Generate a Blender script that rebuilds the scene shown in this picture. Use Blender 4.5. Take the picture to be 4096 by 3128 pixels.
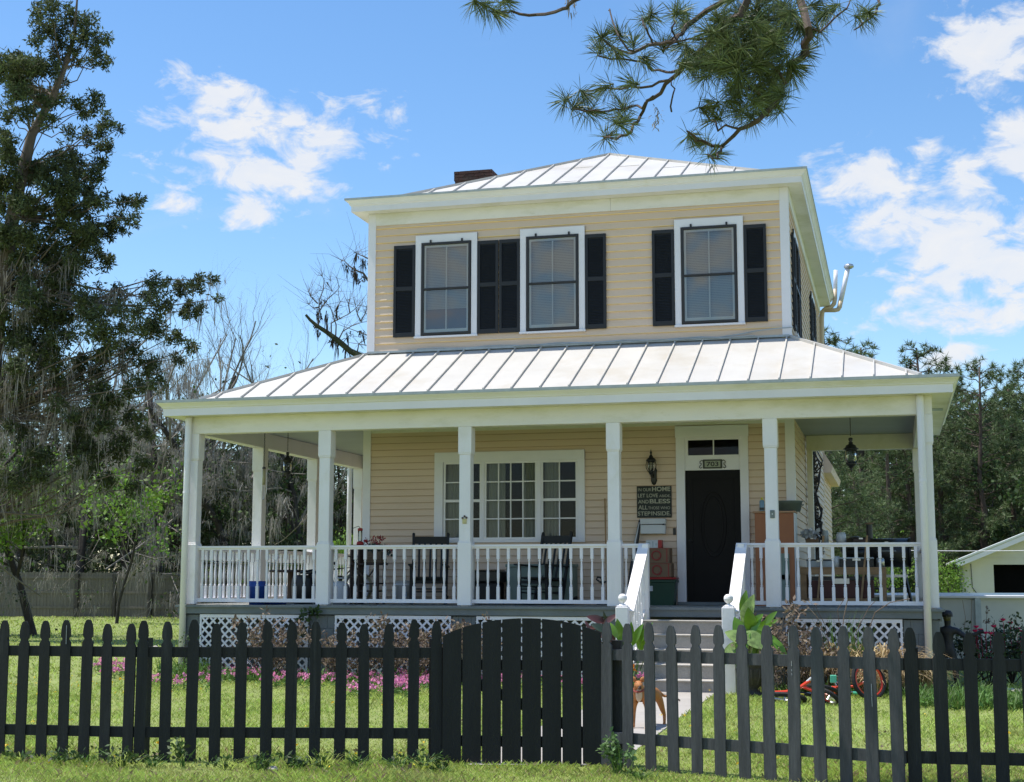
import bpy, math, random
import numpy as np
from mathutils import Vector, Matrix
R = math.radians
PI = math.pi
for _o in list(bpy.data.objects): bpy.data.objects.remove(_o)
scn = bpy.context.scene
COL = scn.collection

# ---------------------------------------------------------------- camera
CAM = np.array([8.6281, -23.1372, 1.527]); YAW, PITCH, ROLL, FPX = R(14.7137), R(7.4969), R(0.0607), 5773.71
FW = np.array([-math.sin(YAW)*math.cos(PITCH), math.cos(YAW)*math.cos(PITCH), math.sin(PITCH)])
_r = np.array([math.cos(YAW), math.sin(YAW), 0.]); _u = np.cross(_r, FW)
RT = math.cos(ROLL)*_r + math.sin(ROLL)*_u; UP = -math.sin(ROLL)*_r + math.cos(ROLL)*_u
cam = bpy.data.cameras.new('camera'); camo = bpy.data.objects.new('camera', cam); COL.objects.link(camo)
camo.matrix_world = Matrix(((RT[0], UP[0], -FW[0], CAM[0]), (RT[1], UP[1], -FW[1], CAM[1]), (RT[2], UP[2], -FW[2], CAM[2]), (0, 0, 0, 1)))
cam.sensor_width = 36; cam.lens = FPX/4096*36; cam.clip_start = .1; cam.clip_end = 2000
scn.camera = camo

# ---------------------------------------------------------------- sun, sky, exposure
SUN = Vector((-.40, -.045, 1)).normalized()
sl = bpy.data.lights.new('sun', 'SUN'); sl.energy = 4.2; sl.angle = R(.55); sl.color = (1, .955, .88)
so = bpy.data.objects.new('sun', sl); COL.objects.link(so); so.location = (0, 0, 40)
so.rotation_euler = (-SUN).to_track_quat('-Z', 'Y').to_euler()
scn.view_settings.view_transform = 'Standard'; scn.view_settings.look = 'None'
scn.view_settings.exposure = 0.52; scn.view_settings.gamma = 1
scn.cycles.max_bounces = 6; scn.cycles.transparent_max_bounces = 12
scn.cycles.diffuse_bounces = 4; scn.cycles.caustics_reflective = False; scn.cycles.caustics_refractive = False

def px(x, y):
    "direction through a point of the photograph (4096 x 3128)"
    return (x-2048)/FPX*RT - (y-1564)/FPX*UP + FW
def at(x, y, D): return CAM + px(x, y)*D
def on(x, y, ax, val):
    d = px(x, y); return CAM + d*((val-CAM[ax])/d[ax])

wd = bpy.data.worlds.new('World'); scn.world = wd; wd.use_nodes = True
nt = wd.node_tree; nt.nodes.clear()
def N(t, **k):
    n = nt.nodes.new(t)
    for a, b in k.items(): setattr(n, a, b)
    return n
def math_(op, a, b=None, c=None, clamp=False):
    n = N('ShaderNodeMath', operation=op); n.use_clamp = clamp
    for i, v in enumerate((a, b, c)):
        if v is None: continue
        if isinstance(v, (int, float)): n.inputs[i].default_value = v
        else: nt.links.new(v, n.inputs[i])
    return n.outputs[0]
sky = N('ShaderNodeTexSky', sky_type='NISHITA'); sky.sun_disc = False
sky.sun_elevation = math.asin(SUN.z); sky.sun_rotation = math.atan2(SUN.x, SUN.y) % (2*PI)
sky.air_density = 1.0; sky.dust_density = .3; sky.ozone_density = 2.0; sky.altitude = 0
tc = N('ShaderNodeTexCoord'); sep = N('ShaderNodeSeparateXYZ'); nt.links.new(tc.outputs['Generated'], sep.inputs[0])
az = math_('ARCTAN2', sep.outputs[0], sep.outputs[1]); el = math_('ARCSINE', sep.outputs[2])
comb = N('ShaderNodeCombineXYZ'); nt.links.new(az, comb.inputs[0]); nt.links.new(el, comb.inputs[1])
def noise(vec, scale, detail, rough=.55, dist=0, lac=2):
    n = N('ShaderNodeTexNoise'); n.inputs['Scale'].default_value = scale; n.inputs['Detail'].default_value = detail
    n.inputs['Roughness'].default_value = rough; n.inputs['Distortion'].default_value = dist
    nt.links.new(vec, n.inputs['Vector']); return n.outputs[0]
mp = N('ShaderNodeMapping'); mp.inputs['Scale'].default_value = (1, 1.7, 1); mp.inputs['Rotation'].default_value = (0, 0, R(14))
nt.links.new(comb.outputs[0], mp.inputs[0])
warp = noise(mp.outputs[0], 9, 3)
# clouds: centre and half-size in the picture turned into compass angle and height above the horizon
CL = [(850,400,150,90,.95),(760,370,80,90,.7),(1010,430,140,70,.75),(1180,460,110,80,.8),(1330,560,200,110,.95),(1490,450,90,90,.6),
      (850,510,240,60,.85),(1060,560,200,80,.7),(1010,690,330,100,1.),(1220,660,160,120,1.),(900,740,160,50,.6),(700,610,90,70,.6),(1010,840,110,80,1.1),(730,820,110,50,.7),
      (1220,850,50,50,.4),(3950,200,190,140,1.25),(4060,90,150,80,.9),(3470,720,200,110,1.),(3620,880,240,130,1.0),(3840,960,260,160,1.1),(3980,1060,210,120,1.1),(4090,600,120,110,1.2),(3880,730,95,90,1.),
      (3690,590,90,50,.8),(3760,1110,200,70,1.),(3850,1260,230,70,1.1),(3700,1290,230,50,.7),(3800,1430,130,50,1.),(3550,1230,80,40,.5),(4010,1150,180,80,.9),
      (2700,-500,800,120,.8),(300,-700,700,200,.8),(-700,600,400,200,.9),(4800,700,500,300,.9)]
acc = None
for (cx, cy, sx, sy, s) in CL:
    d = px(cx, cy); d = d/np.linalg.norm(d); a0 = math.atan2(d[0], d[1]); e0 = math.asin(d[2])
    v = N('ShaderNodeVectorMath', operation='SUBTRACT'); nt.links.new(comb.outputs[0], v.inputs[0]); v.inputs[1].default_value = (a0, e0, 0)
    v2 = N('ShaderNodeVectorMath', operation='MULTIPLY'); nt.links.new(v.outputs[0], v2.inputs[0]); v2.inputs[1].default_value = (FPX/sx, FPX/sy, 0)
    v3 = N('ShaderNodeVectorMath', operation='LENGTH'); nt.links.new(v2.outputs[0], v3.inputs[0])
    m = math_('MULTIPLY_ADD', v3.outputs['Value'], -.62*s, s)
    acc = m if acc is None else math_('MAXIMUM', acc, m)
for (a0, e0, sx, sy, s) in ((PI-.35, .22, .5, .10, 1.), (PI-.15, .34, .35, .08, .9), (-PI+.25, .28, .4, .10, 1.), (PI-.55, .42, .3, .1, .8), (-PI+.1, .12, .5, .05, .8)):
    v = N('ShaderNodeVectorMath', operation='SUBTRACT'); nt.links.new(comb.outputs[0], v.inputs[0]); v.inputs[1].default_value = (a0, e0, 0)
    v2 = N('ShaderNodeVectorMath', operation='MULTIPLY'); nt.links.new(v.outputs[0], v2.inputs[0]); v2.inputs[1].default_value = (1/sx, 1/sy, 0)
    v3 = N('ShaderNodeVectorMath', operation='LENGTH'); nt.links.new(v2.outputs[0], v3.inputs[0])
    acc = math_('MAXIMUM', acc, math_('MULTIPLY_ADD', v3.outputs['Value'], -.62*s, s))
n1 = noise(mp.outputs[0], 26, 8, .62, .6); n2 = noise(mp.outputs[0], 70, 6, .6, .3)
nn = math_('MULTIPLY_ADD', math_('SUBTRACT', n1, .5), 2.5, math_('MULTIPLY', math_('SUBTRACT', n2, .5), .8))
dens = math_('MULTIPLY_ADD', math_('ADD', math_('SUBTRACT', acc, .24), nn), 1.9, 0, clamp=True)
wisp = math_('MULTIPLY', math_('SUBTRACT', noise(mp.outputs[0], 5, 7, .6, 1.), .56, clamp=True), .5)
dens = math_('MAXIMUM', math_('MULTIPLY', dens, .93), wisp)
dens = math_('POWER', dens, 1.15)
up_ = math_('GREATER_THAN', sep.outputs[2], 0.0)
dens = math_('MULTIPLY', dens, up_)
hs = N('ShaderNodeHueSaturation'); hs.inputs['Saturation'].default_value = 1.20; hs.inputs['Value'].default_value = 1.14; nt.links.new(sky.outputs[0], hs.inputs['Color'])
bgA = N('ShaderNodeBackground'); bgA.inputs[1].default_value = .12; nt.links.new(hs.outputs[0], bgA.inputs[0])
bgB = N('ShaderNodeBackground'); bgB.inputs[1].default_value = .66
cr = N('ShaderNodeMixRGB'); cr.inputs[1].default_value = (.78, .86, 1, 1); cr.inputs[2].default_value = (1, .985, .965, 1)
nt.links.new(math_('MULTIPLY_ADD', n1, 1.6, -.3, clamp=True), cr.inputs[0]); nt.links.new(cr.outputs[0], bgB.inputs[0])
mx = N('ShaderNodeMixShader'); nt.links.new(dens, mx.inputs[0]); nt.links.new(bgA.outputs[0], mx.inputs[1]); nt.links.new(bgB.outputs[0], mx.inputs[2])
wo = N('ShaderNodeOutputWorld'); nt.links.new(mx.outputs[0], wo.inputs[0])

# ---------------------------------------------------------------- materials
def M(name, col, rough=.65, var=.14, scale=3., bump=0., bscale=60., metal=0., dirt=None, trans=0., island=0., stretch=(1, 1, 1), spec=.4, fine=0., emit=None):
    m = bpy.data.materials.new(name); m.use_nodes = True; t = m.node_tree; t.nodes.clear(); L = t.links.new
    def A(ty, **k):
        n = t.nodes.new(ty)
        for a, b in k.items(): setattr(n, a, b)
        return n
    out = A('ShaderNodeOutputMaterial'); bs = A('ShaderNodeBsdfPrincipled')
    bs.inputs['Roughness'].default_value = rough; bs.inputs['Metallic'].default_value = metal; bs.inputs['Specular IOR Level'].default_value = spec
    tcn = A('ShaderNodeTexCoord'); mpn = A('ShaderNodeMapping'); mpn.inputs['Scale'].default_value = stretch; L(tcn.outputs['Object'], mpn.inputs[0])
    def nz(s, d=5, r=.6):
        n = A('ShaderNodeTexNoise'); n.inputs['Scale'].default_value = s; n.inputs['Detail'].default_value = d; n.inputs['Roughness'].default_value = r
        L(mpn.outputs[0], n.inputs['Vector']); return n.outputs[0]
    def mix(f, a, b):
        n = A('ShaderNodeMixRGB')
        if isinstance(f, float): n.inputs[0].default_value = f
        else: L(f, n.inputs[0])
        for i, v in ((1, a), (2, b)):
            if isinstance(v, tuple): n.inputs[i].default_value = v if len(v) == 4 else v+(1,)
            else: L(v, n.inputs[i])
        return n.outputs[0]
    def mr(v, a, b, c=0., d=1.):
        n = A('ShaderNodeMapRange'); n.inputs[1].default_value = a; n.inputs[2].default_value = b; n.inputs[3].default_value = c; n.inputs[4].default_value = d
        L(v, n.inputs[0]); return n.outputs[0]
    lo = tuple(c*(1-var) for c in col); hi = tuple(min(1, c*(1+var)) for c in col)
    c = mix(mr(nz(scale), .3, .7), lo, hi)
    if fine: c = mix(mr(nz(scale*14, 3), .35, .65, 0, fine), c, tuple(x*.45 for x in col))
    if dirt:
        for (dc, amt, ds, th) in dirt:
            c = mix(mr(nz(ds, 6, .7), th, th+.16, 0, amt), c, dc)
    if island:
        g = A('ShaderNodeNewGeometry'); hsv = A('ShaderNodeHueSaturation')
        L(mr(g.outputs['Random Per Island'], 0, 1, 1-island, 1+island), hsv.inputs['Value'])
        L(mr(g.outputs['Random Per Island'], 0, 1, .5-.03*island, .5+.03*island), hsv.inputs['Hue'])
        L(c, hsv.inputs['Color']); c = hsv.outputs[0]
    L(c, bs.inputs['Base Color'])
    if bump:
        b = A('ShaderNodeBump'); b.inputs['Strength'].default_value = bump; b.inputs['Distance'].default_value = .02; L(nz(bscale, 4), b.inputs['Height']); L(b.outputs[0], bs.inputs['Normal'])
    if emit: bs.inputs['Emission Color'].default_value = emit+(1,); bs.inputs['Emission Strength'].default_value = 1
    if trans:
        tr = A('ShaderNodeBsdfTranslucent'); L(c, tr.inputs[0]); ms = A('ShaderNodeMixShader'); ms.inputs[0].default_value = trans
        L(bs.outputs[0], ms.inputs[1]); L(tr.outputs[0], ms.inputs[2]); L(ms.outputs[0], out.inputs[0])
    else: L(bs.outputs[0], out.inputs[0])
    return m
def glassmat(name, refl=.10, tint=(.8, .85, .85)):
    m = bpy.data.materials.new(name); m.use_nodes = True; t = m.node_tree; t.nodes.clear()
    o = t.nodes.new('ShaderNodeOutputMaterial'); g = t.nodes.new('ShaderNodeBsdfGlossy'); g.inputs['Roughness'].default_value = .02
    tr = t.nodes.new('ShaderNodeBsdfTransparent'); tr.inputs[0].default_value = tint+(1,); f = t.nodes.new('ShaderNodeFresnel'); f.inputs[0].default_value = 1.5
    a = t.nodes.new('ShaderNodeMath'); a.operation = 'ADD'; a.inputs[1].default_value = refl; t.links.new(f.outputs[0], a.inputs[0])
    s = t.nodes.new('ShaderNodeMixShader'); t.links.new(a.outputs[0], s.inputs[0]); t.links.new(tr.outputs[0], s.inputs[1]); t.links.new(g.outputs[0], s.inputs[2]); t.links.new(s.outputs[0], o.inputs[0])
    return m
MILD = ((.42, .40, .22), .40, 1.3, .52)
m_white = M('white_paint', (.81, .785, .795), .55, .05, 2, .15, 25, dirt=[((.55, .50, .33), .28, 1.6, .55), ((.30, .27, .18), .35, 9, .68)], stretch=(1, 1, .6))
m_trim = M('trim_paint', (.79, .765, .80), .5, .04, 2, .1, 25, dirt=[((.5, .48, .36), .18, 2.2, .58)])
m_frieze = M('mildewed_white_paint', (.79, .76, .73), .6, .05, 2, .15, 25, dirt=[((.44, .43, .22), .42, .9, .50), ((.33, .31, .16), .35, 5, .62)], stretch=(.5, 1, 1.4))
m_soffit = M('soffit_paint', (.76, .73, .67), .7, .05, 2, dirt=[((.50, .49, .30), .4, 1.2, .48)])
m_edgeU = M('ochre_lap_edges', (.92, .66, .24), .6, .1, 4)  # sun reflected under the upper laps, put into the edge colour
m_edgeL = M('brown_lap_edges', (.40, .25, .15), .7, .2, 4)  # shade under the porch wall laps, put into the edge colour
m_siding = M('cream_siding', (.69, .53, .405), .6, .05, 1.3, .2, 20, dirt=[((.47, .38, .26), .30, 1.1, .56), ((.36, .30, .22), .35, 14, .68)], stretch=(.35, 1, 2))
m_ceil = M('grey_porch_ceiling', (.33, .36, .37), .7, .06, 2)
m_roof = M('white_metal_roof', (.52, .50, .468), .5, .07, 1.2, dirt=[((.42, .37, .29), .5, .7, .52), ((.30, .24, .17), .55, 3.5, .64)], bump=.15, bscale=2.2, spec=.5)
m_seam = M('roof_seam', (.50, .48, .44), .5, .1, 5)
m_gutter = M('metal_edge', (.38, .42, .44), .5, .15, 6, dirt=[((.10, .11, .10), .5, 8, .6)])
m_grey = M('grey_deck_paint', (.155, .175, .18), .65, .12, 3, .2, 30, dirt=[((.08, .09, .08), .4, 5, .58)])
m_deck = M('worn_deck_boards', (.30, .30, .28), .7, .18, 2, .2, 30, stretch=(6, .7, 1), dirt=[((.62, .58, .46), .35, 2, .52)])
m_conc = M('concrete', (.47, .44, .40), .85, .12, 2.2, .3, 40, fine=.18, dirt=[((.20, .18, .15), .4, 3, .60)])
m_stepc = M('stained_step_concrete', (.34, .325, .30), .85, .16, 3, .4, 40, fine=.2, dirt=[((.12, .115, .10), .55, 2.5, .54)])
m_block = M('grey_painted_block', (.15, .165, .17), .8, .12, 3, .3, 30)
m_brick = M('dark_red_brick', (.055, .026, .022), .85, .35, 7, .4, 40, dirt=[((.05, .045, .04), .7, 4, .52)])
m_mortar = M('mortar', (.30, .27, .24), .9, .2, 8)
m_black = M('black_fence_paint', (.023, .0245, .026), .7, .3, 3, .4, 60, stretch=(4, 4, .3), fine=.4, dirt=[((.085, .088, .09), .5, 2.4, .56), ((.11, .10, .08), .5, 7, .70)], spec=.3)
m_blacklit = M('sunlit_black_paint', (.068, .070, .075), .7, .3, 3, .3, 60, stretch=(4, 4, .3), fine=.5, dirt=[((.12, .122, .125), .55, 2.4, .54), ((.022, .022, .022), .6, 5, .62)], spec=.35)  # lighter copy of the fence black, with the sun on one panel painted in
m_gate = M('black_gate_boards', (.017, .018, .0195), .68, .25, 2.5, .35, 60, stretch=(3, 3, .3), fine=.25, dirt=[((.05, .05, .05), .4, 1.6, .64)], spec=.3)
m_shut = M('black_shutter', (.016, .018, .022), .55, .1, 4)
m_blk = M('black_metal', (.012, .012, .013), .4, .1, 4, spec=.5)
m_rock = M('black_chair_wood', (.008, .009, .011), .55, .2, 4, .1, 30)
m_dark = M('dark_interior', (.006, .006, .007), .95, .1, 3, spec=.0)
m_glass = glassmat('window_glass', -.02); m_glassU = glassmat('upper_glass', .10)
m_blind = M('window_shade', (.40, .385, .37), .8, .05, 3)
m_curt = M('curtain', (.36, .35, .30), .9, .12, 12, stretch=(6, 6, .4))
m_door = M('dark_door', (.006, .005, .005), .5, .2, 3, spec=.15)
m_signb = M('sign_board', (.028, .032, .030), .7, .25, 9); m_signt = M('sign_letter', (.40, .39, .30), .7, .15, 12)
m_ply = M('orange_brown_wood', (.33, .125, .055), .55, .12, 3, .1, 40, stretch=(1, 1, .4))
m_wood = M('raw_lumber', (.33, .20, .10), .7, .2, 4, .2, 50, stretch=(.6, 3, 3))
m_dwood = M('dark_brown_wood', (.045, .028, .022), .65, .2, 4)
m_wick = M('brown_planter', (.12, .085, .055), .8, .3, 30, .4, 90)
m_galv = M('galvanised_steel', (.16, .19, .18), .5, .2, 5, metal=.3)
m_blue = M('blue_plastic', (.015, .06, .30), .4, .1, 4)
m_lblue = M('light_blue_plastic', (.16, .26, .36), .4, .1, 4)
m_yel = M('yellow_plastic', (.55, .45, .03), .4, .1, 4)
m_wplas = M('white_plastic', (.55, .56, .58), .4, .05, 4)
m_red = M('red_plastic', (.34, .02, .02), .4, .1, 4)
m_green = M('green_plastic', (.012, .05, .028), .45, .15, 4)
m_card = M('cardboard', (.20, .125, .075), .85, .1, 4)
m_cardr = M('red_print', (.30, .045, .04), .8, .1, 4)
m_teal = M('pale_green_paint', (.17, .22, .19), .6, .12, 4)
m_orange = M('red_orange_enamel', (.72, .055, .02), .3, .08, 4, spec=.6)
m_teald = M('green_reflector', (.10, .52, .33), .4, .1, 6)
m_rub = M('black_rubber', (.014, .014, .015), .8, .1, 6)
m_chrome = M('bare_metal', (.5, .5, .5), .3, .1, 6, metal=.8)
m_stat = M('weathered_dark_statue', (.022, .022, .028), .55, .35, 9, .3, 40, dirt=[((.09, .085, .03), .5, 7, .6)])
m_fence2 = M('weathered_board_fence', (.19, .165, .135), .9, .2, 2, .3, 60, stretch=(6, 6, .5), fine=.3)
m_shed = M('shed_siding', (.60, .58, .53), .8, .05, 2, dirt=[((.4, .38, .34), .3, 2, .55)])
m_pool = M('pool_panel', (.56, .57, .56), .5, .05, 2); m_poolf = M('pool_frame', (.75, .74, .78), .4, .04, 3)
m_bark = M('grey_bark', (.13, .105, .085), .9, .35, 5, .6, 30, stretch=(1, 1, .35))
m_pbark = M('pine_bark', (.085, .062, .05), .9, .35, 5, .6, 25, stretch=(1, 1, .4))
m_dbark = M('dark_bark', (.045, .038, .033), .9, .3, 5, .4, 20)
m_pale = M('pale_branch', (.20, .18, .155), .85, .25, 4)
m_mossbark = M('mossy_bark', (.05, .06, .03), .95, .4, 8, .6, 40)
m_cedar = M('cedar_foliage', (.078, .100, .038), .75, .3, .5, island=.55, trans=.3, dirt=[((.085, .09, .03), .5, .35, .58)])
m_pine = M('pine_needles', (.105, .145, .055), .6, .2, .4, island=.45, trans=.15, dirt=[((.10, .14, .055), .5, .3, .55)])
m_pineN = M('long_needles', (.13, .165, .062), .5, .3, 2, island=.45, trans=.25, spec=.35, dirt=[((.26, .19, .08), .7, 2.2, .64)])
m_moss = M('spanish_moss', (.31, .285, .255), .95, .2, .7, island=.3, trans=.25)
m_leafy = M('young_leaves', (.15, .26, .035), .55, .2, 1, island=.4, trans=.35)
m_mid = M('mid_green_leaves', (.055, .095, .028), .6, .25, .6, island=.45, trans=.3)
m_under = M('undergrowth_leaves', (.065, .095, .032), .7, .3, .35, island=.5, trans=.3, dirt=[((.17, .24, .05), .7, .25, .55)])
m_farw = M('far_wood_leaves', (.045, .07, .028), .8, .3, .15, island=.45, trans=.1, dirt=[((.09, .10, .05), .5, .12, .55)])
m_dead = M('dry_brown_leaves', (.20, .15, .112), .85, .25, 2, island=.45, trans=.15)
m_straw = M('dry_grass_blades', (.42, .31, .17), .8, .2, 2, island=.4, trans=.2)
m_bgrn = M('green_blades', (.10, .19, .04), .55, .2, 2, island=.4, trans=.3)
m_big = M('broad_glossy_leaf', (.115, .24, .018), .3, .2, 6, island=.25, trans=.3, spec=.6)
m_bigv = M('variegated_leaf', (.26, .36, .11), .35, .5, 14, island=.25, trans=.3, spec=.6)
m_rleaf = M('dark_red_leaf', (.075, .024, .020), .35, .2, 4, island=.3, spec=.6)
m_rleafg = M('dark_green_leaf', (.020, .035, .018), .35, .2, 4, island=.3, spec=.6)
m_pink = M('pink_petals', (.72, .24, .46), .6, .15, 2, island=.3, trans=.3)
m_rose = M('rose_petals', (.62, .03, .14), .6, .2, 8, island=.3, trans=.2)
m_gera = M('geranium_petals', (.34, .03, .045), .6, .2, 8, island=.3, trans=.2)
m_yfl = M('yellow_petals', (.80, .55, .02), .6, .1, 2, island=.2, trans=.2)
m_stone = M('pale_stone', (.48, .43, .41), .9, .2, 6, .5, 30)
m_dogc = M('tan_dog_coat', (.42, .165, .050), .65, .15, 8, .15, 200)
m_dogw = M('cream_chest_fur', (.62, .44, .30), .7, .1, 8)
m_grassb = M('lawn_blades', (.44, .53, .12), .6, .22, 1.2, island=.42, trans=.35, dirt=[((.50, .46, .20), .6, .9, .52), ((.19, .32, .06), .5, .6, .58)])
m_soil = M('lawn_ground', (.23, .275, .080), .95, .25, 1.6, .4, 30, fine=.45, dirt=[((.24, .23, .085), .5, 1.1, .54)])

# ---------------------------------------------------------------- mesh builder
class MB:
    def __init__(s): s.V = []; s.F = []; s.n = 0
    def add(s, V, F):
        V = np.asarray(V, float).reshape(-1, 3); s.V.append(V)
        if isinstance(F, np.ndarray): s.F.append(F+s.n)
        else:
            for k in sorted(set(len(f) for f in F)): s.F.append(np.array([f for f in F if len(f) == k])+s.n)
        s.n += len(V); return s
    def box(s, x0, x1, y0, y1, z0, z1):
        V = [(x, y, z) for z in (z0, z1) for y in (y0, y1) for x in (x0, x1)]
        return s.add(V, np.array([(0, 2, 3, 1), (4, 5, 7, 6), (0, 1, 5, 4), (2, 6, 7, 3), (0, 4, 6, 2), (1, 3, 7, 5)]))
    def bev(s, x0, x1, y0, y1, z0, z1, b=.006):
        # box with chamfered vertical and horizontal edges
        V = []; 
        for (z, i) in ((z0, b), (z0+b, 0), (z1-b, 0), (z1, b)):
            V += [(x0+i+b, y0+i, z), (x1-i-b, y0+i, z), (x1-i, y0+i+b, z), (x1-i, y1-i-b, z), (x1-i-b, y1-i, z), (x0+i+b, y1-i, z), (x0+i, y1-i-b, z), (x0+i, y0+i+b, z)]
        F = [tuple(range(7, -1, -1)), tuple(range(24, 32))]
        for k in range(3):
            for j in range(8): F.append((k*8+j, k*8+(j+1) % 8, (k+1)*8+(j+1) % 8, (k+1)*8+j))
        return s.add(V, F)
    def bar(s, p, q, w, h, up=(0, 0, 1)):
        p = np.array(p, float); q = np.array(q, float); d = q-p; L = np.linalg.norm(d); d /= L
        u = np.array(up, float); sx = np.cross(d, u); sx /= np.linalg.norm(sx)+1e-12; u = np.cross(sx, d)
        V = [p+sx*a*w/2+u*b*h/2 for a, b in ((-1, -1), (1, -1), (1, 1), (-1, 1))] + [q+sx*a*w/2+u*b*h/2 for a, b in ((-1, -1), (1, -1), (1, 1), (-1, 1))]
        return s.add(V, np.array([(3, 2, 1, 0), (4, 5, 6, 7), (0, 1, 5, 4), (1, 2, 6, 5), (2, 3, 7, 6), (3, 0, 4, 7)]))
    def tube(s, P, r, n=8, caps=True):
        P = np.array(P, float); m = len(P); r = np.broadcast_to(np.array(r, float), (m,))
        T = np.gradient(P, axis=0); T /= np.linalg.norm(T, axis=1)[:, None]+1e-12
        a = np.array([0, 0, 1.]) if abs(T[0, 2]) < .9 else np.array([1., 0, 0]); u = np.cross(T[0], a); u /= np.linalg.norm(u); V = []
        th = np.arange(n)*2*PI/n
        for i in range(m):
            u = u-T[i]*(u@T[i]); u /= np.linalg.norm(u)+1e-12; w = np.cross(T[i], u)
            V.append(P[i]+r[i]*(np.cos(th)[:, None]*u+np.sin(th)[:, None]*w))
        F = [(i*n+j, i*n+(j+1) % n, (i+1)*n+(j+1) % n, (i+1)*n+j) for i in range(m-1) for j in range(n)]
        if caps: F += [tuple(range(n-1, -1, -1)), tuple(range((m-1)*n, m*n))]
        return s.add(np.concatenate(V), F)
    def lathe(s, prof, o=(0, 0, 0), n=16, sx=1, sy=1):
        th = np.arange(n)*2*PI/n; V = []
        for (r, z) in prof: V.append(np.stack([o[0]+sx*r*np.cos(th), o[1]+sy*r*np.sin(th), np.full(n, o[2]+z)], 1))
        m = len(prof); F = [(i*n+j, i*n+(j+1) % n, (i+1)*n+(j+1) % n, (i+1)*n+j) for i in range(m-1) for j in range(n)]
        F += [tuple(range(n-1, -1, -1)), tuple(range((m-1)*n, m*n))]
        return s.add(np.concatenate(V), F)
    def prism(s, pts, o, ex, ey, t):
        "2D outline pts in the plane ex, ey at o, extruded by vector t"
        o, ex, ey, t = (np.array(a, float) for a in (o, ex, ey, t)); n = len(pts)
        A = np.array([o+ex*a+ey*b for a, b in pts]); V = np.concatenate([A, A+t])
        F = [tuple(range(n-1, -1, -1)), tuple(range(n, 2*n))]+[(i, (i+1) % n, n+(i+1) % n, n+i) for i in range(n)]
        return s.add(V, F)
    def build(s, name, mat, parent=None, smooth=False):
        me = bpy.data.meshes.new(name); V = np.concatenate(s.V) if s.V else np.zeros((0, 3))
        ls = np.concatenate([f.ravel() for f in s.F]); cnt = np.concatenate([np.full(len(f), f.shape[1]) for f in s.F])
        me.vertices.add(len(V)); me.vertices.foreach_set('co', V.ravel()); me.loops.add(len(ls)); me.loops.foreach_set('vertex_index', ls.astype(np.int32))
        me.polygons.add(len(cnt)); st = np.concatenate([[0], np.cumsum(cnt)[:-1]]); me.polygons.foreach_set('loop_start', st.astype(np.int32)); me.polygons.foreach_set('loop_total', cnt.astype(np.int32))
        me.polygons.foreach_set('use_smooth', np.full(len(cnt), bool(smooth)))
        me.update(calc_edges=True); me.validate()
        me.materials.append(mat); o = bpy.data.objects.new(name, me); COL.objects.link(o)
        if parent is not None:
            o.parent = parent
            w = parent.location if parent.parent is None else Vector((0, 0, 0))
        return o
def tag(o, label=None, cat=None, group=None, kind=None):
    for k, v in (('label', label), ('category', cat), ('group', group), ('kind', kind)):
        if v: o[k] = v
    return o
def thing(name, label, cat, loc=(0, 0, 0), rz=0, group=None):
    o = bpy.data.objects.new(name, None); COL.objects.link(o); o.location = Vector([float(a) for a in loc]); o.rotation_euler = (0, 0, rz); o.empty_display_size = .2
    return tag(o, label, cat, group)
def single(mb, name, mat, label, cat, loc=(0, 0, 0), rz=0, group=None, smooth=False):
    o = mb.build(name, mat, None, smooth); o.location = Vector([float(a) for a in loc]); o.rotation_euler = (0, 0, rz); return tag(o, label, cat, group)
def dup(o, parent=None, **k):
    c = o.copy(); COL.objects.link(c); c.parent = parent
    for a, b in k.items(): setattr(c, a, b)
    for ch in list(o.children): dup(ch, c)
    return c
def sm(o): return o
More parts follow.
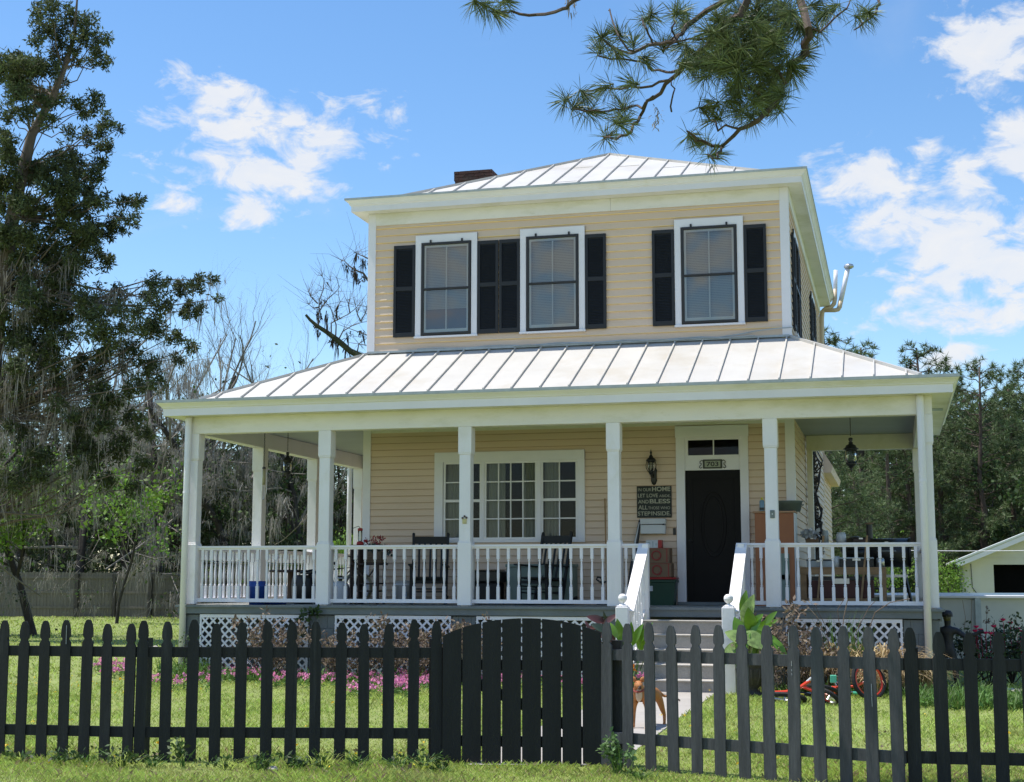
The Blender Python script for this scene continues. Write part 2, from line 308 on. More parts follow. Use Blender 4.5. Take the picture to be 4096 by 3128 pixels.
# ================================================================ THE HOUSE
W = 7.14; ZF = 1.15; ZS = 7.86; ZC = 8.08; ZJ = 5.40; ZB = 3.855; ZP = 4.13; ZPC = 4.365; YB = 10.4
XL, XR, YF, YL, YR = -2.26, 9.22, -2.19, 5.45, 3.42
def gz(y): return .05 if y > -4 else max(-.05, .05+(y+4)*.1/7)
house = thing('house', 'two storey cream clapboard house with white metal roofs, black shutters and wraparound white porch', 'house')
def siding(mb, o, ex, nrm, L, z0, z1, holes=(), ex_=.127, ph=0, lips=None):
    o = np.array(o, float); ex = np.array(ex, float); nrm = np.array(nrm, float); z = z0; rg = random.Random(5)
    while z < z1-.01:
        zt = min(z+ex_, z1); zc = (z+zt)/2; iv = [(0, L)]
        for (a, b, c, d) in holes:
            if c < zc < d:
                nv = []
                for (p, q) in iv:
                    if b <= p or a >= q: nv.append((p, q)); continue
                    if a > p: nv.append((p, a))
                    if b < q: nv.append((b, q))
                iv = nv
        for (p, q) in iv:
            k = max(1, int((q-p)/1.2)); us = np.linspace(p, q, k+1)
            for i in range(k):
                j0, j1 = rg.uniform(-.002, .002), rg.uniform(-.002, .002)
                a0 = o+ex*us[i]; a1 = o+ex*us[i+1]
                V = [a0+nrm*.022+[0, 0, z+j0], a1+nrm*.022+[0, 0, z+j0*.5], a1+nrm*.003+[0, 0, zt+.004], a0+nrm*.003+[0, 0, zt+.004],
                     a0+nrm*.0+[0, 0, z+j0], a1+nrm*.0+[0, 0, z+j0*.5]]
                mb.add(V, [(0, 1, 2, 3), (4, 5, 1, 0)])
                if lips is not None: lips.add([a0+nrm*.0205+[0, 0, z+j0-.002], a1+nrm*.0205+[0, 0, z+j0*.5-.002], a1+nrm*.0225+[0, 0, z+j0*.5+.0065+rg.uniform(0, .004)], a0+nrm*.0225+[0, 0, z+j0+.0065+rg.uniform(-.001, .004)], a0+nrm*.001+[0, 0, z+j0-.002], a1+nrm*.001+[0, 0, z+j0*.5-.002]], [(0, 1, 2, 3), (4, 5, 1, 0)])
        z += ex_
UW = [(.845, 1.949), (2.70, 3.815), (5.315, 6.44)]     # upper window trim x-ranges
TZ0, TZ1 = 5.625, 7.42
holesU = [(a+.12, b-.12, 5.70, 7.27) for a, b in UW]
mb = MB(); lp = MB(); siding(mb, (0, 0, 0), (1, 0, 0), (0, -1, 0), W, 5.30, 7.66, holesU, lips=lp)
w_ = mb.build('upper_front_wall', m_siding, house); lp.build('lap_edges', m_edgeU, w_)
WN = (1.218, 3.792, 2.155, 3.665); DR = (5.293, 6.447, ZF, 3.994)
mb = MB(); lp = MB(); siding(mb, (0, 0, 0), (1, 0, 0), (0, -1, 0), W, ZF, 4.2, [(WN[0]+.13, WN[1]-.13, 2.2, 3.5), (DR[0]+.13, DR[1]-.13, ZF, 3.85)], .112, lips=lp)
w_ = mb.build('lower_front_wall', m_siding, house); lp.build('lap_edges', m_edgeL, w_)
mb = MB()
SW = [(1.15, 2.05), (6.6, 7.5)]
siding(mb, (W, 0, 0), (0, 1, 0), (1, 0, 0), YB, 5.2, 7.66, [(a+.1, b-.1, 5.75, 7.2) for a, b in SW])
siding(mb, (W, 0, 0), (0, 1, 0), (1, 0, 0), YB, .5, 5.2, ())
mb.build('right_wall', m_siding, house)
mb = MB(); siding(mb, (0, YB, 0), (0, -1, 0), (-1, 0, 0), YB, .5, 7.66)
mb.build('left_wall', m_siding, house)
mb = MB(); siding(mb, (W, YB, 0), (-1, 0, 0), (0, 1, 0), W, .5, 7.66); mb.build('rear_wall', m_siding, house)
# corner boards
for (x0, x1, y0, y1) in ((-.028, .112, -.03, .0), (W-.112, W+.028, -.03, 0), (W+.002, W+.03, .0, .11), (-.03, -.002, 0, .11)):
    MB().bev(x0, x1, y0, y1, 5.12, 7.858, .003).build('corner_board', m_trim, house)
for (x0, x1, y0, y1) in ((-.066, .073, -.032, 0), (W-.11, W+.03, -.032, 0), (W+.002, W+.034, .002, .11)):
    MB().bev(x0, x1, y0, y1, ZF, 4.128, .003).build('corner_board', m_trim, house)
# frieze under the upper eave: boards with a joint
mb = MB(); mb.box(.113, 4.25, -.034, .001, 7.645, 7.858).box(4.254, W-.113, -.033, .001, 7.645, 7.858)
mb.box(W+.001, W+.036, .112, YB, 7.66, 7.858).box(-.036, -.001, .112, YB, 7.66, 7.858)
mb.build('frieze_board', m_frieze, house)
def ring(x0, x1, y0, y1, prof):
    V = []; 
    for (o, z) in prof: V += [(x0-o, y0-o, z), (x1+o, y0-o, z), (x1+o, y1+o, z), (x0-o, y1+o, z)]
    F = [(i*4+j, i*4+(j+1) % 4, (i+1)*4+(j+1) % 4, (i+1)*4+j) for i in range(len(prof)-1) for j in range(4)]
    return V, F
def ushape(prof, x0=XL, x1=XR, y0=YF, yl=YL, yr=YR):
    V = []
    for (o, z) in prof: V += [(x0-o, yl+o, z), (x0-o, y0-o, z), (x1+o, y0-o, z), (x1+o, yr+o, z), (x1-2, yr+o, z)]
    F = [(i*5+j, i*5+j+1, (i+1)*5+j+1, (i+1)*5+j) for i in range(len(prof)-1) for j in range(4)]
    F += [tuple(i*5 for i in range(len(prof)))]
    return V, F
mb = MB(); mb.add(*ring(0, W, 0, YB, [(.0, ZS), (.25, ZS)])); mb.build('soffit', m_soffit, house)
mb = MB(); mb.add(*ring(0, W, 0, YB, [(.25, ZS-.002), (.262, ZS-.002), (.262, ZS+.095), (.272, ZS+.105)])); mb.build('fascia', m_trim, house)
mb = MB(); mb.add(*ring(0, W, 0, YB, [(.272, ZS+.105), (.285, ZS+.110), (.287, ZS+.122), (.298, ZS+.14), (.32, ZS+.165), (.343, ZS+.178), (.345, ZS+.188)])); mb.build('crown_moulding', m_white, house)
mb = MB(); mb.add(*ring(0, W, 0, YB, [(.345, ZS+.188), (.357, ZS+.190), (.357, ZC+.003), (.33, ZC+.004), (-.31, 8.222)])); mb.build('eave_edge', m_gutter, house)
# upper roof (hip with a ridge running back) and its standing seams
e = .30; zr0, zr1 = 8.215, 9.715; ya, yb_ = W/2, YB-W/2
mb = MB(); mb.add([(e, e, zr0), (W-e, e, zr0), (W-e, YB-e, zr0), (e, YB-e, zr0), (W/2, ya, zr1), (W/2, yb_, zr1)], [(0, 1, 4), (1, 2, 5, 4), (2, 3, 5), (3, 0, 4, 5)])
roof = mb.build('roof', m_roof, house)
sl_ = (zr1-zr0)/(ya-e)
def seam(mb, p, q, nrm, w=.020, h=.032): 
    p = np.array(p, float); q = np.array(q, float); mb.bar(p+np.array(nrm)*h/2, q+np.array(nrm)*h/2, w, h, nrm)
nF = np.array([0, -sl_, 1])/math.hypot(1, sl_); nR = np.array([sl_, 0, 1])/math.hypot(1, sl_); nL = nR*[-1, 1, 1]
mb = MB(); k = 0
x = .45
while x < W-.4:
    t = min(x-e, W-e-x); 
    if t > .05: seam(mb, (x, e, zr0), (x, e+t, zr0+sl_*t), nF)
    x += .445
y = .6
while y < YB-.5:
    t = min(y-e, YB-e-y, ya-e)
    if t > .05:
        seam(mb, (W-e, y, zr0), (W-e-t, y, zr0+sl_*t), nR); seam(mb, (e, y, zr0), (e+t, y, zr0+sl_*t), nL)
    y += .445
mb.build('seams', m_seam, roof)
mb = MB()
for p, q in (((e, e, zr0), (W/2, ya, zr1)), ((W-e, e, zr0), (W/2, ya, zr1)), ((W/2, ya, zr1), (W/2, yb_, zr1))): mb.bar(np.array(p)+[0, 0, .012], np.array(q)+[0, 0, .012], .07, .04)
mb.build('ridge_cap', m_seam, roof)
mb = MB()   # lap joints across a few pans
for (xx, yy) in ((1.9, .62), (3.3, .75), (3.3, 2.2), (4.2, 2.0), (5.1, 1.5)):
    z = zr0+sl_*(yy-e)+.004; mb.bar((xx-.2, yy, z), (xx+.21, yy, z), .012, .006, nF)
mb.build('pan_laps', m_seam, roof)
# chimney
cm = MB(); rg = random.Random(2)
for r_ in range(22):
    z = 8.35+r_*.067; off = .11*(r_ % 2); g = .018 if r_ >= 19 else 0
    for (a0, a1, fx, fy) in ((.22, .98, 0, -1), (4.3, 4.9, -1, 0), (4.3, 4.9, 1, 0)):
        u = a0-off-g
        while u < a1+g:
            u0 = max(u, a0-g); u1 = min(u+.205, a1+g)
            if u1-u0 > .03:
                d = rg.uniform(0, .006)+g
                if fy: cm.box(u0, u1, 4.3-d, 4.3+.05, z, z+.058)
                elif fx < 0: cm.box(.22-d, .27, u0, u1, z, z+.058)
                else: cm.box(.93, .98+d, u0, u1, z, z+.058)
            u += .215
ch = cm.build('chimney', m_brick, house); MB().box(.228, .972, 4.308, 4.9, 8.3, 9.81).build('mortar', m_mortar, ch)
# upper windows with storm frames and shutters
def sash_window(x0, x1, idx):
    f = MB(); f.bev(x0, x0+.105, -.045, 0, TZ0+.035, TZ1-.002, .003); f.bev(x1-.105, x1, -.045, 0, TZ0+.035, TZ1-.002, .003)
    f.bev(x0, x1, -.047, -.001, TZ1-.135, TZ1, .003); f.bev(x0-.01, x1+.01, -.075, -.001, TZ0, TZ0+.034, .004)
    w = f.build('window', m_trim, house)
    a, b, c, d = x0+.112, x1-.112, 5.675, 7.283; mb = MB(); t = .042
    for q in ((a, a+t, c+.001, d-.001), (b-t, b, c+.001, d-.001)): mb.bev(q[0], q[1], -.062, -.02, q[2], q[3], .004)
    mb.bev(a, b, -.064, -.021, d-t, d, .004); mb.bev(a, b, -.064, -.021, c, c+t, .004); mb.bev(a+t, b-t, -.061, -.02, 6.455, 6.49, .003)
    for hx in (a+.15, b-.17): mb.box(hx, hx+.03, -.068, -.05, d-.01, d+.045)
    mb.build('storm_frame', m_blk, w)
    mb = MB(); mb.box(a+t, a+t+.035, -.03, 0, c+t, d-t).box(b-t-.035, b-t, -.03, 0, c+t, d-t).box(a+t, b-t, -.031, 0, d-t-.04, d-t).box(a+t, b-t, -.031, 0, c+t, c+t+.06)
    mb.box((a+b)/2-.010, (a+b)/2+.010, -.028, 0, c+t+.06, d-t-.04); mb.build('sash', m_white, w)
    MB().add([(a+t, -.034, c+t), (b-t, -.034, c+t), (b-t, -.034, d-t), (a+t, -.034, d-t)], [(0, 1, 2, 3)]).build('pane', m_glassU, w)
    zb = 6.12 if idx == 0 else c
    mb = MB(); n = int((d-zb)/.028)
    for i in range(n):
        z = d-.028*(i+1); mb.add([(a, .05, z), (b, .05, z), (b, .058, z+.026), (a, .058, z+.026)], [(0, 1, 2, 3)])
    mb.build('blind', m_blind, w)
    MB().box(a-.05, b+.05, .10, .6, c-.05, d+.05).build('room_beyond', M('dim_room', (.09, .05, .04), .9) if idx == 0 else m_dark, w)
    return w
for i, (a, b) in enumerate(UW): sash_window(a, b, i)
def shutter(x0, x1, z0, z1, P=lambda x, y, z: (x, y, z), par=None):
    mb = MB(); B = []
    def bx(a, b, c, d, e_, f):
        V = [P(x, y, z) for z in (e_, f) for y in (c, d) for x in (a, b)]; mb.add(V, np.array([(0, 2, 3, 1), (4, 5, 7, 6), (0, 1, 5, 4), (2, 6, 7, 3), (0, 4, 6, 2), (1, 3, 7, 5)]))
    s = .045; zm = z0+(z1-z0)*.52
    bx(x0, x0+s, -.055, -.003, z0, z1); bx(x1-s, x1, -.055, -.003, z0, z1)
    for (p, q) in ((z0, z0+.07), (z1-.06, z1), (zm-.03, zm+.04)): bx(x0+s, x1-s, -.054, -.003, p, q)
    z = z0+.07
    while z < z1-.08:
        if not (zm-.055 < z < zm+.03):
            V = [P(x0+s, -.034, z+.022), P(x1-s, -.034, z+.022), P(x1-s, -.050, z), P(x0+s, -.050, z)]; mb.add(V, [(0, 1, 2, 3)])
        z += .026
    bx(x0+s, x1-s, -.031, -.004, z0+.001, z1-.001)
    return mb.build('shutter', m_shut, par or house)
for (a, b) in ((.455, .838), (1.957, 2.320), (2.338, 2.695), (3.822, 4.172), (4.945, 5.308), (6.448, 6.805)): shutter(a, b, 5.665, 7.262)
PS = lambda x, y, z: (W-y, x, z)
for (a, b) in SW:
    mb = MB(); mb.box(W, W+.045, a-.1, a, TZ0, TZ1-.002).box(W, W+.045, b, b+.1, TZ0, TZ1-.002).box(W, W+.047, a-.1, b+.1, TZ1-.13, TZ1).box(W, W+.07, a-.12, b+.12, TZ0-.03, TZ0)
    w = mb.build('window', m_trim, house)
    mb = MB(); mb.box(W+.03, W+.06, a, a+.04, 5.66, 7.28).box(W+.03, W+.06, b-.04, b, 5.66, 7.28).box(W+.03, W+.061, a, b, 6.45, 6.49).box(W+.03, W+.061, a, b, 7.24, 7.288).box(W+.03, W+.061, a, b, 5.63, 5.68); mb.build('storm_frame', m_blk, w)
    MB().add([(W+.03, a, 5.65), (W+.03, b, 5.65), (W+.03, b, 7.28), (W+.03, a, 7.28)], [(0, 1, 2, 3)]).build('pane', m_glassU, w)
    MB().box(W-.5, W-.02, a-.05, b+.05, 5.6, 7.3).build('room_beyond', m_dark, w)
    shutter(a-.48, a-.11, 5.665, 7.262, PS); shutter(b+.11, b+.48, 5.665, 7.262, PS)
# ---- lower window group
x0, x1, z0, z1 = WN
mb = MB(); mb.bev(x0, x0+.15, -.05, 0, z0, z1-.002, .003); mb.bev(x1-.12, x1, -.05, 0, z0, z1-.002, .003); mb.bev(x0, x1, -.052, -.001, z1-.165, z1, .003)
mb.bev(2.04, 2.085, -.047, 0, z0+.03, z1-.16, .003); mb.bev(2.99, 3.055, -.047, 0, z0+.03, z1-.16, .003); mb.bev(x0+.14, x1-.11, -.046, 0, z0+.001, z0+.055, .003)
win = mb.build('window', m_trim, house)
def lights(a, b, c, d, nx, nz, mid=None):
    mb = MB(); t = .035
    mb.box(a, a+t, -.03, .0, c, d).box(b-t, b, -.03, .0, c, d).box(a+t, b-t, -.029, .0, d-t, d).box(a+t, b-t, -.029, .0, c, c+t)
    if mid: mb.box(a+t, b-t, -.033, .0, mid-.022, mid+.022)
    for i in range(1, nx): u = a+t+(b-a-2*t)*i/nx; mb.box(u-.010, u+.010, -.026, -.004, c+t, d-t)
    for i in range(1, nz):
        u = c+t+(d-c-2*t)*i/nz
        if mid and abs(u-mid) < .06: continue
        mb.box(a+t, b-t, -.025, -.005, u-.010, u+.010)
    mb.build('sash', m_white, win)
    MB().add([(a, -.014, c), (b, -.014, c), (b, -.014, d), (a, -.014, d)], [(0, 1, 2, 3)]).build('pane', m_glass, win)
lights(1.375, 2.04, 2.205, 3.50, 2, 4, 2.85); lights(2.085, 2.99, 2.205, 3.50, 4, 4); lights(3.055, 3.672, 2.205, 3.50, 2, 4, 2.85)
def drape(a, b, z0, z1, y=.07):
    n = 24; xs = np.linspace(a, b, n); ys = y+.018*np.sin(np.arange(n)*1.3)+.01*np.sin(np.arange(n)*2.9); V = [(x, yy, z) for z in (z0, z1) for x, yy in zip(xs, ys)]
    MB().add(V, [(i, i+1, n+i+1, n+i) for i in range(n-1)]).build('curtain', m_curt, win, True)
drape(1.39, 1.66, 2.2, 3.5); drape(2.09, 2.43, 2.2, 3.5); drape(2.74, 2.99, 2.2, 3.5); drape(3.09, 3.33, 2.2, 3.5)
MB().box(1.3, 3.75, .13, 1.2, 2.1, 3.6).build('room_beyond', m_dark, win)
# ---- front door
mb = MB(); mb.bev(DR[0], 5.435, -.052, 0, ZF, DR[3]-.002, .003); mb.bev(6.315, DR[1], -.052, 0, ZF, DR[3]-.002, .003); mb.bev(DR[0]-.01, DR[1]+.01, -.056, -.001, DR[3]-.17, DR[3]+.012, .003)
mb.box(5.435, 6.315, -.03, 0, 3.29, 3.53).box(5.435, 6.315, -.031, 0, 3.775, 3.84).box(5.435, 5.487, -.03, 0, 3.53, 3.775).box(6.297, 6.315, -.03, 0, 3.53, 3.775).box(5.888, 5.905, -.03, 0, 3.53, 3.775)
mb.box(5.43, 6.32, -.036, -.02, 3.80, 3.815).box(5.43, 6.32, -.036, -.02, 3.515, 3.53)
df = mb.build('door_frame', m_trim, house)
MB().add([(5.48, -.01, 3.53), (6.3, -.01, 3.53), (6.3, -.01, 3.78), (5.48, -.01, 3.78)], [(0, 1, 2, 3)]).build('transom_pane', m_glass, df)
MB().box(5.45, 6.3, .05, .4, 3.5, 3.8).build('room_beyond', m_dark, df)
mb = MB(); mb.bev(5.437, 6.313, -.012, .03, 1.20, 3.288, .004)
for r_ in (0,):
    for (rx, rz_, w) in ((.20, .52, .022), (.155, .44, .012)):
        P = [(5.875+rx*math.cos(a), -.014, 2.42+rz_*math.sin(a)) for a in np.linspace(0, 2*PI, 40)]; mb.tube(P, w/2, 5, False)
for (a, b, c, d) in ((5.54, 6.21, 1.32, 1.62), (5.54, 6.21, 1.75, 3.15)):
    for q in ((a, b, c, c+.014), (a, b, d-.014, d), (a, a+.014, c, d), (b-.014, b, c, d)): mb.box(q[0], q[1], -.02, -.01, q[2], q[3])
door = mb.build('door', m_door, house)
mb = MB(); mb.lathe([(.0, 0), (.028, .0), (.03, .03), (.0, .05)], n=10); h = mb; hh = h.build('door_handle', m_blk, door); hh.rotation_euler = (PI/2, 0, 0); hh.location = (5.51, -.012, 2.17)
MB().bev(5.30, 6.45, -.13, 0, ZF+.001, ZF+.05, .004).build('threshold', m_grey, house)
# ---- porch: ceiling, beams, cornice, roof
mb = MB(); z = ZP-.003
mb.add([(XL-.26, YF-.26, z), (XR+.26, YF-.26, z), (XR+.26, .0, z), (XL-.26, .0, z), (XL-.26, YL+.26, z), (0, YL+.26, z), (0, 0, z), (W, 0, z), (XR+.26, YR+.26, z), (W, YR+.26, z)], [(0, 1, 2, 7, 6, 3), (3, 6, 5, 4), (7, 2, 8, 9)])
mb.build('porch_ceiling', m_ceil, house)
b = .19
mb = MB(); mb.bev(XL, XR, YF, YF+b, ZB, ZP-.004, .004); mb.build('porch_beam', m_frieze, house)
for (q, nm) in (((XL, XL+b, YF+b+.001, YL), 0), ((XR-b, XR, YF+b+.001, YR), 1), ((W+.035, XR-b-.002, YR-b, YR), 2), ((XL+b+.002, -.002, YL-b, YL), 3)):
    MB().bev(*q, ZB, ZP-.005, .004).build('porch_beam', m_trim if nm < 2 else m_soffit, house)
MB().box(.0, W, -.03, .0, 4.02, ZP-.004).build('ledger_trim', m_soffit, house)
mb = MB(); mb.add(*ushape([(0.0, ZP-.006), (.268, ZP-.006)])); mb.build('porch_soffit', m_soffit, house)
for (xx, yy) in ((XR+.05, -.55),): MB().box(xx, xx+.16, yy, yy+.3, ZP-.014, ZP-.007).build('soffit_vent', m_gutter, house)
mb = MB(); mb.add(*ushape([(.268, ZP-.010), (.280, ZP-.010), (.280, ZP+.105), (.29, ZP+.112)])); mb.build('porch_fascia', m_trim, house)
mb = MB(); mb.add(*ushape([(.29, ZP+.112), (.300, ZP+.118), (.302, ZP+.130), (.315, ZP+.145), (.338, ZP+.168), (.358, ZP+.182), (.36, ZP+.192)])); mb.build('porch_crown_moulding', m_frieze, house)
mb = MB(); mb.add(*ushape([(.36, ZP+.192), (.372, ZP+.195), (.372, ZPC+.003), (.35, ZPC+.004), (-.15, 4.429)])); mb.build('porch_eave_edge', m_gutter, house)
i_ = .14; zp0 = 4.432; xa, xb, yc = XL+i_, XR-i_, YF+i_
mb = MB(); mb.add([(xa, yc, zp0), (xb, yc, zp0), (W, 0, ZJ), (0, 0, ZJ), (xa, YL+.3, zp0), (0, YL+.3, ZJ), (xb, YR+.3, zp0), (W, YR+.3, ZJ)], [(0, 1, 2, 3), (4, 0, 3, 5), (1, 6, 7, 2)])
mb.add([(xa, YL+.3, zp0), (0, YL+.3, ZJ), (0, YL+.3, zp0)], [(0, 1, 2)]); mb.add([(xb, YR+.3, zp0), (W, YR+.3, ZJ), (W, YR+.3, zp0)], [(0, 1, 2)])
proof = mb.build('porch_roof', m_roof, house)
mb = MB(); dz = ZJ-zp0; sf = dz/(-yc); nFp = np.array([0, -sf, 1])/math.hypot(1, sf)
x = xa+.28
while x < xb-.1:
    t = 1.
    if x < 0: t = (x-xa)/(0-xa)
    if x > W: t = (xb-x)/(xb-W)
    seam(mb, (x, yc, zp0), (x, yc*(1-t), zp0+dz*t), nFp, .021, .033); x += .447
sL = dz/(-xa); nLp = np.array([-sL, 0, 1])/math.hypot(1, sL); sR = dz/(xb-W); nRp = np.array([sR, 0, 1])/math.hypot(1, sR)
y = yc+.3
while y < YL+.2:
    t = min(1, (y-yc)/(-yc)); seam(mb, (xa, y, zp0), (xa*(1-t), y, zp0+dz*t), nLp)
    if y < YR+.2: seam(mb, (xb, y, zp0), (xb+(W-xb)*t, y, zp0+dz*t), nRp)
    y += .447
mb.build('seams', m_seam, proof)
mb = MB(); mb.bar((xa, yc, zp0+.012), (0, 0, ZJ+.012), .07, .04); mb.bar((xb, yc, zp0+.012), (W, 0, ZJ+.012), .07, .04); mb.build('ridge_cap', m_roof, proof)
mb = MB(); mb.bar((0, -.03, ZJ+.01), (W, -.03, ZJ+.01), .10, .035); mb.tube([(0.9+i*.3, -.07, ZJ+.035+.012*math.sin(i*1.7)+(.12*max(0, i-17)/4)) for i in range(22)], .010, 5); mb.tube([(2.6+i*.25, -.10, ZJ+.02+.01*math.sin(i*2.1)) for i in range(17)], .008, 5); mb.build('wall_flashing', m_gutter, house)
# ---- columns
def column(x, y):
    mb = MB(); h = .105; g = .088
    mb.bev(x-h, x+h, y-h, y+h, 3.455, ZB-.001, .005)
    mb.bev(x-h+.006, x+h-.006, y-h+.006, y+h-.006, 3.435, 3.456, .003)
    mb.bev(x-g, x+g, y-g, y+g, 2.12, 3.436, .005)
    mb.bev(x-h, x+h, y-h, y+h, ZF+.012, 2.10, .005)
    mb.bev(x-h+.008, x+h-.008, y-h+.008, y+h-.008, 2.099, 2.121, .004)
    mb.box(x-.06, x+.06, y-.06, y+.06, ZF, ZF+.013)
    return mb.build('column', m_white, house)
CX = [-2.149, .106, 2.385, 4.670, 6.965, 9.118]
for x in CX: column(x, -2.085)
for y in (.389, 2.863, 5.335): column(-2.155, y)
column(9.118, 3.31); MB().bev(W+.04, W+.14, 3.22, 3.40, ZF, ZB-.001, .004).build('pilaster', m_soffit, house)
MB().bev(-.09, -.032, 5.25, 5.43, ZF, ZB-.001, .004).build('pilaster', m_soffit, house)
# ---- railings with turned balusters
PR = [(.021, 0), (.021, .19), (.017, .195), (.013, .205), (.018, .215), (.013, .225), (.011, .235), (.017, .30), (.0185, .36), (.017, .43), (.012, .555), (.011, .57), (.017, .58), (.012, .59), (.017, .60), (.021, .605), (.021, .79)]
def baluster_mesh():
    mb = MB(); 
    mb.bev(-.022, .022, -.022, .022, 0, .20, .002); mb.bev(-.022, .022, -.022, .022, .605, .79, .002)
    mb.lathe([(.014, .199), (.013, .207), (.020, .214), (.020, .22), (.013, .228), (.013, .235), (.0175, .29), (.021, .34), (.021, .38), (.016, .47), (.012, .56), (.012, .57), (.020, .578), (.020, .586), (.013, .594), (.014, .606)], n=10)
    return mb
bal0 = baluster_mesh().build('baluster', m_trim, None); nbal = 0
def railing(p, q, n, par=house):
    global nbal, bal0
    p = np.array(p, float); q = np.array(q, float); d = (q-p)/np.linalg.norm(q-p)
    r = MB(); z = lambda v, h: v+np.array([0, 0, h])
    r.bar(z(p, 2.053), z(q, 2.053), .085, .032); r.bar(z(p, 2.023), z(q, 2.023), .045, .028); r.bar(z(p, 1.222), z(q, 1.222), .05, .055)
    ro = r.build('railing', m_trim, par); rest = MB(); bm = baluster_mesh(); nr = 0
    for i in range(n):
        c = p+(q-p)*(i+.5)/n
        if nbal < 100:
            b = bal0 if nbal == 0 else bal0.copy()
            if nbal: COL.objects.link(b)
            b.parent = ro; b.location = (c[0], c[1], 1.245); nbal += 1
        else:
            for V, F in zip(bm.V, bm.F[:len(bm.V)]): pass
            k = 0
            V = np.concatenate(bm.V)+np.array([c[0], c[1], 1.245]); base = rest.n
            rest.V.append(V); rest.n += len(V)
            for F in bm.F: rest.F.append(F+base)
            nr += 1
    if nr: tag(rest.build('baluster', m_trim, ro), kind='stuff')
    return ro
h = .105
for i in (1, 2, 4): railing((CX[i]+h, -2.085, 0), (CX[i+1]-h, -2.085, 0), 13 if i != 4 else 12)
railing((CX[0]+h, -2.085, 0), (CX[1]-h, -2.085, 0), 13)
railing((CX[3]+h, -2.085, 0), (5.13, -2.085, 0), 3); railing((6.60, -2.085, 0), (CX[4]-h, -2.085, 0), 2)
ys = [-2.085, .389, 2.863, 5.335]
for i in range(3): railing((-2.155, ys[i]+h, 0), (-2.155, ys[i+1]-h, 0), 14)
railing((-2.05, 5.335, 0), (-.1, 5.335, 0), 11)
railing((9.118, -1.98, 0), (9.118, 3.2, 0), 28)
# ---- stairs and stair rails
mb = MB(); RS, TR = .19, .27
for i in range(1, 6):
    z = ZF-RS*i; y0 = -2.27-TR*i
    mb.box(5.10-.0, 6.46, y0, y0+TR+.02*(i < 6), z-.03 if 0 else z-RS*.55, z) if 0 else mb.box(5.16, 6.44, y0, -2.27, z-RS+.001*i, z)
mb.build('steps', m_stepc, house)
mb = MB()
for i in range(1, 6):
    z = ZF-RS*i; y0 = -2.27-TR*i; mb.bev(5.155, 6.445, y0-.025, y0+TR-.001, z, z+.018, .005)
mb.build('step_nosings', m_conc, house)
for sx, xx in ((-1, 5.055), (1, 6.485)):
    mb = MB(); mb.bev(xx-.085, xx+.085, -3.685, -3.515, .04, 1.18, .006); mb.bev(xx-.07, xx+.07, -3.67, -3.53, 1.18, 1.20, .004)
    mb.lathe([(.055, 1.2), (.05, 1.212), (.025, 1.22), (.022, 1.235), (.04, 1.245), (.058, 1.27), (.064, 1.295), (.058, 1.325), (.035, 1.35), (.0, 1.358)], (xx, -3.6, 0), 16); mb.build('newel_post', m_white, house)
    xp = 5.155 if sx < 0 else 6.53
    MB().bev(xp-.045, xp+.045, -2.33, -2.21, .9, 2.06, .004).build('newel_post', m_white, house)
    r = MB(); xr = 5.125 if sx < 0 else 6.535
    p = np.array([xr, -2.22, 2.055]); q = np.array([xr-.0*sx, -3.56, 1.115]); r.bar(p, q, .155, .036); r.bar(p+[0, 0, -.045], q+[0, 0, -.045], .05, .05); r.bar(p+[0, -.02, -.90], q+[0, 0, -.86], .05, .05)
    ro = r.build('stair_rail', m_white, house)
    for i in range(7):
        t = (i+.6)/7.4; c = p+(q-p)*t; b = baluster_mesh().build('baluster', m_white, ro) if i == 0 and sx < 0 else None
        if b is None: b = b0.copy(); COL.objects.link(b); b.parent = ro
        else: b0 = b
        b.location = (c[0], c[1], c[2]-.86)
# ---- floor, skirt, piers, lattice
mb = MB()
def boards(x0, x1, y0, y1, along='y'):
    u0, u1 = (x0, x1) if along == 'y' else (y0, y1); n = int((u1-u0)/.09)
    for i in range(n):
        a = u0+(u1-u0)*i/n; c = u0+(u1-u0)*(i+1)/n-.004
        if along == 'y': mb.box(a, c, y0, y1, ZF-.03, ZF)
        else: mb.box(x0, x1, a, c, ZF-.03, ZF)
boards(XL-.05, XR+.05, YF-.08, -.0); boards(XL-.05, .0, .0, YL, 'x'); boards(W, XR+.05, .0, YR, 'x')
mb.build('porch_floor', m_deck, house)
mb = MB()
mb.bev(XL-.03, XR+.03, YF-.055, YF-.02, 1.015, ZF-.031, .003); mb.bev(XL-.03, XL, YF-.018, YL, .98, ZF-.032, .003); mb.bev(XR, XR+.03, YF-.018, YR, .98, ZF-.032, .003)
mb.box(XL-.07, XR+.07, YF-.085, YF-.055, ZF-.035, ZF-.004)
mb.build('porch_skirt_board', m_grey, house)
PIERS = [(XL, -1.93), (-.09, .33), (2.205, 2.58), (4.5, 5.0), (6.75, 7.12), (8.73, XR)]
for (a, b) in PIERS:
    mb = MB(); 
    for r_ in range(5):
        z = .0+r_*.2; c = .0 if r_ % 2 else -.1
        u = a
        while u < b-.01:
            u1 = min(b, u+.2+c); mb.bev(u+.003, u1-.003, YF-.012, YF+.3, z+.003, z+.197, .004); u = u1; c = 0
    mb.box(a+.004, b-.004, YF-.004, YF+.29, -.05, 1.0)
    mb.build('pier', m_block, house)
mb = MB(); mb.box(XL+.1, XR-.1, YF+.35, YF+.38, -.05, 1.1).box(XL+.08, XL+.1, YF+.3, YL, -.05, 1.1); mb.build('crawl_space_wall', m_block, house)
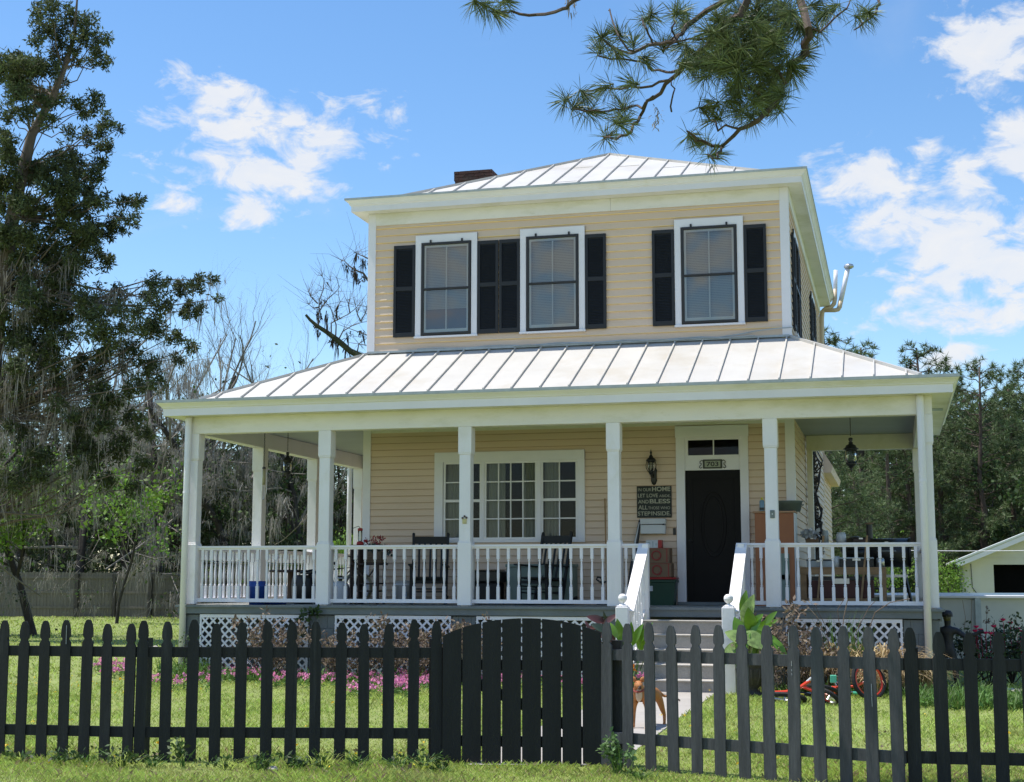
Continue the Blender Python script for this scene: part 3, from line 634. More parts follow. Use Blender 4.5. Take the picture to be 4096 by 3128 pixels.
def lattice(a, b, z0=.12, z1=1.005):
    mb = MB(); y = YF-.02; w = .030; mb.box(a, b, y-.016, y, z1-.05, z1).box(a, a+.03, y-.015, y, z0, z1-.05).box(b-.03, b, y-.015, y, z0, z1-.05)
    hgt = z1-.05-z0; s = .137
    for dr, yy in ((1, y-.002), (-1, y-.009)):
        c = a-hgt-s
        while c < b+s:
            # strip centre line from (c,z0) going up-right (or mirrored), clipped to the panel
            p0, p1 = c, c+hgt
            for k in (0,):
                u0, u1 = p0, p1; t0, t1 = 0., 1.
                if u0 < a+.0: t0 = (a-u0)/hgt
                if u1 > b: t1 = (b-u0)/hgt
                if t1-t0 > .03:
                    X0, X1 = u0+hgt*t0, u0+hgt*t1; Z0, Z1 = z0+hgt*t0, z0+hgt*t1
                    if dr < 0: X0, X1 = a+b-X0, a+b-X1
                    mb.bar((X0, yy, Z0), (X1, yy, Z1), .006, w, (-(Z1-Z0), 0, (X1-X0)) if 1 else None)
            c += s
    return mb.build('lattice', m_trim, house)
for (a, b) in ((-1.92, -.10), (.34, 2.195), (2.59, 4.49), (7.13, 8.72)): lattice(a, b)
# ---- downspouts
for (ax_, ay, top, foot, nm) in ((-2.198, -2.26, 4.12, .15, 0), (9.058, -2.26, 4.12, .1, 1), (-2.36, 5.3, 4.12, .2, 2)):
    MB().tube([(ax_, ay, foot), (ax_, ay, top-.05), (ax_, ay+.02, top)], .052, 14).build('downspout', m_trim, house, True)
    mb = MB(); mb.lathe([(.057, 0), (.057, .03)], (ax_, ay, 2.9), 12); mb.build('downspout_strap', m_trim, house)
# ---- vent pipes at the back corner
def onp(x, y, Y=10.6): return on(x, y, 1, Y)
m_creamp = M('cream_pipe', (.58, .46, .32), .45, .05, 3)
A0 = onp(3286, 2350); A0[2] = .6
mb = MB(); mb.tube([A0, onp(3286, 1700), onp(3286, 1270), onp(3289, 1248), onp(3300, 1236), onp(3325, 1228), onp(3336, 1215), onp(3340, 1195), onp(3341, 1156)], [.06]*3+[.056, .05, .05, .05, .05, .047], 12)
mb.tube([onp(3290, 1241), onp(3340, 1241), onp(3352, 1238), onp(3358, 1228), onp(3363, 1205)], [.05, .05, .055, .055, .055], 12)
vp = mb.build('vent_pipe', m_creamp, house, True)
mb = MB(); mb.tube([onp(3341, 1157), onp(3343, 1081)], .047, 12); mb.tube([onp(3363, 1206), onp(3391, 1076)], .055, 12); mb.build('white_pipe', m_poolf, vp, True)
c = onp(3395, 1064); MB().lathe([(.07, -.06), (.10, -.045), (.115, -.02), (.115, .0), (.10, .03), (.05, .05), (.0, .055)], c, 16).build('vent_cap', m_chrome, vp)
# ---- rear single storey wing
mb = MB(); siding(mb, (2, 10.42, 0), (1, 0, 0), (0, -1, 0), 5.1, .5, 4.1); siding(mb, (7.1, 10.42, 0), (0, 1, 0), (1, 0, 0), 5, .5, 4.1); siding(mb, (7.1, 15.42, 0), (-1, 0, 0), (0, 1, 0), 5.1, .5, 4.1)
mb.build('rear_wing_wall', m_siding, house)
q1, q2, q3 = (on(x_, y_, 1, 10.44) for x_, y_ in ((3331, 1865), (3324, 1890), (3308, 1815)))
F_ = [(7.1, 10.44, q2[2]), (q2[0], 10.44, q2[2]), (q1[0], 10.44, q1[2]), (7.1, 10.44, q3[2]+.15)]; mb = MB(); mb.add(F_+[(a, 15.6, c) for a, b_, c in F_], [(0, 1, 2, 3), (0, 4, 5, 1), (1, 5, 6, 2), (2, 6, 7, 3), (4, 7, 6, 5)]); mb.build('rear_wing_eave', m_siding, house)
# ================================================================ THINGS ON THE PORCH
def pz(x, y, Y): v = on(x, y, 1, Y); return float(v[0]), float(v[2])
def px_x(x, Y, z=1.8):
    # world x on plane y=Y for picture column x near height z
    v = on(x, 2250, 1, Y); return float(v[0])
# rocking chairs
def rocker(x, y, rz, label):
    t = thing('rocking_chair', label, 'rocking chair', (x, y, ZF), rz, 'black rocking chairs on the porch')
    # local: chair faces -y, x across
    w = .27; rk = lambda s: [(s, -.42, .045), (s, -.25, .015), (s, 0, .0), (s, .25, .015), (s, .48, .07), (s, .56, .10)]
    for s in (-w, w):
        mb = MB(); P = rk(s)
        for a, b in zip(P[:-1], P[1:]): mb.bar(np.array(a)+[0, 0, .02], np.array(b)+[0, 0, .02], .03, .04)
        mb.build('rocker', m_rock, t)
        MB().bar((s, .16, .04), (s*1.05, .40, 1.12), .042, .036, (0, 1, 0)).lathe([(.022, 0), (.026, .02), (.018, .045), (0, .05)], (s*1.05, .402, 1.115), 8).build('back_post', m_rock, t)
        MB().bar((s, -.22, .03), (s, -.24, .62), .042, .042, (0, 1, 0)).build('front_leg', m_rock, t)
        MB().bar((s, -.33, .635), (s*1.02, .30, .60), .085, .022).build('armrest', m_rock, t)
        MB().bar((s, -.22, .20), (s, .18, .17), .02, .02).bar((s, -.22, .30), (s, .20, .28), .02, .02).build('stretcher', m_rock, t)
    mb = MB(); mb.bar((-w*1.05, .385, 1.04), (w*1.05, .385, 1.04), .022, .12); mb.build('top_rail', m_rock, t)
    mb = MB(); mb.bar((-w, .232, .40), (w, .232, .40), .02, .06); mb.build('lower_rail', m_rock, t)
    for i in range(5):
        u = -w+.09+(2*w-.18)*i/4; MB().bar((u, .235, .41), (u*1.03, .375, 1.0), .035, .012, (0, 1, 0)).build('back_slat', m_rock, t)
    mb = MB()
    for i in range(6): mb.bar((-w, -.25+i*.085, .43-i*.008), (w, -.25+i*.085, .43-i*.008), .075, .022)
    mb.build('seat', m_rock, t)
    MB().bar((-w, -.23, .25), (w, -.23, .25), .02, .02).bar((-w, -.23, .36), (w, -.23, .36), .02, .05).bar((-w, .19, .2), (w, .19, .2), .02, .02).build('rung', m_rock, t)
rocker(px_x(1716, -.75), -.75, R(14), 'black slatted rocking chair left of the middle porch window, facing the steps')
rocker(px_x(2168, -.75), -.75, R(-24), 'black slatted rocking chair in front of the wide porch window, turned to the left')
# black box stool between the chairs
x, z = pz(1955, 2281, -.35)
t = thing('cooler_table', 'low black box table standing between the two rocking chairs', 'side table', (x, -.35, ZF)); h = z-ZF
MB().bev(-.25, .25, -.22, .22, h-.2, h, .03).build('lid', m_blk, t); MB().bev(-.21, .21, -.18, .18, 0.04, h-.2, .015).build('box', m_rock, t)
for sx in (-.18, .18): MB().box(sx-.03, sx+.03, -.17, .17, 0, .04).build('foot', m_blk, t)
# pale green chest by the wall
xa_, za = pz(2042, 2257, -.2); xb_, zb_ = pz(2303, 2257, -.2)
t = thing('storage_chest', 'low pale green chest behind the right rocking chair, under the wide window', 'chest', ((xa_+xb_)/2, -.26, ZF)); w = (xb_-xa_)/2; h = za-ZF
MB().bev(-w, w, -.2, .2, .03, h-.05, .006).build('body', m_teal, t); MB().bev(-w-.015, w+.015, -.215, .2, h-.048, h, .006).build('lid', m_teal, t)
MB().box(-w+.05, -w+.09, -.206, -.2, .06, h-.07).box(w-.09, w-.05, -.206, -.2, .06, h-.07).box(-.02, .02, -.206, -.2, .06, h-.07).build('batten', m_teal, t)
# broom handle leaning by third column
p = on(2419, 1994, 1, -.06); q = on(2428, 2390, 1, -.25); q[2] = ZF+.02
t = MB().tube([q, p], .012, 8); single(t, 'wooden_pole', m_wood, 'thin wooden pole leaning on the wall right of the wide porch window', 'pole')
# small dark plant stand right of chairs
x, z = pz(2410, 2293, -.4)
t = thing('plant_stand', 'small black plant stand with curled top beside the third porch column', 'plant stand', (x, -.4, ZF))
MB().lathe([(.0, 0), (.11, .0), (.11, .015), (.02, .03), (.015, .2), (.03, .24), (.012, .3), (.02, .34), (.07, .36), (.075, .375), (.0, .38)], n=14).build('stem', m_blk, t, True)
MB().tube([(.0, 0, .38), (-.03, 0, .43), (-.08, 0, .44), (-.10, 0, .40), (-.06, 0, .38)], .014, 8).build('curl', m_blk, t)
# geranium table, planter, feeder, tank, bike, buckets
TY = -.85
xa_, za = pz(1427, 2253, TY); xb_, _ = pz(1529, 2253, TY)
t = thing('plant_table', 'dark brown slatted wooden table carrying the geranium box, left of the rocking chairs', 'table', ((xa_+xb_)/2, TY, ZF)); w = (xb_-xa_)/2; h = za-ZF
MB().bev(-w-.03, w+.03, -.2, .2, h-.03, h, .004).build('table_top', m_dwood, t)
for sx in (-w+.02, w-.02):
    for sy in (-.16, .16): MB().box(sx-.02, sx+.02, sy-.02, sy+.02, 0, h-.03).build('leg', m_dwood, t)
for k in (.12, .32, .5): MB().box(-w+.04, w-.04, -.15, .15, h*k-.012, h*k+.012).build('shelf', m_dwood, t)
MB().bar((-w+.04, -.17, h-.05), (-w+.17, -.17, h-.22), .02, .03, (0, 1, 0)).bar((w-.04, -.17, h-.05), (w-.17, -.17, h-.22), .02, .03, (0, 1, 0)).build('brace', m_dwood, t)
px0, pw = pz(1466, 2250, TY); px1, pz1 = pz(1535, 2206, TY)
t = thing('flower_box', 'brown wicker box of red geraniums on the dark wooden table', 'flower box', ((px0+px1)/2, TY, ZF+h+.001)); w2 = (px1-px0)/2; hb = pz1-(ZF+h)
mb = MB(); mb.bev(-w2, w2, -.12, .12, 0, hb, .01)
for k in range(5): mb.bev(-w2-.006, w2+.006, -.126, .126, hb*k/5+.006, hb*(k+1)/5-.004, .004)
mb.build('planter', m_wick, t)
def blades(rng, C, n, size, asp=.45, spread=None, flat=0.):
    "n random leaf quads (folded) around centres C (k,3) with radii spread (k,3)"
    C = np.asarray(C, float).reshape(-1, 3); k = len(C); idx = rng.integers(0, k, n)
    S = np.asarray(spread, float); S = np.broadcast_to(S, (k, 3)) if S.ndim < 2 else S
    d = rng.normal(size=(n, 3)); d /= np.linalg.norm(d, axis=1)[:, None]; d *= rng.random(n)[:, None]**.45
    P = C[idx]+d*S[idx]
    a = rng.normal(size=(n, 3)); a[:, 2] *= (1-flat); a /= np.linalg.norm(a, axis=1)[:, None]
    b = rng.normal(size=(n, 3)); b -= a*(a*b).sum(1)[:, None]; b /= np.linalg.norm(b, axis=1)[:, None]
    s = size*(.6+.8*rng.random(n))[:, None]
    V = np.stack([P, P+a*s*.5+b*s*asp*.5, P+a*s, P+a*s*.5-b*s*asp*.5], 1).reshape(-1, 3)
    return V, np.arange(4*n).reshape(-1, 4)
def leafmesh(rng, C, n, size, asp=.45, spread=(1, 1, 1), flat=0.):
    mb = MB(); mb.add(*blades(rng, C, n, size, asp, spread, flat)); return mb
rng = np.random.default_rng(7)
leafmesh(rng, [(-.1, 0, hb+.05), (.1, 0, hb+.06), (.22, 0, hb), (0, -.05, hb+.02)], 260, .06, .7, (.13, .09, .07)).build('leaves', m_rleafg, t)
mb = MB()
for (a, b_, r_) in ((-.02, .19, .075), (.10, .22, .06), (-.15, .17, .05), (.22, .07, .06), (.30, .03, .05), (.05, .12, .06)):
    mb.add(*blades(rng, [(a, -.02, hb+b_)], 60, .028, .8, (r_, r_, r_*.8))); mb.tube([(a*.5, 0, hb), (a, -.02, hb+b_)], .004, 4)
mb.build('flowers', m_gera, t)
# hummingbird feeder
x, zt = pz(1441, 2112, TY-.05); _, zb2 = pz(1441, 2180, TY-.05)
t = thing('bird_feeder', 'red topped clear hummingbird feeder standing on the dark shelf behind the railing', 'bird feeder', (x, TY-.05, zb2)); H = zt-zb2
MB().lathe([(.0, 0), (.05, .0), (.062, .015), (.05, .05), (.02, .06), (0, .06)], n=14).build('base', m_red, t, True)
MB().lathe([(.032, .06), (.036, H*.4), (.036, H-.04)], n=12).build('glass_tube', m_glass, t, True); MB().lathe([(.0, H-.045), (.042, H-.045), (.042, H-.01), (.02, H), (0, H)], n=12).build('cap', m_red, t, True)
MB().tube([(0, 0, H), (-.03, 0, H+.03), (-.09, 0, H+.01), (-.14, 0, H-.01)], .005, 5).build('perch_wire', m_blk, t)
x0_, z0_ = pz(1416, 2180, TY); x1_, _ = pz(1453, 2180, TY)
t = thing('tall_shelf', 'narrow dark wooden shelf under the hummingbird feeder', 'shelf', ((x0_+x1_)/2, TY-.05, ZF)); w = (x1_-x0_)/2; hh_ = z0_-ZF
MB().bev(-w-.01, w+.01, -.13, .13, hh_-.03, hh_-.001, .004).build('top', m_dwood, t)
for sx in (-w+.015, w-.015): MB().box(sx-.015, sx+.015, -.12, .12, 0, hh_-.03).build('side', m_dwood, t)
for k in (.1, .45, .75): MB().box(-w+.03, w-.03, -.12, .12, hh_*k, hh_*k+.02).build('shelf_board', m_dwood, t)
# propane tank
x, z = pz(1360, 2320, -.9)
t = thing('gas_tank', 'white gas tank with a black valve behind the left porch railing', 'gas tank', (px_x(1362, -.9), -.9, ZF))
MB().lathe([(.0, .03), (.10, .03), (.11, .0), (.115, .03), (.145, .06), (.155, .12), (.155, .26), (.14, .32), (.09, .36), (.03, .375), (0, .376)], n=20).build('cylinder', m_wplas, t, True)
MB().tube([(.09*math.cos(a), .09*math.sin(a), .42) for a in np.linspace(.4, 5.9, 16)], .012, 6).tube([(.09, 0, .35), (.09, .02, .42)], .01, 5).tube([(-.09, 0, .35), (-.09, .02, .42)], .01, 5).build('collar', m_wplas, t)
MB().lathe([(.0, .37), (.02, .37), (.02, .43), (.045, .435), (.045, .46), (0, .465)], n=10).build('valve', m_blk, t)
# bicycle on the porch
def wheel(mb_t, mb_r, c, r, ax=(1, 0, 0), up=(0, 0, 1), tw=.022, spokes=True):
    c = np.array(c, float); ax = np.array(ax, float); ax /= np.linalg.norm(ax); u = np.array(up, float); u -= ax*(u@ax); u /= np.linalg.norm(u); v = np.cross(ax, u)
    P = [c+u*r*math.cos(a)+v*r*math.sin(a) for a in np.linspace(0, 2*PI, 33)]; mb_t.tube(P, tw, 7, False)
    P = [c+u*(r-tw*1.2)*math.cos(a)+v*(r-tw*1.2)*math.sin(a) for a in np.linspace(0, 2*PI, 33)]; mb_r.tube(P, tw*.6, 6, False)
    mb_r.tube([c-ax*.04, c+ax*.04], .014, 8)
    if spokes:
        for k in range(14): a = k*2*PI/14; mb_r.tube([c+ax*.015*(-1)**k, c+(u*math.cos(a)+v*math.sin(a))*(r-tw)], .0018, 3)
bx = px_x(1432, -.55)
t = thing('bicycle', 'black bicycle with a pale tyre parked on the porch behind the dark wooden table', 'bicycle', (bx, -.55, ZF), R(0))
for cx in (0, -.72):
    a, b_ = MB(), MB(); wheel(a, b_, (cx, 0, .27), .25, (.1, 1, 0)); w_ = thing('wheel', None, None); w_.parent = t; tag(w_); a.build('tyre', m_rub if cx else M('pale_tyre', (.38, .36, .25), .8), w_); b_.build('rim', m_chrome, w_)
MB().tube([(-.72, .03, .27), (-.42, .03, .27), (-.50, .03, .62), (-.72, .03, .27)], .014, 6).tube([(-.42, .03, .27), (-.10, .03, .60), (-.50, .03, .56)], .017, 6).tube([(0, .03, .27), (-.07, .03, .55), (-.11, .03, .74)], .017, 6).build('frame', m_blk, t)
MB().tube([(-.11, -.22, .78), (-.12, -.1, .78), (-.11, .03, .75), (-.12, .16, .78), (-.11, .26, .78)], .012, 6).build('handlebar', m_blk, t)
MB().bev(-.60, -.40, -.04, .10, .64, .69, .02).build('saddle', m_blk, t)
# white buckets
x = px_x(1617, -.45)
t = thing('bucket', 'white plastic bucket on the porch floor left of the left rocking chair', 'bucket', (x, -.45, ZF))
MB().lathe([(.0, .0), (.115, .0), (.14, .30), (.147, .305), (.147, .315), (.14, .32), (.14, .36), (.148, .362), (.148, .372), (.135, .372), (.135, .33), (0, .33)], n=20).build('pail', m_wplas, t, True)
MB().box(.02, .10, -.137, -.131, .12, .2).build('sticker', m_lblue, t); MB().tube([(.145*math.cos(a), .145*math.sin(a), .34-.05*math.sin(a)) for a in np.linspace(PI, 2*PI, 12)], .004, 4).build('handle', m_chrome, t)
# blue bin at the left front corner
x, zt = pz(1030, 2324, -1.88); 
t = thing('bin', 'blue plastic bin behind the left end of the front railing', 'bin', (x, -1.88, ZF)); H = zt-ZF
MB().lathe([(.0, .0), (.125, .0), (.135, H*.72), (.145, H*.75), (.145, H*.8), (.14, H*.82), (.142, H), (.12, H), (.115, .05), (0, .05)], n=20).build('tub', m_blue, t, True)
t = single(MB().lathe([(.0, 0), (.17, .0), (.21, .04), (.215, .055), (.18, .055), (.16, .03), (0, .03)], n=18), 'saucer', m_blue, 'round blue plastic saucer on the floor beside the blue bin', 'saucer', (x+.18, -1.6, ZF), smooth=True)
# pedestal table and stump on the left side porch
x0_, zt = pz(1085, 2280, -.4); x1_, _ = pz(1249, 2280, -.4)
t = thing('pedestal_table', 'dark round topped table on one thick wooden post at the left side porch', 'table', ((x0_+x1_)/2, -.4, ZF)); r_ = (x1_-x0_)/2; H = zt-ZF
MB().lathe([(.0, H-.04), (r_, H-.04), (r_+.005, H-.02), (r_, H), (0, H)], n=28).build('table_top', m_dwood, t)
MB().lathe([(.0, 0), (.08, .0), (.07, .05), (.065, H-.05), (.1, H-.04), (0, H-.04)], n=14).build('post', M('post_wood', (.10, .065, .045), .8, .3, 8, stretch=(1, 1, .3)), t, True)
x = px_x(1216, -.9)
t = thing('barrel_planter', 'black barrel shaped planter standing beside the pedestal table', 'planter', (x, -.9, ZF))
MB().lathe([(.0, .0), (.15, .0), (.19, .12), (.20, .28), (.19, .40), (.17, .47), (.15, .47), (.15, .42), (0, .42)], n=18).build('barrel', m_blk, t, True)
MB().tube([(.17*math.cos(a), .17*math.sin(a), .50+.05*math.cos(a)) for a in np.linspace(-1.5, 1.8, 14)], .018, 7).build('hoop', m_blk, t)
# ---- lanterns, chime
def lantern(t, s=1.):
    # hanging lantern, origin at its top loop, hanging down
    MB().lathe([(.0, -.02), (.03, -.03), (.035, -.06), (.02, -.085), (.035, -.10), (.03, -.12), (.07, -.14), (.085, -.175), (.115, -.19), (.115, -.20), (.08, -.205), (0, -.205)], n=18).build('hood', m_blk, t, True)
    MB().lathe([(.074, -.205), (.088, -.28), (.082, -.36), (.055, -.41)], n=14).build('glass', m_glass, t, True)
    for k in range(6):
        a = k*PI/3+.3; MB().tube([(r_*math.cos(a), r_*math.sin(a), z) for r_, z in ((.085, -.20), (.102, -.26), (.104, -.31), (.09, -.37), (.058, -.415))], .006, 5).build('cage_bar', m_blk, t)
    MB().tube([(0, 0, -.2), (0, 0, -.4)], .012, 6).build('candle_tube', m_blk, t)
    MB().lathe([(.0, -.41), (.085, -.405), (.075, -.43), (.05, -.45), (.03, -.47), (.015, -.49), (.02, -.50), (.008, -.53), (0, -.55)], n=16).build('base', m_blk, t, True)
def chain(mb, p, q):
    p = np.array(p, float); q = np.array(q, float); n = int(np.linalg.norm(q-p)/.03)
    for i in range(n):
        c = p+(q-p)*(i+.5)/n; a = (1, 0, 0) if i % 2 else (0, 1, 0); a = np.array(a)
        P = [c+a*.009*math.cos(u)+np.array([0, 0, .02])*math.sin(u) for u in np.linspace(0, 2*PI, 9)]; mb.tube(P, .003, 4, False)
YL_ = .25
xl, zl = pz(1151, 1803, YL_); t = thing('hanging_lantern', 'black caged lantern hanging from a chain over the left side porch', 'lantern', (xl, YL_, zl), 0, 'lanterns on the porch')
lantern(t); t.scale = (.88, .88, .92); mb = MB(); chain(mb, (0, 0, 0), (0, 0, (ZP-zl)/.92)); mb.build('chain', m_blk, t)
sc = .9
xr, zr = pz(3402, 1744, -1.05); t2 = thing('hanging_lantern', 'black caged lantern hanging from a thin rod over the right end of the porch', 'lantern', (xr, -1.05, zr), 0, 'lanterns on the porch')
lantern(t2); MB().tube([(0, 0, 0), (0, 0, ZP-zr)], .006, 6).build('rod', m_blk, t2)
xw, zw = pz(2606, 1940, -.12)
t3 = thing('wall_lantern', 'black carriage lantern on the wall above the slogan sign', 'wall lantern', (xw, 0, zw+.02))
_, zt = pz(2604, 1800, -.15); H = zt-zw
MB().lathe([(.0, H), (.008, H-.03), (.02, H-.06), (.012, H-.09), (.03, H-.12), (.035, H-.14), (.075, H-.17), (.085, H-.20), (.05, H-.205), (0, H-.205)], (0, -.14, 0), 16).build('hood', m_blk, t3, True)
MB().lathe([(.06, H-.205), (.068, H-.27), (.055, H-.35), (.04, H-.36)], (0, -.14, 0), 14).build('glass', m_glass, t3, True)
for k in range(6):
    a = k*PI/3; MB().tube([(r_*math.cos(a), -.14+r_*math.sin(a), z) for r_, z in ((.065, H-.2), (.083, H-.26), (.078, H-.31), (.045, H-.37))], .006, 5).build('cage_bar', m_blk, t3)
MB().lathe([(.0, H-.36), (.05, H-.36), (.045, H-.38), (.02, H-.42), (0, H-.42)], (0, -.14, 0), 12).build('base', m_blk, t3, True)
MB().tube([(0, -.13, H-.4), (.0, -.12, H-.44), (.02, -.06, H-.45), (.025, -.03, H-.40)], .016, 7).build('arm', m_blk, t3)
MB().lathe([(.0, -.02), (.03, 0), (.05, .05), (.045, .18), (.055, .22), (.03, .26), (0, .27)], (.025, -.02, 0), 14, 1, .6).build('wall_plate', m_blk, t3, True)
xc, zc = pz(1056, 1876, -1.2)
t = thing('wind_chime', 'patterned tube wind chime hanging from a chain near the left corner of the porch', 'wind chime', (xc, -1.2, zc))
mb = MB(); chain(mb, (0, 0, .04), (0, 0, ZP-zc)); mb.build('chain', m_blk, t)
MB().lathe([(.0, .04), (.028, .03), (.03, 0), (0, 0)], n=10).build('cap', m_blk, t)
MB().lathe([(.024, 0), (.024, -.26), (0, -.26)], n=12).build('tube', M('painted_tube', (.35, .33, .20), .4, .1, 4, dirt=[((.5, .10, .03), .9, 18, .52)]), t, True)
for sx in (-.04, .0, .04): MB().tube([(sx, .03, -.02), (sx, .03, -.30-abs(sx)*2), (sx*.3, .02, -.48)], .004, 5).build('chime_rod', m_chrome, t)
MB().lathe([(.0, -.52), (.012, -.5), (.0, -.46)], n=8).build('drop', m_chrome, t)
# ---- wall plaques, letter box, sign
def textobj(s, size, mat, parent, loc, bold=0., w=None):
    c = bpy.data.curves.new('lettering', 'FONT'); c.body = s; c.size = size; c.extrude = .0015; c.offset = bold; o = bpy.data.objects.new('lettering', c); COL.objects.link(o)
    dg = bpy.context.evaluated_depsgraph_get(); me = bpy.data.meshes.new_from_object(o.evaluated_get(dg)); bpy.data.objects.remove(o)
    me.name = 'lettering'; me.materials.clear(); me.materials.append(mat); n = len(me.vertices); v = np.zeros(n*3); me.vertices.foreach_get('co', v); v = v.reshape(-1, 3)
    x0, x1 = v[:, 0].min(), v[:, 0].max(); v[:, 0] -= x0
    if w: v[:, 0] *= w/(x1-x0)
    me.vertices.foreach_set('co', v.ravel()); o = bpy.data.objects.new('lettering', me); COL.objects.link(o); o.parent = parent; o.rotation_euler = (PI/2, 0, 0); o.location = loc; return o
sx0, sx1, sz0, sz1 = 4.650, 5.213, 2.540, 3.048
t = thing('slogan_sign', 'black square sign with five lines of pale lettering left of the front door', 'sign', (sx0, -.02, sz0))
MB().bev(0, sx1-sx0, -.02, 0, 0, sz1-sz0, .003).build('board', m_signb, t)
Wd = sx1-sx0; yy = -.0215
rows = [[('IN OUR', .02, .215, .072, 0), ('HOME', .25, .295, .098, .0022)], [('LET LOVE', .018, .325, .082, .001), ('ABIDE,', .365, .18, .058, 0)], [('AND', .022, .17, .080, .001), ('BLESS', .21, .33, .094, .002)],
        [('ALL', .024, .15, .094, .001), ('THOSE WHO', .182, .355, .066, 0)], [('STEP', .014, .205, .092, .001), ('INSIDE.', .235, .31, .092, .001)]]
for i, row in enumerate(rows):
    z = (sz1-sz0)-.083-.0975*i
    for (s, x, w, size, b_) in row: textobj(s, size, m_signt, t, (x, yy, z), b_, w)
t = thing('number_plaque', 'dark scrolled house number plaque over the front door reading 703', 'number plaque', (5.88, -.032, 3.385))
MB().bev(-.155, .155, -.018, 0, -.073, .073, .006).build('frame', M('plaque_bronze', (.05, .055, .045), .5, .2, 9), t); MB().bev(-.125, .125, -.021, -.01, -.05, .05, .003).build('face', M('plaque_face', (.34, .36, .28), .6, .1, 6), t)
textobj('703', .098, m_blk, t, (-.095, -.0225, -.034), .002, .19)
for s in (-1, 1):
    mb = MB(); mb.tube([(s*(.155+.03*k), -.01, z) for k, z in ((0, .05), (.7, .06), (1.6, .04), (1.5, .01), (.8, .015), (.9, -.01), (1.7, -.03), (1.9, -.05), (1.2, -.065), (.4, -.05))], .007, 5); mb.build('scroll', m_blk, t)
t = thing('letter_box', 'white wall mounted letter box below the slogan sign', 'letter box', (4.715, -.02, 2.277))
MB().bev(0, .405, -.10, 0, 0, .148, .008).build('box', m_wplas, t); MB().bev(-.003, .41, -.106, 0, .153, .243, .008).build('flap', m_wplas, t)
MB().lathe([(.0, 0), (.017, 0), (.014, .02), (0, .022)], (0, 0, 0), 10).build('knob', m_blk, t).location = (.375, -.115, .14); MB().box(.02, .36, -.1065, -.10, .147, .156).build('slot', m_blk, t)
x, z = pz(2698, 2126, -.02); t = thing('door_bell', 'small dark door bell on the wall left of the door frame', 'door bell', (x, -.02, z)); MB().bev(-.022, .022, -.02, 0, -.055, .055, .004).build('case', m_blk, t); MB().lathe([(.0, .0), (.009, 0), (.007, .006), (0, .006)], n=10).build('button', m_gutter, t).rotation_euler = (PI/2, 0, 0)
# folded black umbrella leaning
p = on(2560, 2078, 1, -.08); q = on(2512, 2340, 1, -.3); q[2] = ZF+.15
t = thing('folded_umbrella', 'folded black umbrella with a pale stripe leaning left of the letter box', 'umbrella', q); d = p-q
MB().tube([d*0, d*.12, d*.4, d*.75, d*.97, d], [.012, .035, .045, .035, .02, .012], 10).build('canopy', m_blk, t, True)
MB().tube([d*.45+[-.02, -.04, 0], d*.75+[-.012, -.033, 0], d*.96+[0, -.02, 0]], [.008, .014, .008], 6).build('stripe', m_wplas, t, True); MB().tube([d*0, d*-.1-[0, 0, .03]], .01, 6).build('handle', m_dwood, t)
# boxes stack
BY = -.38
def cbox(x0, x1, ztop, zbot, name, label, mat, cat, Y=BY, dp=.32, group=None):
    a, _ = pz(x0, 2250, Y); b_, _ = pz(x1, 2250, Y); zt = pz(2640, ztop, Y)[1]; zz = pz(2640, zbot, Y)[1]
    t = thing(name, label, cat, ((a+b_)/2, Y+dp/2, zz), 0, group); w = (b_-a)/2; h = zt-zz
    return t, w, h
t, w, h = cbox(2573, 2700, 2318, 2413, 'storage_tote', 'dark green storage tote with a red lid on the floor left of the door', m_green, 'tote'); t.location.z = ZF; 
zt_ = pz(2640, 2318, BY)[1]; h = zt_-ZF; mb = MB(); mb.lathe([(.0, 0), (w*1.12, 0), (w*1.3, h)], n=4); mb = MB(); 
mb.add([(-w*.86, -.14, 0), (w*.86, -.14, 0), (w*.86, .14, 0), (-w*.86, .14, 0), (-w, -.16, h), (w, -.16, h), (w, .16, h), (-w, .16, h)], np.array([(3, 2, 1, 0), (4, 5, 6, 7), (0, 1, 5, 4), (1, 2, 6, 5), (2, 3, 7, 6), (3, 0, 4, 7)])); mb.bev(-w-.012, w+.012, -.17, .17, h-.05, h-.0, .008); mb.build('tub', m_green, t)
MB().bev(-w-.015, w+.015, -.175, .175, h+.001, h+.035, .01).build('lid', m_red, t); MB().box(-w*.62, -w*.42, -.163, -.155, h*.55, h*.75).build('label_patch', m_wplas, t); top = ZF+h+.037
def carton(x0, x1, zlo, hgt, label):
    a, _ = pz(x0, 2250, BY); b_, _ = pz(x1, 2250, BY); w = (b_-a)/2
    t = thing('carton', label, 'carton', ((a+b_)/2, BY+.16, zlo), 0, 'cardboard cartons with red rings'); MB().bev(-w, w, -.15, .15, 0, hgt, .004).build('box', m_card, t)
    MB().box(w-.05, w-.035, -.1525, -.1500, .01, hgt-.01).box(-w+.01, w-.01, -.1522, -.1500, hgt*.93, hgt*.96).build('red_band', m_cardr, t)
    mb = MB(); P = [(.02+.07*math.cos(k), -.153, hgt*.5+.07*math.sin(k)) for k in np.linspace(0, 2*PI, 24)]; mb.tube(P, .012, 5, False); mb.bar((.04, -.153, hgt*.5-.02), (.085, -.153, hgt*.5-.075), .004, .02, (0, -1, 0)); mb.build('ring_mark', m_cardr, t); return zlo+hgt+.002
z1 = carton(2560, 2684, top, pz(2640, 2252, BY)[1]-top, 'lower cardboard carton with a red ring mark, standing on the green tote')
z2 = carton(2562, 2678, z1, pz(2640, 2192, BY)[1]-z1, 'upper cardboard carton with a red ring mark, under the red and white box')
a, _ = pz(2583, 2180, BY); b_, _ = pz(2646, 2180, BY); w = (b_-a)/2; h = pz(2640, 2160, BY)[1]-z2
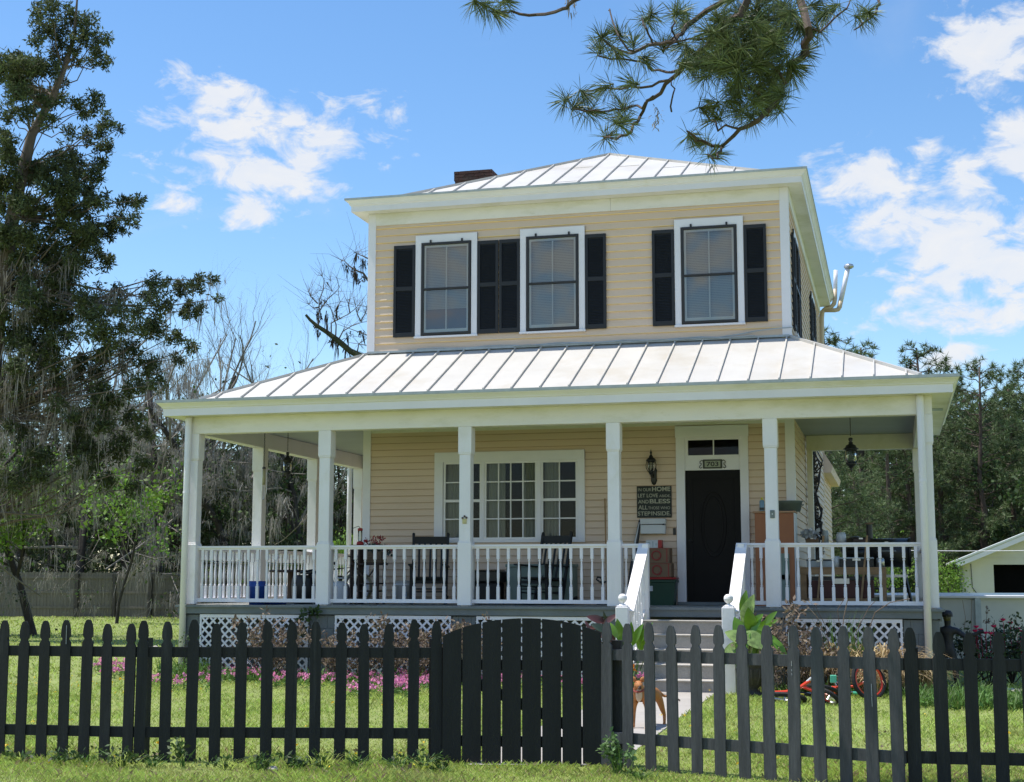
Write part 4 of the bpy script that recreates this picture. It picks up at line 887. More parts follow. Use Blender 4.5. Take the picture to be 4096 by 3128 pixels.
t = thing('small_box', 'small white box with a red end lying on the top carton', 'box', ((a+b_)/2, BY+.1, z2)); MB().bev(-w, w-.06, -.08, .08, 0, h, .004).build('white_part', m_wplas, t); MB().bev(w-.06, w+.0, -.081, .081, 0, h, .004).build('red_end', m_red, t)
MB().box(-w+.1, -w+.12, -.082, -.08, .02, h-.02).box(-w+.15, -w+.18, -.082, -.08, .03, h-.05).box(-w+.03, -w+.07, -.082, -.08, .05, h-.03).build('print', m_gutter, t)
# ---- cabinet with tub and spray bottle
CY = -.62
a, zt = pz(3018, 2045, CY); b_, _ = pz(3174, 2045, CY); w = (b_-a)/2; H = zt-ZF
t = thing('cabinet', 'tall orange brown wooden cabinet right of the front door', 'cabinet', ((a+b_)/2, CY+.25, ZF))
MB().bev(-w, w, -.25, .25, .0, H-.03, .004).build('body', m_ply, t); MB().bev(-w-.03, w+.03, -.27, .25, H-.028, H, .004).build('top', M('cabinet_top', (.42, .24, .14), .6, .1, 3), t)
MB().box(w+.001, w+.02, -.25, .25, 0, H-.03).build('side_panel', m_wplas, t)
for (c, d) in ((.02, .34), (.40, .66)): MB().bev(.02, w-.08, -.262, -.25, c*H/1.45, d*H/1.45+.14, .003).build('pale_panel', m_teal, t)
c0 = (a+b_)/2; ztop = ZF+H
xa_, _ = pz(3075, 2030, CY+.2); xb_, zt = pz(3212, 2003, CY+.2); r_ = (xb_-xa_)/2; hh_ = zt-ztop
t = thing('wash_tub', 'oval grey galvanised tub on top of the orange cabinet', 'tub', ((xa_+xb_)/2, CY+.25, ztop)); MB().lathe([(.0, .0), (r_*.82, .0), (r_*.95, hh_-.015), (r_, hh_-.01), (r_+.008, hh_), (r_*.96, hh_+.002), (r_*.85, .02), (0, .02)], n=32, sy=.72).build('tub_wall', m_galv, t, True)
MB().tube([(r_*.93, -.05, hh_*.6), (r_*1.02, -.03, hh_*.65), (r_*1.02, .03, hh_*.65), (r_*.93, .05, hh_*.6)], .008, 6).build('handle', m_galv, t)
x, _ = pz(3048, 2030, CY-.1); h = pz(3048, 1990, CY-.1)[1]-ztop
t = thing('spray_can', 'light blue spray can with a yellow cap at the left edge of the cabinet top', 'spray can', (x, CY-.1, ztop)); MB().lathe([(.0, 0), (.036, 0), (.038, .01), (.038, h*.72), (.02, h*.82), (0, h*.83)], n=16).build('can', m_lblue, t, True); MB().lathe([(.0, h*.8), (.018, h*.8), (.018, h), (0, h)], n=10).build('cap', m_yel, t)
MB().lathe([(.0385, .01), (.0385, .05)], n=16).build('band', m_blk, t)
# ---- workbench, grill and clutter on the right porch
WY = -.35
a, _ = pz(3200, 2280, WY); b_, _ = pz(3545, 2280, WY); zt = pz(3400, 2274, WY)[1]
t = thing('workbench', 'rough lumber workbench piled with tools at the right end of the porch', 'workbench', ((a+b_)/2, WY+.3, ZF)); w = (b_-a)/2; H = zt-ZF
for sx in (-w+.05, w-.05):
    for sy in (-.28, .28): MB().box(sx-.045, sx+.045, sy-.02, sy+.02, 0, H+.0).build('leg', m_wood, t)
MB().box(-w, w, -.31, -.29, H-.09, H).box(-w, w, .29, .31, H-.09, H).build('apron', m_wood, t); MB().box(-w, w, -.32, .32, H+.001, H+.02).build('top', m_wood, t)
MB().box(-w+.05, w-.3, -.29, .29, .06, .12).build('lower_shelf', m_wood, t)
for sx in (-w+.25, -w+.9): MB().bar((sx, -.3, .05), (sx+.12, -.3, H+.5), .03, .05, (0, 1, 0)).build('upright', m_wood, t)
MB().box(-w+.05, w-.35, -.1, .3, H+.36, H+.39).build('upper_shelf', m_dwood, t); bt = ZF+H+.021
rgc = random.Random(4)
def small(name, label, cat, x, y, z, w, d, h, mat, g=None, kind='box'):
    t = thing(name, label, cat, (x, y, z), 0, g)
    if kind == 'box': MB().bev(-w/2, w/2, -d/2, d/2, 0, h*.82, .006).build('case', mat, t); MB().bev(-w/2-.006, w/2+.006, -d/2-.006, d/2+.006, h*.825, h, .006).build('lid', m_blk if mat != m_blk else m_gutter, t); MB().box(-w*.12, w*.12, -d/2-.012, -d/2, h*.66, h*.9).build('latch', m_chrome, t)
    else: MB().lathe([(.0, 0), (w/2, 0), (w/2, h*.8), (w*.4, h*.9), (0, h*.9)], n=16).build('body', mat, t, True); MB().lathe([(.0, h*.9), (w*.42, h*.9), (w*.42, h), (0, h)], n=14).build('lid', m_gutter, t)
    return t
X0 = (a+b_)/2-w
small('tool_box', 'dark red tool chest on the lower shelf of the workbench', 'tool chest', X0+.62, WY+.25, ZF+.122, .95, .4, .33, M('oxblood_paint', (.07, .018, .015), .5, .2, 5))
small('tool_case', 'grey tool case at the left end of the workbench top', 'tool case', X0+.3, WY+.2, bt, .40, .3, .12, m_gutter)
small('tool_case', 'black tool case in the middle of the workbench top', 'tool case', X0+.85, WY+.2, bt, .5, .3, .15, m_blk)
small('tin', 'white lidded tin between the tool cases on the workbench', 'tin', X0+.545, WY+.12, bt, .12, .12, .17, m_wplas, None, 'cyl')
small('tin', 'silver tin right of the black tool case on the workbench', 'tin', X0+1.2, WY+.15, bt, .13, .13, .14, m_chrome, None, 'cyl')
us = ZF+H+.392
small('paint_can', 'white paint can on the upper shelf of the workbench', 'paint can', X0+.62, WY+.35, us, .15, .15, .17, m_wplas, None, 'cyl')
small('jar', 'pale jar at the left end of the upper workbench shelf', 'jar', X0+.38, WY+.35, us, .1, .1, .2, M('cloudy_jar', (.35, .37, .36), .4), None, 'cyl')
small('box', 'brown box on the upper shelf of the workbench beside the paint can', 'box', X0+.18, WY+.35, us, .2, .2, .1, m_card)
small('box', 'red topped box at the right of the upper workbench shelf', 'box', X0+.92, WY+.35, us, .24, .2, .09, m_dwood)
mb = MB(); rng2 = np.random.default_rng(3); V, F = blades(rng2, [(0, 0, .05)], 90, .07, .9, (.13, .1, .04)); mb.add(V, F); single(mb, 'plastic_bag', M('clear_bag', (.45, .46, .48), .3), 'crumpled clear plastic bag on the end of the upper workbench shelf', 'plastic bag', (X0+.15, WY+.22, us+.10))
# grill
GY = .55
a, zt = pz(3451, 2152, GY); b_, _ = pz(3640, 2152, GY); _, zb_ = pz(3550, 2268, GY); w = (b_-a)/2; Rg = (zt-zb_)/2
t = thing('smoker_grill', 'black barrel smoker grill with a chimney at the right end of the porch', 'grill', ((a+b_)/2, GY+.25, ZF)); zc = zb_-ZF+Rg
P = [(-w, 0, zc), (w, 0, zc)]; MB().tube(P, Rg, 24).build('barrel', m_blk, t, True)
mb = MB(); mb.tube([(-w-.01, 0, zc), (-w+.02, 0, zc)], Rg+.01, 24).tube([(w-.02, 0, zc), (w+.01, 0, zc)], Rg+.01, 24); mb.build('end_cap', m_blk, t)
MB().tube([(-w*.4, -Rg-.03, zc+.02), (w*.4, -Rg-.03, zc+.02)], .014, 8).build('lid_handle', m_chrome, t); MB().bev(-.03, .03, -Rg-.012, -Rg+.03, zc+Rg*.55, zc+Rg*.75, .004).build('badge', m_chrome, t)
MB().tube([(-w+.1, .05, zc+Rg-.05), (-w+.1, .05, zc+Rg+.22)], .05, 14).build('chimney', m_blk, t); MB().lathe([(.0, .0), (.07, 0), (.07, .02), (0, .03)], (-w+.1, .05, zc+Rg+.23), 12).build('chimney_cap', m_card, t)
for sx in (-1, 1):
    for sy in (-.2, .2): MB().bar((sx*(w-.12), sy*.6, zc-Rg+.02), (sx*(w-.0), sy, .0), .035, .035).build('leg', m_blk, t)
MB().box(-w+.05, w-.05, -.3, -.26+.02, zc-Rg-.16, zc-Rg-.12).build('front_shelf', m_chrome, t); MB().box(-w+.1, w-.1, -.18, .18, .25, .27).build('lower_rack', m_blk, t)
a2, zt2 = pz(3420, 2143, GY); t = thing('kettle_grill', 'black domed kettle grill left of the barrel smoker', 'grill', (a2, GY+.2, ZF)); zc2 = zt2-ZF
MB().lathe([(.0, zc2), (.05, zc2-.004), (.14, zc2-.04), (.21, zc2-.11), (.24, zc2-.2), (.245, zc2-.215), (0, zc2-.215)], n=24).build('lid', m_blk, t, True); MB().lathe([(.0, zc2-.42), (.1, zc2-.41), (.2, zc2-.33), (.24, zc2-.22), (0, zc2-.22)], n=24).build('bowl', m_blk, t, True)
for k in range(3): aa = k*2.09+.5; MB().tube([(.12*math.cos(aa), .12*math.sin(aa), zc2-.38), (.25*math.cos(aa), .25*math.sin(aa), 0)], .014, 6).build('leg', m_blk, t)
# small ornament on columns
x, z = pz(3081, 2056, -2.18); t = thing('post_ornament', 'small square metal ornament nailed to the fourth porch column from the left'.replace('fourth', 'fifth'), 'ornament', (x+.03, -2.176, z)); MB().bev(-.033, .033, -.012, 0, -.06, .055, .004).build('plate', m_galv, t); MB().lathe([(.0, 0), (.018, 0), (.01, .012), (0, .014)], n=10).build('boss', m_wplas, t).rotation_euler = (PI/2, 0, 0)
x, z = pz(1858, 2080, -2.18); t = thing('post_ornament', 'small yellowed flower ornament on the third porch column from the left', 'ornament', (x, -2.175, z)); m_oy = M('yellowed_plaster', (.50, .44, .22), .7, .3, 12)
MB().bev(-.032, .032, -.012, 0, -.055, .02, .004).build('plate', m_oy, t)
for (u, v_) in ((-.03, .03), (.03, .035), (0, .055)): MB().lathe([(.0, 0), (.018, 0), (.010, .01), (0, .01)], n=8).build('petal', M('tarnish', (.09, .06, .05), .6), t).location = (u, -.006, v_)
for o in t.children:
    if o.name.startswith('petal'): o.rotation_euler = (PI/2, 0, 0)
# ================================================================ GROUND
def gz(y): return .05 if y > -4 else (-.05 if y < -11 else .05+(y+4)*.1/7)
ys_ = [-60, -40, -30, -24, -20, -16, -13, -11, -9.5, -8, -6.5, -5, -4, 0, 10, 30, 60, 120, 400, 900]; xs_ = [-900, -300, -120, -60, -30, -15, 0, 8, 16, 30, 60, 120, 300, 900]
mb = MB(); nx = len(xs_); V = [(x, y, gz(y)) for y in ys_ for x in xs_]
mb.add(V, [(j*nx+i, j*nx+i+1, (j+1)*nx+i+1, (j+1)*nx+i) for j in range(len(ys_)-1) for i in range(nx-1)])
tag(mb.build('lawn_ground', m_soil), kind='structure')
def gp(x, y):
    "ground point under a picture point"
    d = px(x, y); t = (0-CAM[2])/d[2]
    for _ in range(6):
        p = CAM+d*t; t = (gz(p[1])-CAM[2])/d[2]
    return CAM+d*t
# path
PL_ = [gp(2330, 2842), gp(2168, 2907), gp(2011, 2985), gp(1930, 3045), gp(1858, 3064)]; PRr = [gp(2850, 2784), gp(2719, 2876), gp(2633, 2938), gp(2540, 3010), gp(2345, 3066)]
PL_ = [np.array([5.12, -3.6, 0])]+PL_; PRr = [np.array([6.5, -3.6, 0])]+PRr
edge = PL_+PRr[::-1]; poly = []
for i in range(len(edge)):
    a, b_ = edge[i], edge[(i+1) % len(edge)]
    for k in range(4): poly.append(a+(b_-a)*k/4)
mb = MB(); Lq = [PL_[0]+(PL_[-1]-PL_[0])*0]; 
def rs(P, n):
    P = np.array(P)[:, :2]; d = np.concatenate([[0], np.cumsum(np.linalg.norm(np.diff(P, axis=0), axis=1))]); t = np.linspace(0, d[-1], n); return np.stack([np.interp(t, d, P[:, 0]), np.interp(t, d, P[:, 1])], 1)
A_, B_ = rs(PL_, 25), rs(PRr, 25); V = []
for a, b_ in zip(A_, B_): V += [(a[0], a[1], gz(a[1])+.012), (b_[0], b_[1], gz(b_[1])+.012)]
for a, b_ in zip(A_, B_): V += [(a[0]-.01, a[1], gz(a[1])-.05), (b_[0]+.01, b_[1], gz(b_[1])-.05)]
F = [(2*i, 2*i+1, 2*i+3, 2*i+2) for i in range(24) if i % 8 != 7]+[(2*i, 2*i+2, 50+2*i+2, 50+2*i) for i in range(24)]+[(2*i+1, 50+2*i+1, 50+2*i+3, 2*i+3) for i in range(24)]
for i in range(24):
    if i % 8 == 7:   # control joint
        V += []; F.append((2*i, 2*i+1, 2*i+3, 2*i+2))
mb.add(V, F); tag(mb.build('garden_path', M('path_concrete', (.40, .37, .335), .9, .1, 1.5, .3, 40, fine=.12, dirt=[((.30, .26, .22), .4, 2.5, .58)])), kind='structure')
def in_path(x, y):
    inside = False; Pp = [tuple(a[:2]) for a in A_]+[tuple(b_[:2]) for b_ in B_[::-1]]; Pp = np.array(Pp); j = len(Pp)-1
    ins = np.zeros(x.shape, bool)
    for i in range(len(Pp)):
        xi, yi = Pp[i]; xj, yj = Pp[j]; c = ((yi > y) != (yj > y)) & (x < (xj-xi)*(y-yi)/(yj-yi+1e-12)+xi); ins ^= c; j = i
    return ins
# flagstone edging at the foot of the steps
# ================================================================ PICKET FENCE
def fp(x, D):
    v = at(x, 2650, D); return np.array([v[0], v[1], 0])
NODE = {0: (fp(-95, 13.03), fp(545, 12.75)), 1: (fp(545, 12.75), fp(1765, 12.66)), 2: (fp(2404, 12.42), fp(3604, 10.98)), 3: (fp(3606, 11.02), fp(4330, 10.80))}
PK = {0: [12, 93, 177.5, 263.5, 346.5, 429.6, 521], 1: [568, 668, 770, 867, 965.6, 1070.6, 1167, 1264, 1362.7, 1459, 1555, 1654, 1748],
      2: [2423, 2508, 2598.6, 2689, 2782, 2875, 2971.4, 3071.5, 3169, 3271.6, 3372, 3478.6, 3580], 3: [3646, 3760.6, 3882, 3992, 4112, 4225]}
LBL = ['left end panel of the black picket fence, in front of the mossy trees', 'black picket fence panel between the left corner post and the arched gate', 'black picket fence panel right of the arched gate, its face catching the sun', 'right end panel of the black picket fence, in front of the rose bushes']
def picket_outline(w, h):
    # french gothic top
    L = [(w/2, 0), (w/2, h-.200), (w*.44, h-.192), (w*.33, h-.175), (w*.31, h-.165), (w*.36, h-.155), (w*.44, h-.150), (w*.465, h-.13), (w*.45, h-.09), (w*.36, h-.04), (w*.22, h-.008), (w*.12, h)]
    return L+[(-a, b_) for a, b_ in L[::-1]]
rf = random.Random(11)
for k in range(4):
    P0, P1 = NODE[k]; d = P1-P0; L = np.linalg.norm(d); d /= L; nrm = np.array([d[1], -d[0], 0])   # towards the camera
    t = thing('picket_fence', LBL[k], 'picket fence', P0, 0, 'black picket fence panels')
    for z0 in (.855, .160):
        MB().bar(np.array([0, 0, z0+.045])-nrm*.035, d*L+np.array([0, 0, z0+.045])-nrm*.035, .04, .09).build('rail', m_blacklit if k == 2 else m_black, t)
    g = gz(P0[1])
    for j, s in enumerate({0: [.18], 1: [L*.0+.05, L-.06], 2: [.1], 3: [.09]}[k]):
        c = d*s-nrm*.11; MB().box(c[0]-.045, c[0]+.045, c[1]-.045, c[1]+.045, g-.1, 1.02).build('post', m_black, t)
    for i, x in enumerate(PK[k]):
        # intersect the vertical plane of the picture column with the fence line
        v = px(x, 2650); A2 = np.array([[v[0], -d[0]], [v[1], -d[1]]]); s = np.linalg.solve(A2, np.array([P0[0]-CAM[0], P0[1]-CAM[1]]))[1]
        w = .098+rf.uniform(-.002, .003); h = 1.235+rf.uniform(-.02, .016)+(.02 if (k == 1 and i > 10) else 0); z0 = g-.02
        o = d*s-np.array([0, 0, 0])-nrm*.014+np.array([0, 0, z0+rf.uniform(-.006, .006)]); lean = rf.uniform(-.011, .011); up = np.array([d[0]*lean, d[1]*lean, 1])
        MB().prism(picket_outline(w, h), o, d, up, nrm*.019).build('picket', m_blacklit if k == 2 else m_black, t)
m_scr = M('white_scrape', (.45, .46, .47), .7)
def scrape(x, ys_, k):
    P0, P1 = NODE[k]; d = (P1-P0)/np.linalg.norm(P1-P0); nrm = np.array([d[1], -d[0], 0]); v = px(x, 2650); s = np.linalg.solve(np.array([[v[0], -d[0]], [v[1], -d[1]]]), np.array([P0[0]-CAM[0], P0[1]-CAM[1]]))[1]
    b = P0+d*s+nrm*.0065; mb = MB(); D = float((b-CAM)@FW)
    for (ya, yb) in ys_: za, zb = [1.527+(2340-yy)*D/FPX*1.0 for yy in (ya, yb)]; mb.bar((b[0], b[1], za), (b[0]+.002, b[1], zb), .003, .006, nrm)
    o = mb.build('white_scrape', m_scr, None); par = [t_ for t_ in bpy.data.objects if t_.get('label') == LBL[k]][0]; o.parent = par; o.location = -par.location
scrape(3167, ((2660, 2680), (2692, 2700), (2708, 2716)), 2); scrape(3484, ((2750, 2800), (2802, 2840)), 2); scrape(262, ((2520, 2595),), 0); scrape(3158, ((2545, 2600),), 2)
# arched gate
G0, G1 = fp(1770, 12.62), fp(2408, 12.44); d = G1-G0; L = np.linalg.norm(d); d /= L; nrm = np.array([d[1], -d[0], 0])
t = thing('garden_gate', 'solid black board gate with a curved top, between the two fence runs', 'gate', G0); g = gz(G0[1]); n = 8; bw = L/n
def arch(u): 
    q = u/L; zL = 1.045; zR = 1.075; return zL+(zR-zL)*q+.145*(1-((q-.5)/.5)**2)**.85 if 0 < q < 1 else (zL if q <= 0 else zR)
for i in range(n):
    a, b_ = i*bw+.006, (i+1)*bw-.006; top = [(a+(b_-a)*j/5, arch(a+(b_-a)*j/5)-g) for j in range(6)]
    MB().prism([(a, .02+rf.uniform(-.008, .008)), (b_, .02)]+top[::-1], np.array([0, 0, g]), d, (0, 0, 1), nrm*.02).build('board', m_gate, t)
for z in (.80, .15): MB().bar(np.array([.02, 0, g+z+.05])*[0, 0, 1]+d*.03-nrm*.03, d*(L-.03)+np.array([0, 0, g+z+.05])-nrm*.03, .035, .09).build('crossbar', m_gate, t)
MB().bar(d*.08-nrm*.032+np.array([0, 0, g+.84-.05]), d*(L-.08)-nrm*.032+np.array([0, 0, g+.24]), .032, .09).build('diagonal_brace', m_gate, t)
for x in (0.02,): MB().box(.0, .0, 0, 0, 0, 0) if 0 else None
p_ = d*L+np.array([.03, .06, 0]); MB().box(p_[0]-.03, p_[0]+.05, p_[1]-.0, p_[1]+.08, g-.1, 1.0).build('hinge_post', m_gate, t)
p_ = d*0+np.array([-.01, .05, 0]); MB().box(p_[0]-.05, p_[0]+.02, p_[1]-.0, p_[1]+.08, g-.1, .95).build('latch_post', M('raw_edge_wood', (.07, .05, .04), .8), t)
# fasteners and a scrap on the rail
# ================================================================ BACK BOARD FENCE, SHED, POOL, LINE
m_post2 = M('dark_fence_post', (.07, .06, .05), .9, .2, 3)
FPX_ = [(-700, 60), (-350, 60), (-40, 59), (308, 58.5), (460, 58.5), (602, 58), (760, 58), (900, 57.5), (1100, 57), (1350, 56.5)]
for i in range(len(FPX_)-1):
    (xa_, Da), (xb_, Db) = FPX_[i], FPX_[i+1]; a = at(xa_, 2400, Da); b_ = at(xb_, 2400, Db); a[2] = b_[2] = 0; d = b_-a; L = np.linalg.norm(d); d /= L; nr = np.array([d[1], -d[0], 0])
    nth = ['far left', 'second', 'third', 'fourth', 'fifth', 'sixth', 'seventh', 'eighth', 'ninth'][i]
    t = thing('board_fence', 'weathered brown board fence section, %s from the left along the back of the lawn' % (nth+' one' if i else 'the farthest'), 'board fence', a, 0, 'weathered board fence along the back')
    mb = MB(); n = int(L/.14)
    for j in range(n):
        h = 1.86+rf.uniform(-.015, .02); u0, u1 = L*j/n+.004, L*(j+1)/n-.004; mb.prism([(u0, .08), (u1, .08), (u1, h-.03), ((u0+u1)/2+.03, h), ((u0+u1)/2-.03, h), (u0, h-.03)], (0, 0, 0), d, (0, 0, 1), -nr*.02)
    mb.build('boards', m_fence2, t)
    for z in (.45, 1.05, 1.65): MB().bar(np.array([0, 0, z])+nr*.02, d*L+np.array([0, 0, z])+nr*.02, .04, .09).build('rail', m_fence2, t)
    MB().bar(np.array([0, 0, 0])+nr*.06, np.array([0, 0, 1.8])+nr*.06, .14, .14, (0, 1, 0)).build('post', m_post2, t)
# shed
SY = 22.; t = thing('shed', 'white gabled shed with a wide dark doorway, standing behind the pool', 'shed', (14.4, SY, .05)); x0 = 10.80-14.4; x1 = -x0; ez = 2.22; rz_ = ez+(x1)*.40
ox0 = 11.48-14.4; ox1 = 2.6; oz = 1.97
mb = MB(); 
def quad(mb, *v): mb.add(v, [tuple(range(len(v)))])
quad(mb, (x0, 0, 0), (ox0, 0, 0), (ox0, 0, oz), (x0, 0, oz)); quad(mb, (ox1, 0, 0), (x1, 0, 0), (x1, 0, oz), (ox1, 0, oz)); quad(mb, (x0, 0, oz), (x1, 0, oz), (x1, 0, ez), (0, 0, rz_), (x0, 0, ez))
quad(mb, (x0, 0, 0), (x0, 0, ez), (x0, 7, ez), (x0, 7, 0)); quad(mb, (x1, 0, 0), (x1, 7, 0), (x1, 7, ez), (x1, 0, ez)); quad(mb, (x0, 7, 0), (x0, 7, ez), (0, 7, rz_), (x1, 7, ez), (x1, 7, 0))
mb.build('wall', m_shed, t)
mb = MB(); mb.box(x0, x1, -.008, 0, oz+.18, oz+.21); mb.build('wall_joint', m_shed, t)
MB().box(ox0-.3, ox1+.3, .3, 6.6, .0, oz+.1).build('dark_inside', m_dark, t)
MB().box(ox0+.5, ox0+1.3, .15, .28, .3, .5).box(ox0+.6, ox0+1.5, .15, .28, .8, .95).build('stored_boards', m_dwood, t)
mb = MB()
for s in (-1, 1):
    e0 = np.array([s*(x1+.42), -.35, ez-.19]); e1 = np.array([0, -.35, rz_+.01]); V = [e0, e1, e1+[0, 7.7, 0], e0+[0, 7.7, 0]]; V += [v+np.array([0, 0, .06]) for v in V]; mb.add(V, np.array([(3, 2, 1, 0), (4, 5, 6, 7), (0, 1, 5, 4), (1, 2, 6, 5), (2, 3, 7, 6), (3, 0, 4, 7)]))
mb.build('roof', M('shed_roof', (.62, .66, .64), .5, .05, 2), t)
mb = MB()
for s in (-1, 1): mb.bar((s*(x1+.38), -.33, ez-.27), (0, -.33, rz_-.07), .025, .13, (0, 0, 1))
mb.build('barge_board', m_trim, t)
MB().tube([(x0+.04, -.03, 2.0), (x0+.06, -.03, 1.3), (x0+.3, -.04, .95), (x0+.9, -.04, .75)], .012, 5).build('cable', m_blk, t)
# pool
t = thing('swimming_pool', 'white panelled above ground pool right of the house, behind the roses', 'swimming pool', (8.8+2.6, 7.6, .05)); a_, b2, h = 3.3, 3.0, 1.18; K = 28
def oval(f, th): 
    c, s = math.cos(th), math.sin(th); e_ = .62; return (f*a_*math.copysign(abs(c)**e_, c), f*b2*math.copysign(abs(s)**e_, s))
ths = [2*PI*i/K for i in range(K)]; o1 = [oval(1, a) for a in ths]
mb = MB(); V = [(x, y, z) for z in (0, h) for x, y in o1]; mb.add(V, [(i, (i+1) % K, K+(i+1) % K, K+i) for i in range(K)]); mb.build('wall', m_pool, t)
mb = MB(); V = []
for (f, z) in ((.965, h+.0), (1.03, h+.0), (1.03, h+.04), (.965, h+.05)): V += [(x, y, z) for x, y in (oval(f, a) for a in ths)]
mb.add(V, [(q*K+i, q*K+(i+1) % K, ((q+1) % 4)*K+(i+1) % K, ((q+1) % 4)*K+i) for q in range(4) for i in range(K)]); mb.build('top_rim', m_poolf, t)
for i in range(0, K, 1):
    if i % 2: continue
    x, y = oval(1.012, ths[i]); MB().box(x-.05, x+.05, y-.05, y+.05, 0, h-.002).build('upright', m_poolf if i % 4 else m_gutter, t)
MB().add([(*oval(.97, a), h-.16) for a in ths], [tuple(range(K))]).build('water', M('pool_water', (.10, .22, .26), .05, .05, 1, spec=.5), t)
# clothes line
p = on(3420, 2196, 1, 12.5); q = on(4300, 2198, 1, 12.5); mb = MB(); n = 20
mb.tube([p+(q-p)*k/n-np.array([0, 0, .04*4*(k/n)*(1-k/n)]) for k in range(n+1)], .009, 5)
t = thing('clothes_line', 'thin white clothes line strung between posts across the yard, in front of the shed', 'clothes line', (0, 0, 0)); mb.build('line', m_poolf, t)
for c in (p, q): MB().tube([(c[0], c[1]+.0, .0), (c[0], c[1], c[2]+.05)], .03, 8).tube([(c[0]-.3, c[1]+.02, c[2]+.0), (c[0]+.3, c[1]+.02, c[2]+.0)], .02, 6).build('line_post', m_gutter, t)
# ================================================================ STATUE (skin figure)
def skin(name, V, E, rad, mat, parent=None, sub=2, root=0):
    me = bpy.data.meshes.new(name); me.from_pydata([tuple(v) for v in V], E, []); o = bpy.data.objects.new(name, me); COL.objects.link(o)
    o.modifiers.new('s', 'SKIN'); sv = me.skin_vertices[0].data if me.skin_vertices else None
    if sv is None: me.skin_vertices_add() if hasattr(me, 'skin_vertices_add') else None; sv = me.skin_vertices[0].data
    for i, r in enumerate(rad):
        r = (r, r) if not isinstance(r, tuple) else r; sv[i].radius = r; sv[i].use_root = (i == root)
    ss = o.modifiers.new('u', 'SUBSURF'); ss.levels = sub; ss.render_levels = sub
    dg = bpy.context.evaluated_depsgraph_get(); m2 = bpy.data.meshes.new_from_object(o.evaluated_get(dg)); bpy.data.objects.remove(o); m2.name = name
    m2.materials.clear(); m2.materials.append(mat); m2.polygons.foreach_set('use_smooth', np.ones(len(m2.polygons), bool))
    o = bpy.data.objects.new(name, m2); COL.objects.link(o)
    if parent: o.parent = parent
    return o
SP = gp(3800, 2752); D_ = float((SP-CAM)@FW); k_ = FPX/D_    # px per metre
SC = (2752-2432)/k_/1.17
t = thing('lawn_statue', 'weathered dark statue of a capped boy holding out one arm, in front of the pool', 'statue', SP, R(-8))
V = [(0, 0, .52), (0, 0, .64), (0, 0, .76), (0, 0, .84), (0, 0, .895), (0, -.005, .95), (0, -.015, 1.04),      # pelvis..head
     (-.07, 0, .50), (-.085, .01, .28), (-.09, 0, .07), (-.095, -.07, .045), (.06, 0, .50), (.085, .02, .28), (.10, .01, .07), (.12, -.06, .045),
     (-.13, 0, .83), (-.22, .01, .70), (-.27, -.04, .62), (-.24, -.06, .58), (.13, 0, .83), (.25, -.03, .745), (.37, -.09, .77), (.45, -.11, .815), (.49, -.12, .83)]
E_ = [(0, 1), (1, 2), (2, 3), (3, 4), (4, 5), (5, 6), (0, 7), (7, 8), (8, 9), (9, 10), (0, 11), (11, 12), (12, 13), (13, 14), (3, 15), (15, 16), (16, 17), (17, 18), (3, 19), (19, 20), (20, 21), (21, 22), (22, 23)]
rd = [(.085, .07), (.07, .06), (.095, .07), (.09, .06), .04, (.055, .06), (.062, .07), .062, .05, .036, .03, .062, .05, .036, .03, .05, .038, .032, .03, .05, .038, .032, .03, .032]
b_ = skin('figure', [(SC*x, SC*y, SC*z) for x, y, z in V], E_, [tuple(SC*q for q in r) if isinstance(r, tuple) else SC*r for r in rd], m_stat, t)
MB().lathe([(SC*r_, SC*z) for r_, z in ((.0, 1.13), (.05, 1.12), (.075, 1.09), (.082, 1.05), (.080, 1.03), (0, 1.03))], (0, -.01, 0), 18).prism([(SC*x, SC*y) for x, y in ((-.065, 0), (.065, 0), (.07, -.06), (.03, -.10), (-.03, -.10), (-.07, -.06))], (0, -.05*SC, 1.05*SC), (1, 0, 0), (0, 1, -.15), (0, 0, .012)).build('cap', m_stat, t)
m_face = M('statue_face', (.10, .085, .03), .6, .3, 14)
MB().lathe([(.0, SC*.965), (SC*.045, SC*.975), (SC*.058, SC*1.01), (SC*.056, SC*1.045), (0, SC*1.05)], (0, -.035*SC, 0), 12).lathe([(.0, SC*.99), (SC*.014, SC*.995), (SC*.010, SC*1.02), (0, SC*1.03)], (0, -.095*SC, 0), 8).build('face', m_face, t, True)
MB().bev(-.17*SC, .19*SC, -.17*SC, .14*SC, 0, .035, .01).build('plinth', m_stat, t)
for i in range(4): MB().tube([(SC*(.475+.012*i), -SC*.125-.01, SC*(.80+.0*i)), (SC*(.482+.010*i), -SC*.155, SC*.825), (SC*(.478+.009*i), -SC*.135, SC*.85)], SC*.009, 5).build('finger', m_stat, t)
# ================================================================ DOG
DP = gp(2553, 2914); D_ = float((DP-CAM)@FW); k_ = FPX/D_; H = 205/k_      # ear-tip height
t = thing('dog', 'tan short haired dog with red collar standing on the path behind the fence', 'dog', DP+np.array([.055, 0, 0]), R(-1)); s = H/.60
V = [(0.06, .34, .40), (.02, .18, .395), (-.01, .02, .385), (-.03, -.07, .40), (-.035, -.10, .47), (-.03, -.13, .525), (-.012, -.185, .515), (.012, -.245, .490),
     (-.095, -.06, .34), (-.105, -.05, .21), (-.105, -.07, .06), (-.105, -.10, .018), (.045, -.06, .34), (.065, -.03, .21), (.06, -.05, .06), (.06, -.08, .018),
     (-.01, .36, .33), (-.03, .40, .20), (-.02, .45, .13), (-.02, .42, .03), (-.02, .39, .018), (.13, .34, .33), (.16, .37, .20), (.175, .43, .13), (.18, .40, .03), (.18, .37, .018),
     (.10, .42, .40), (.17, .47, .34), (.25, .50, .345), (.32, .50, .40)]
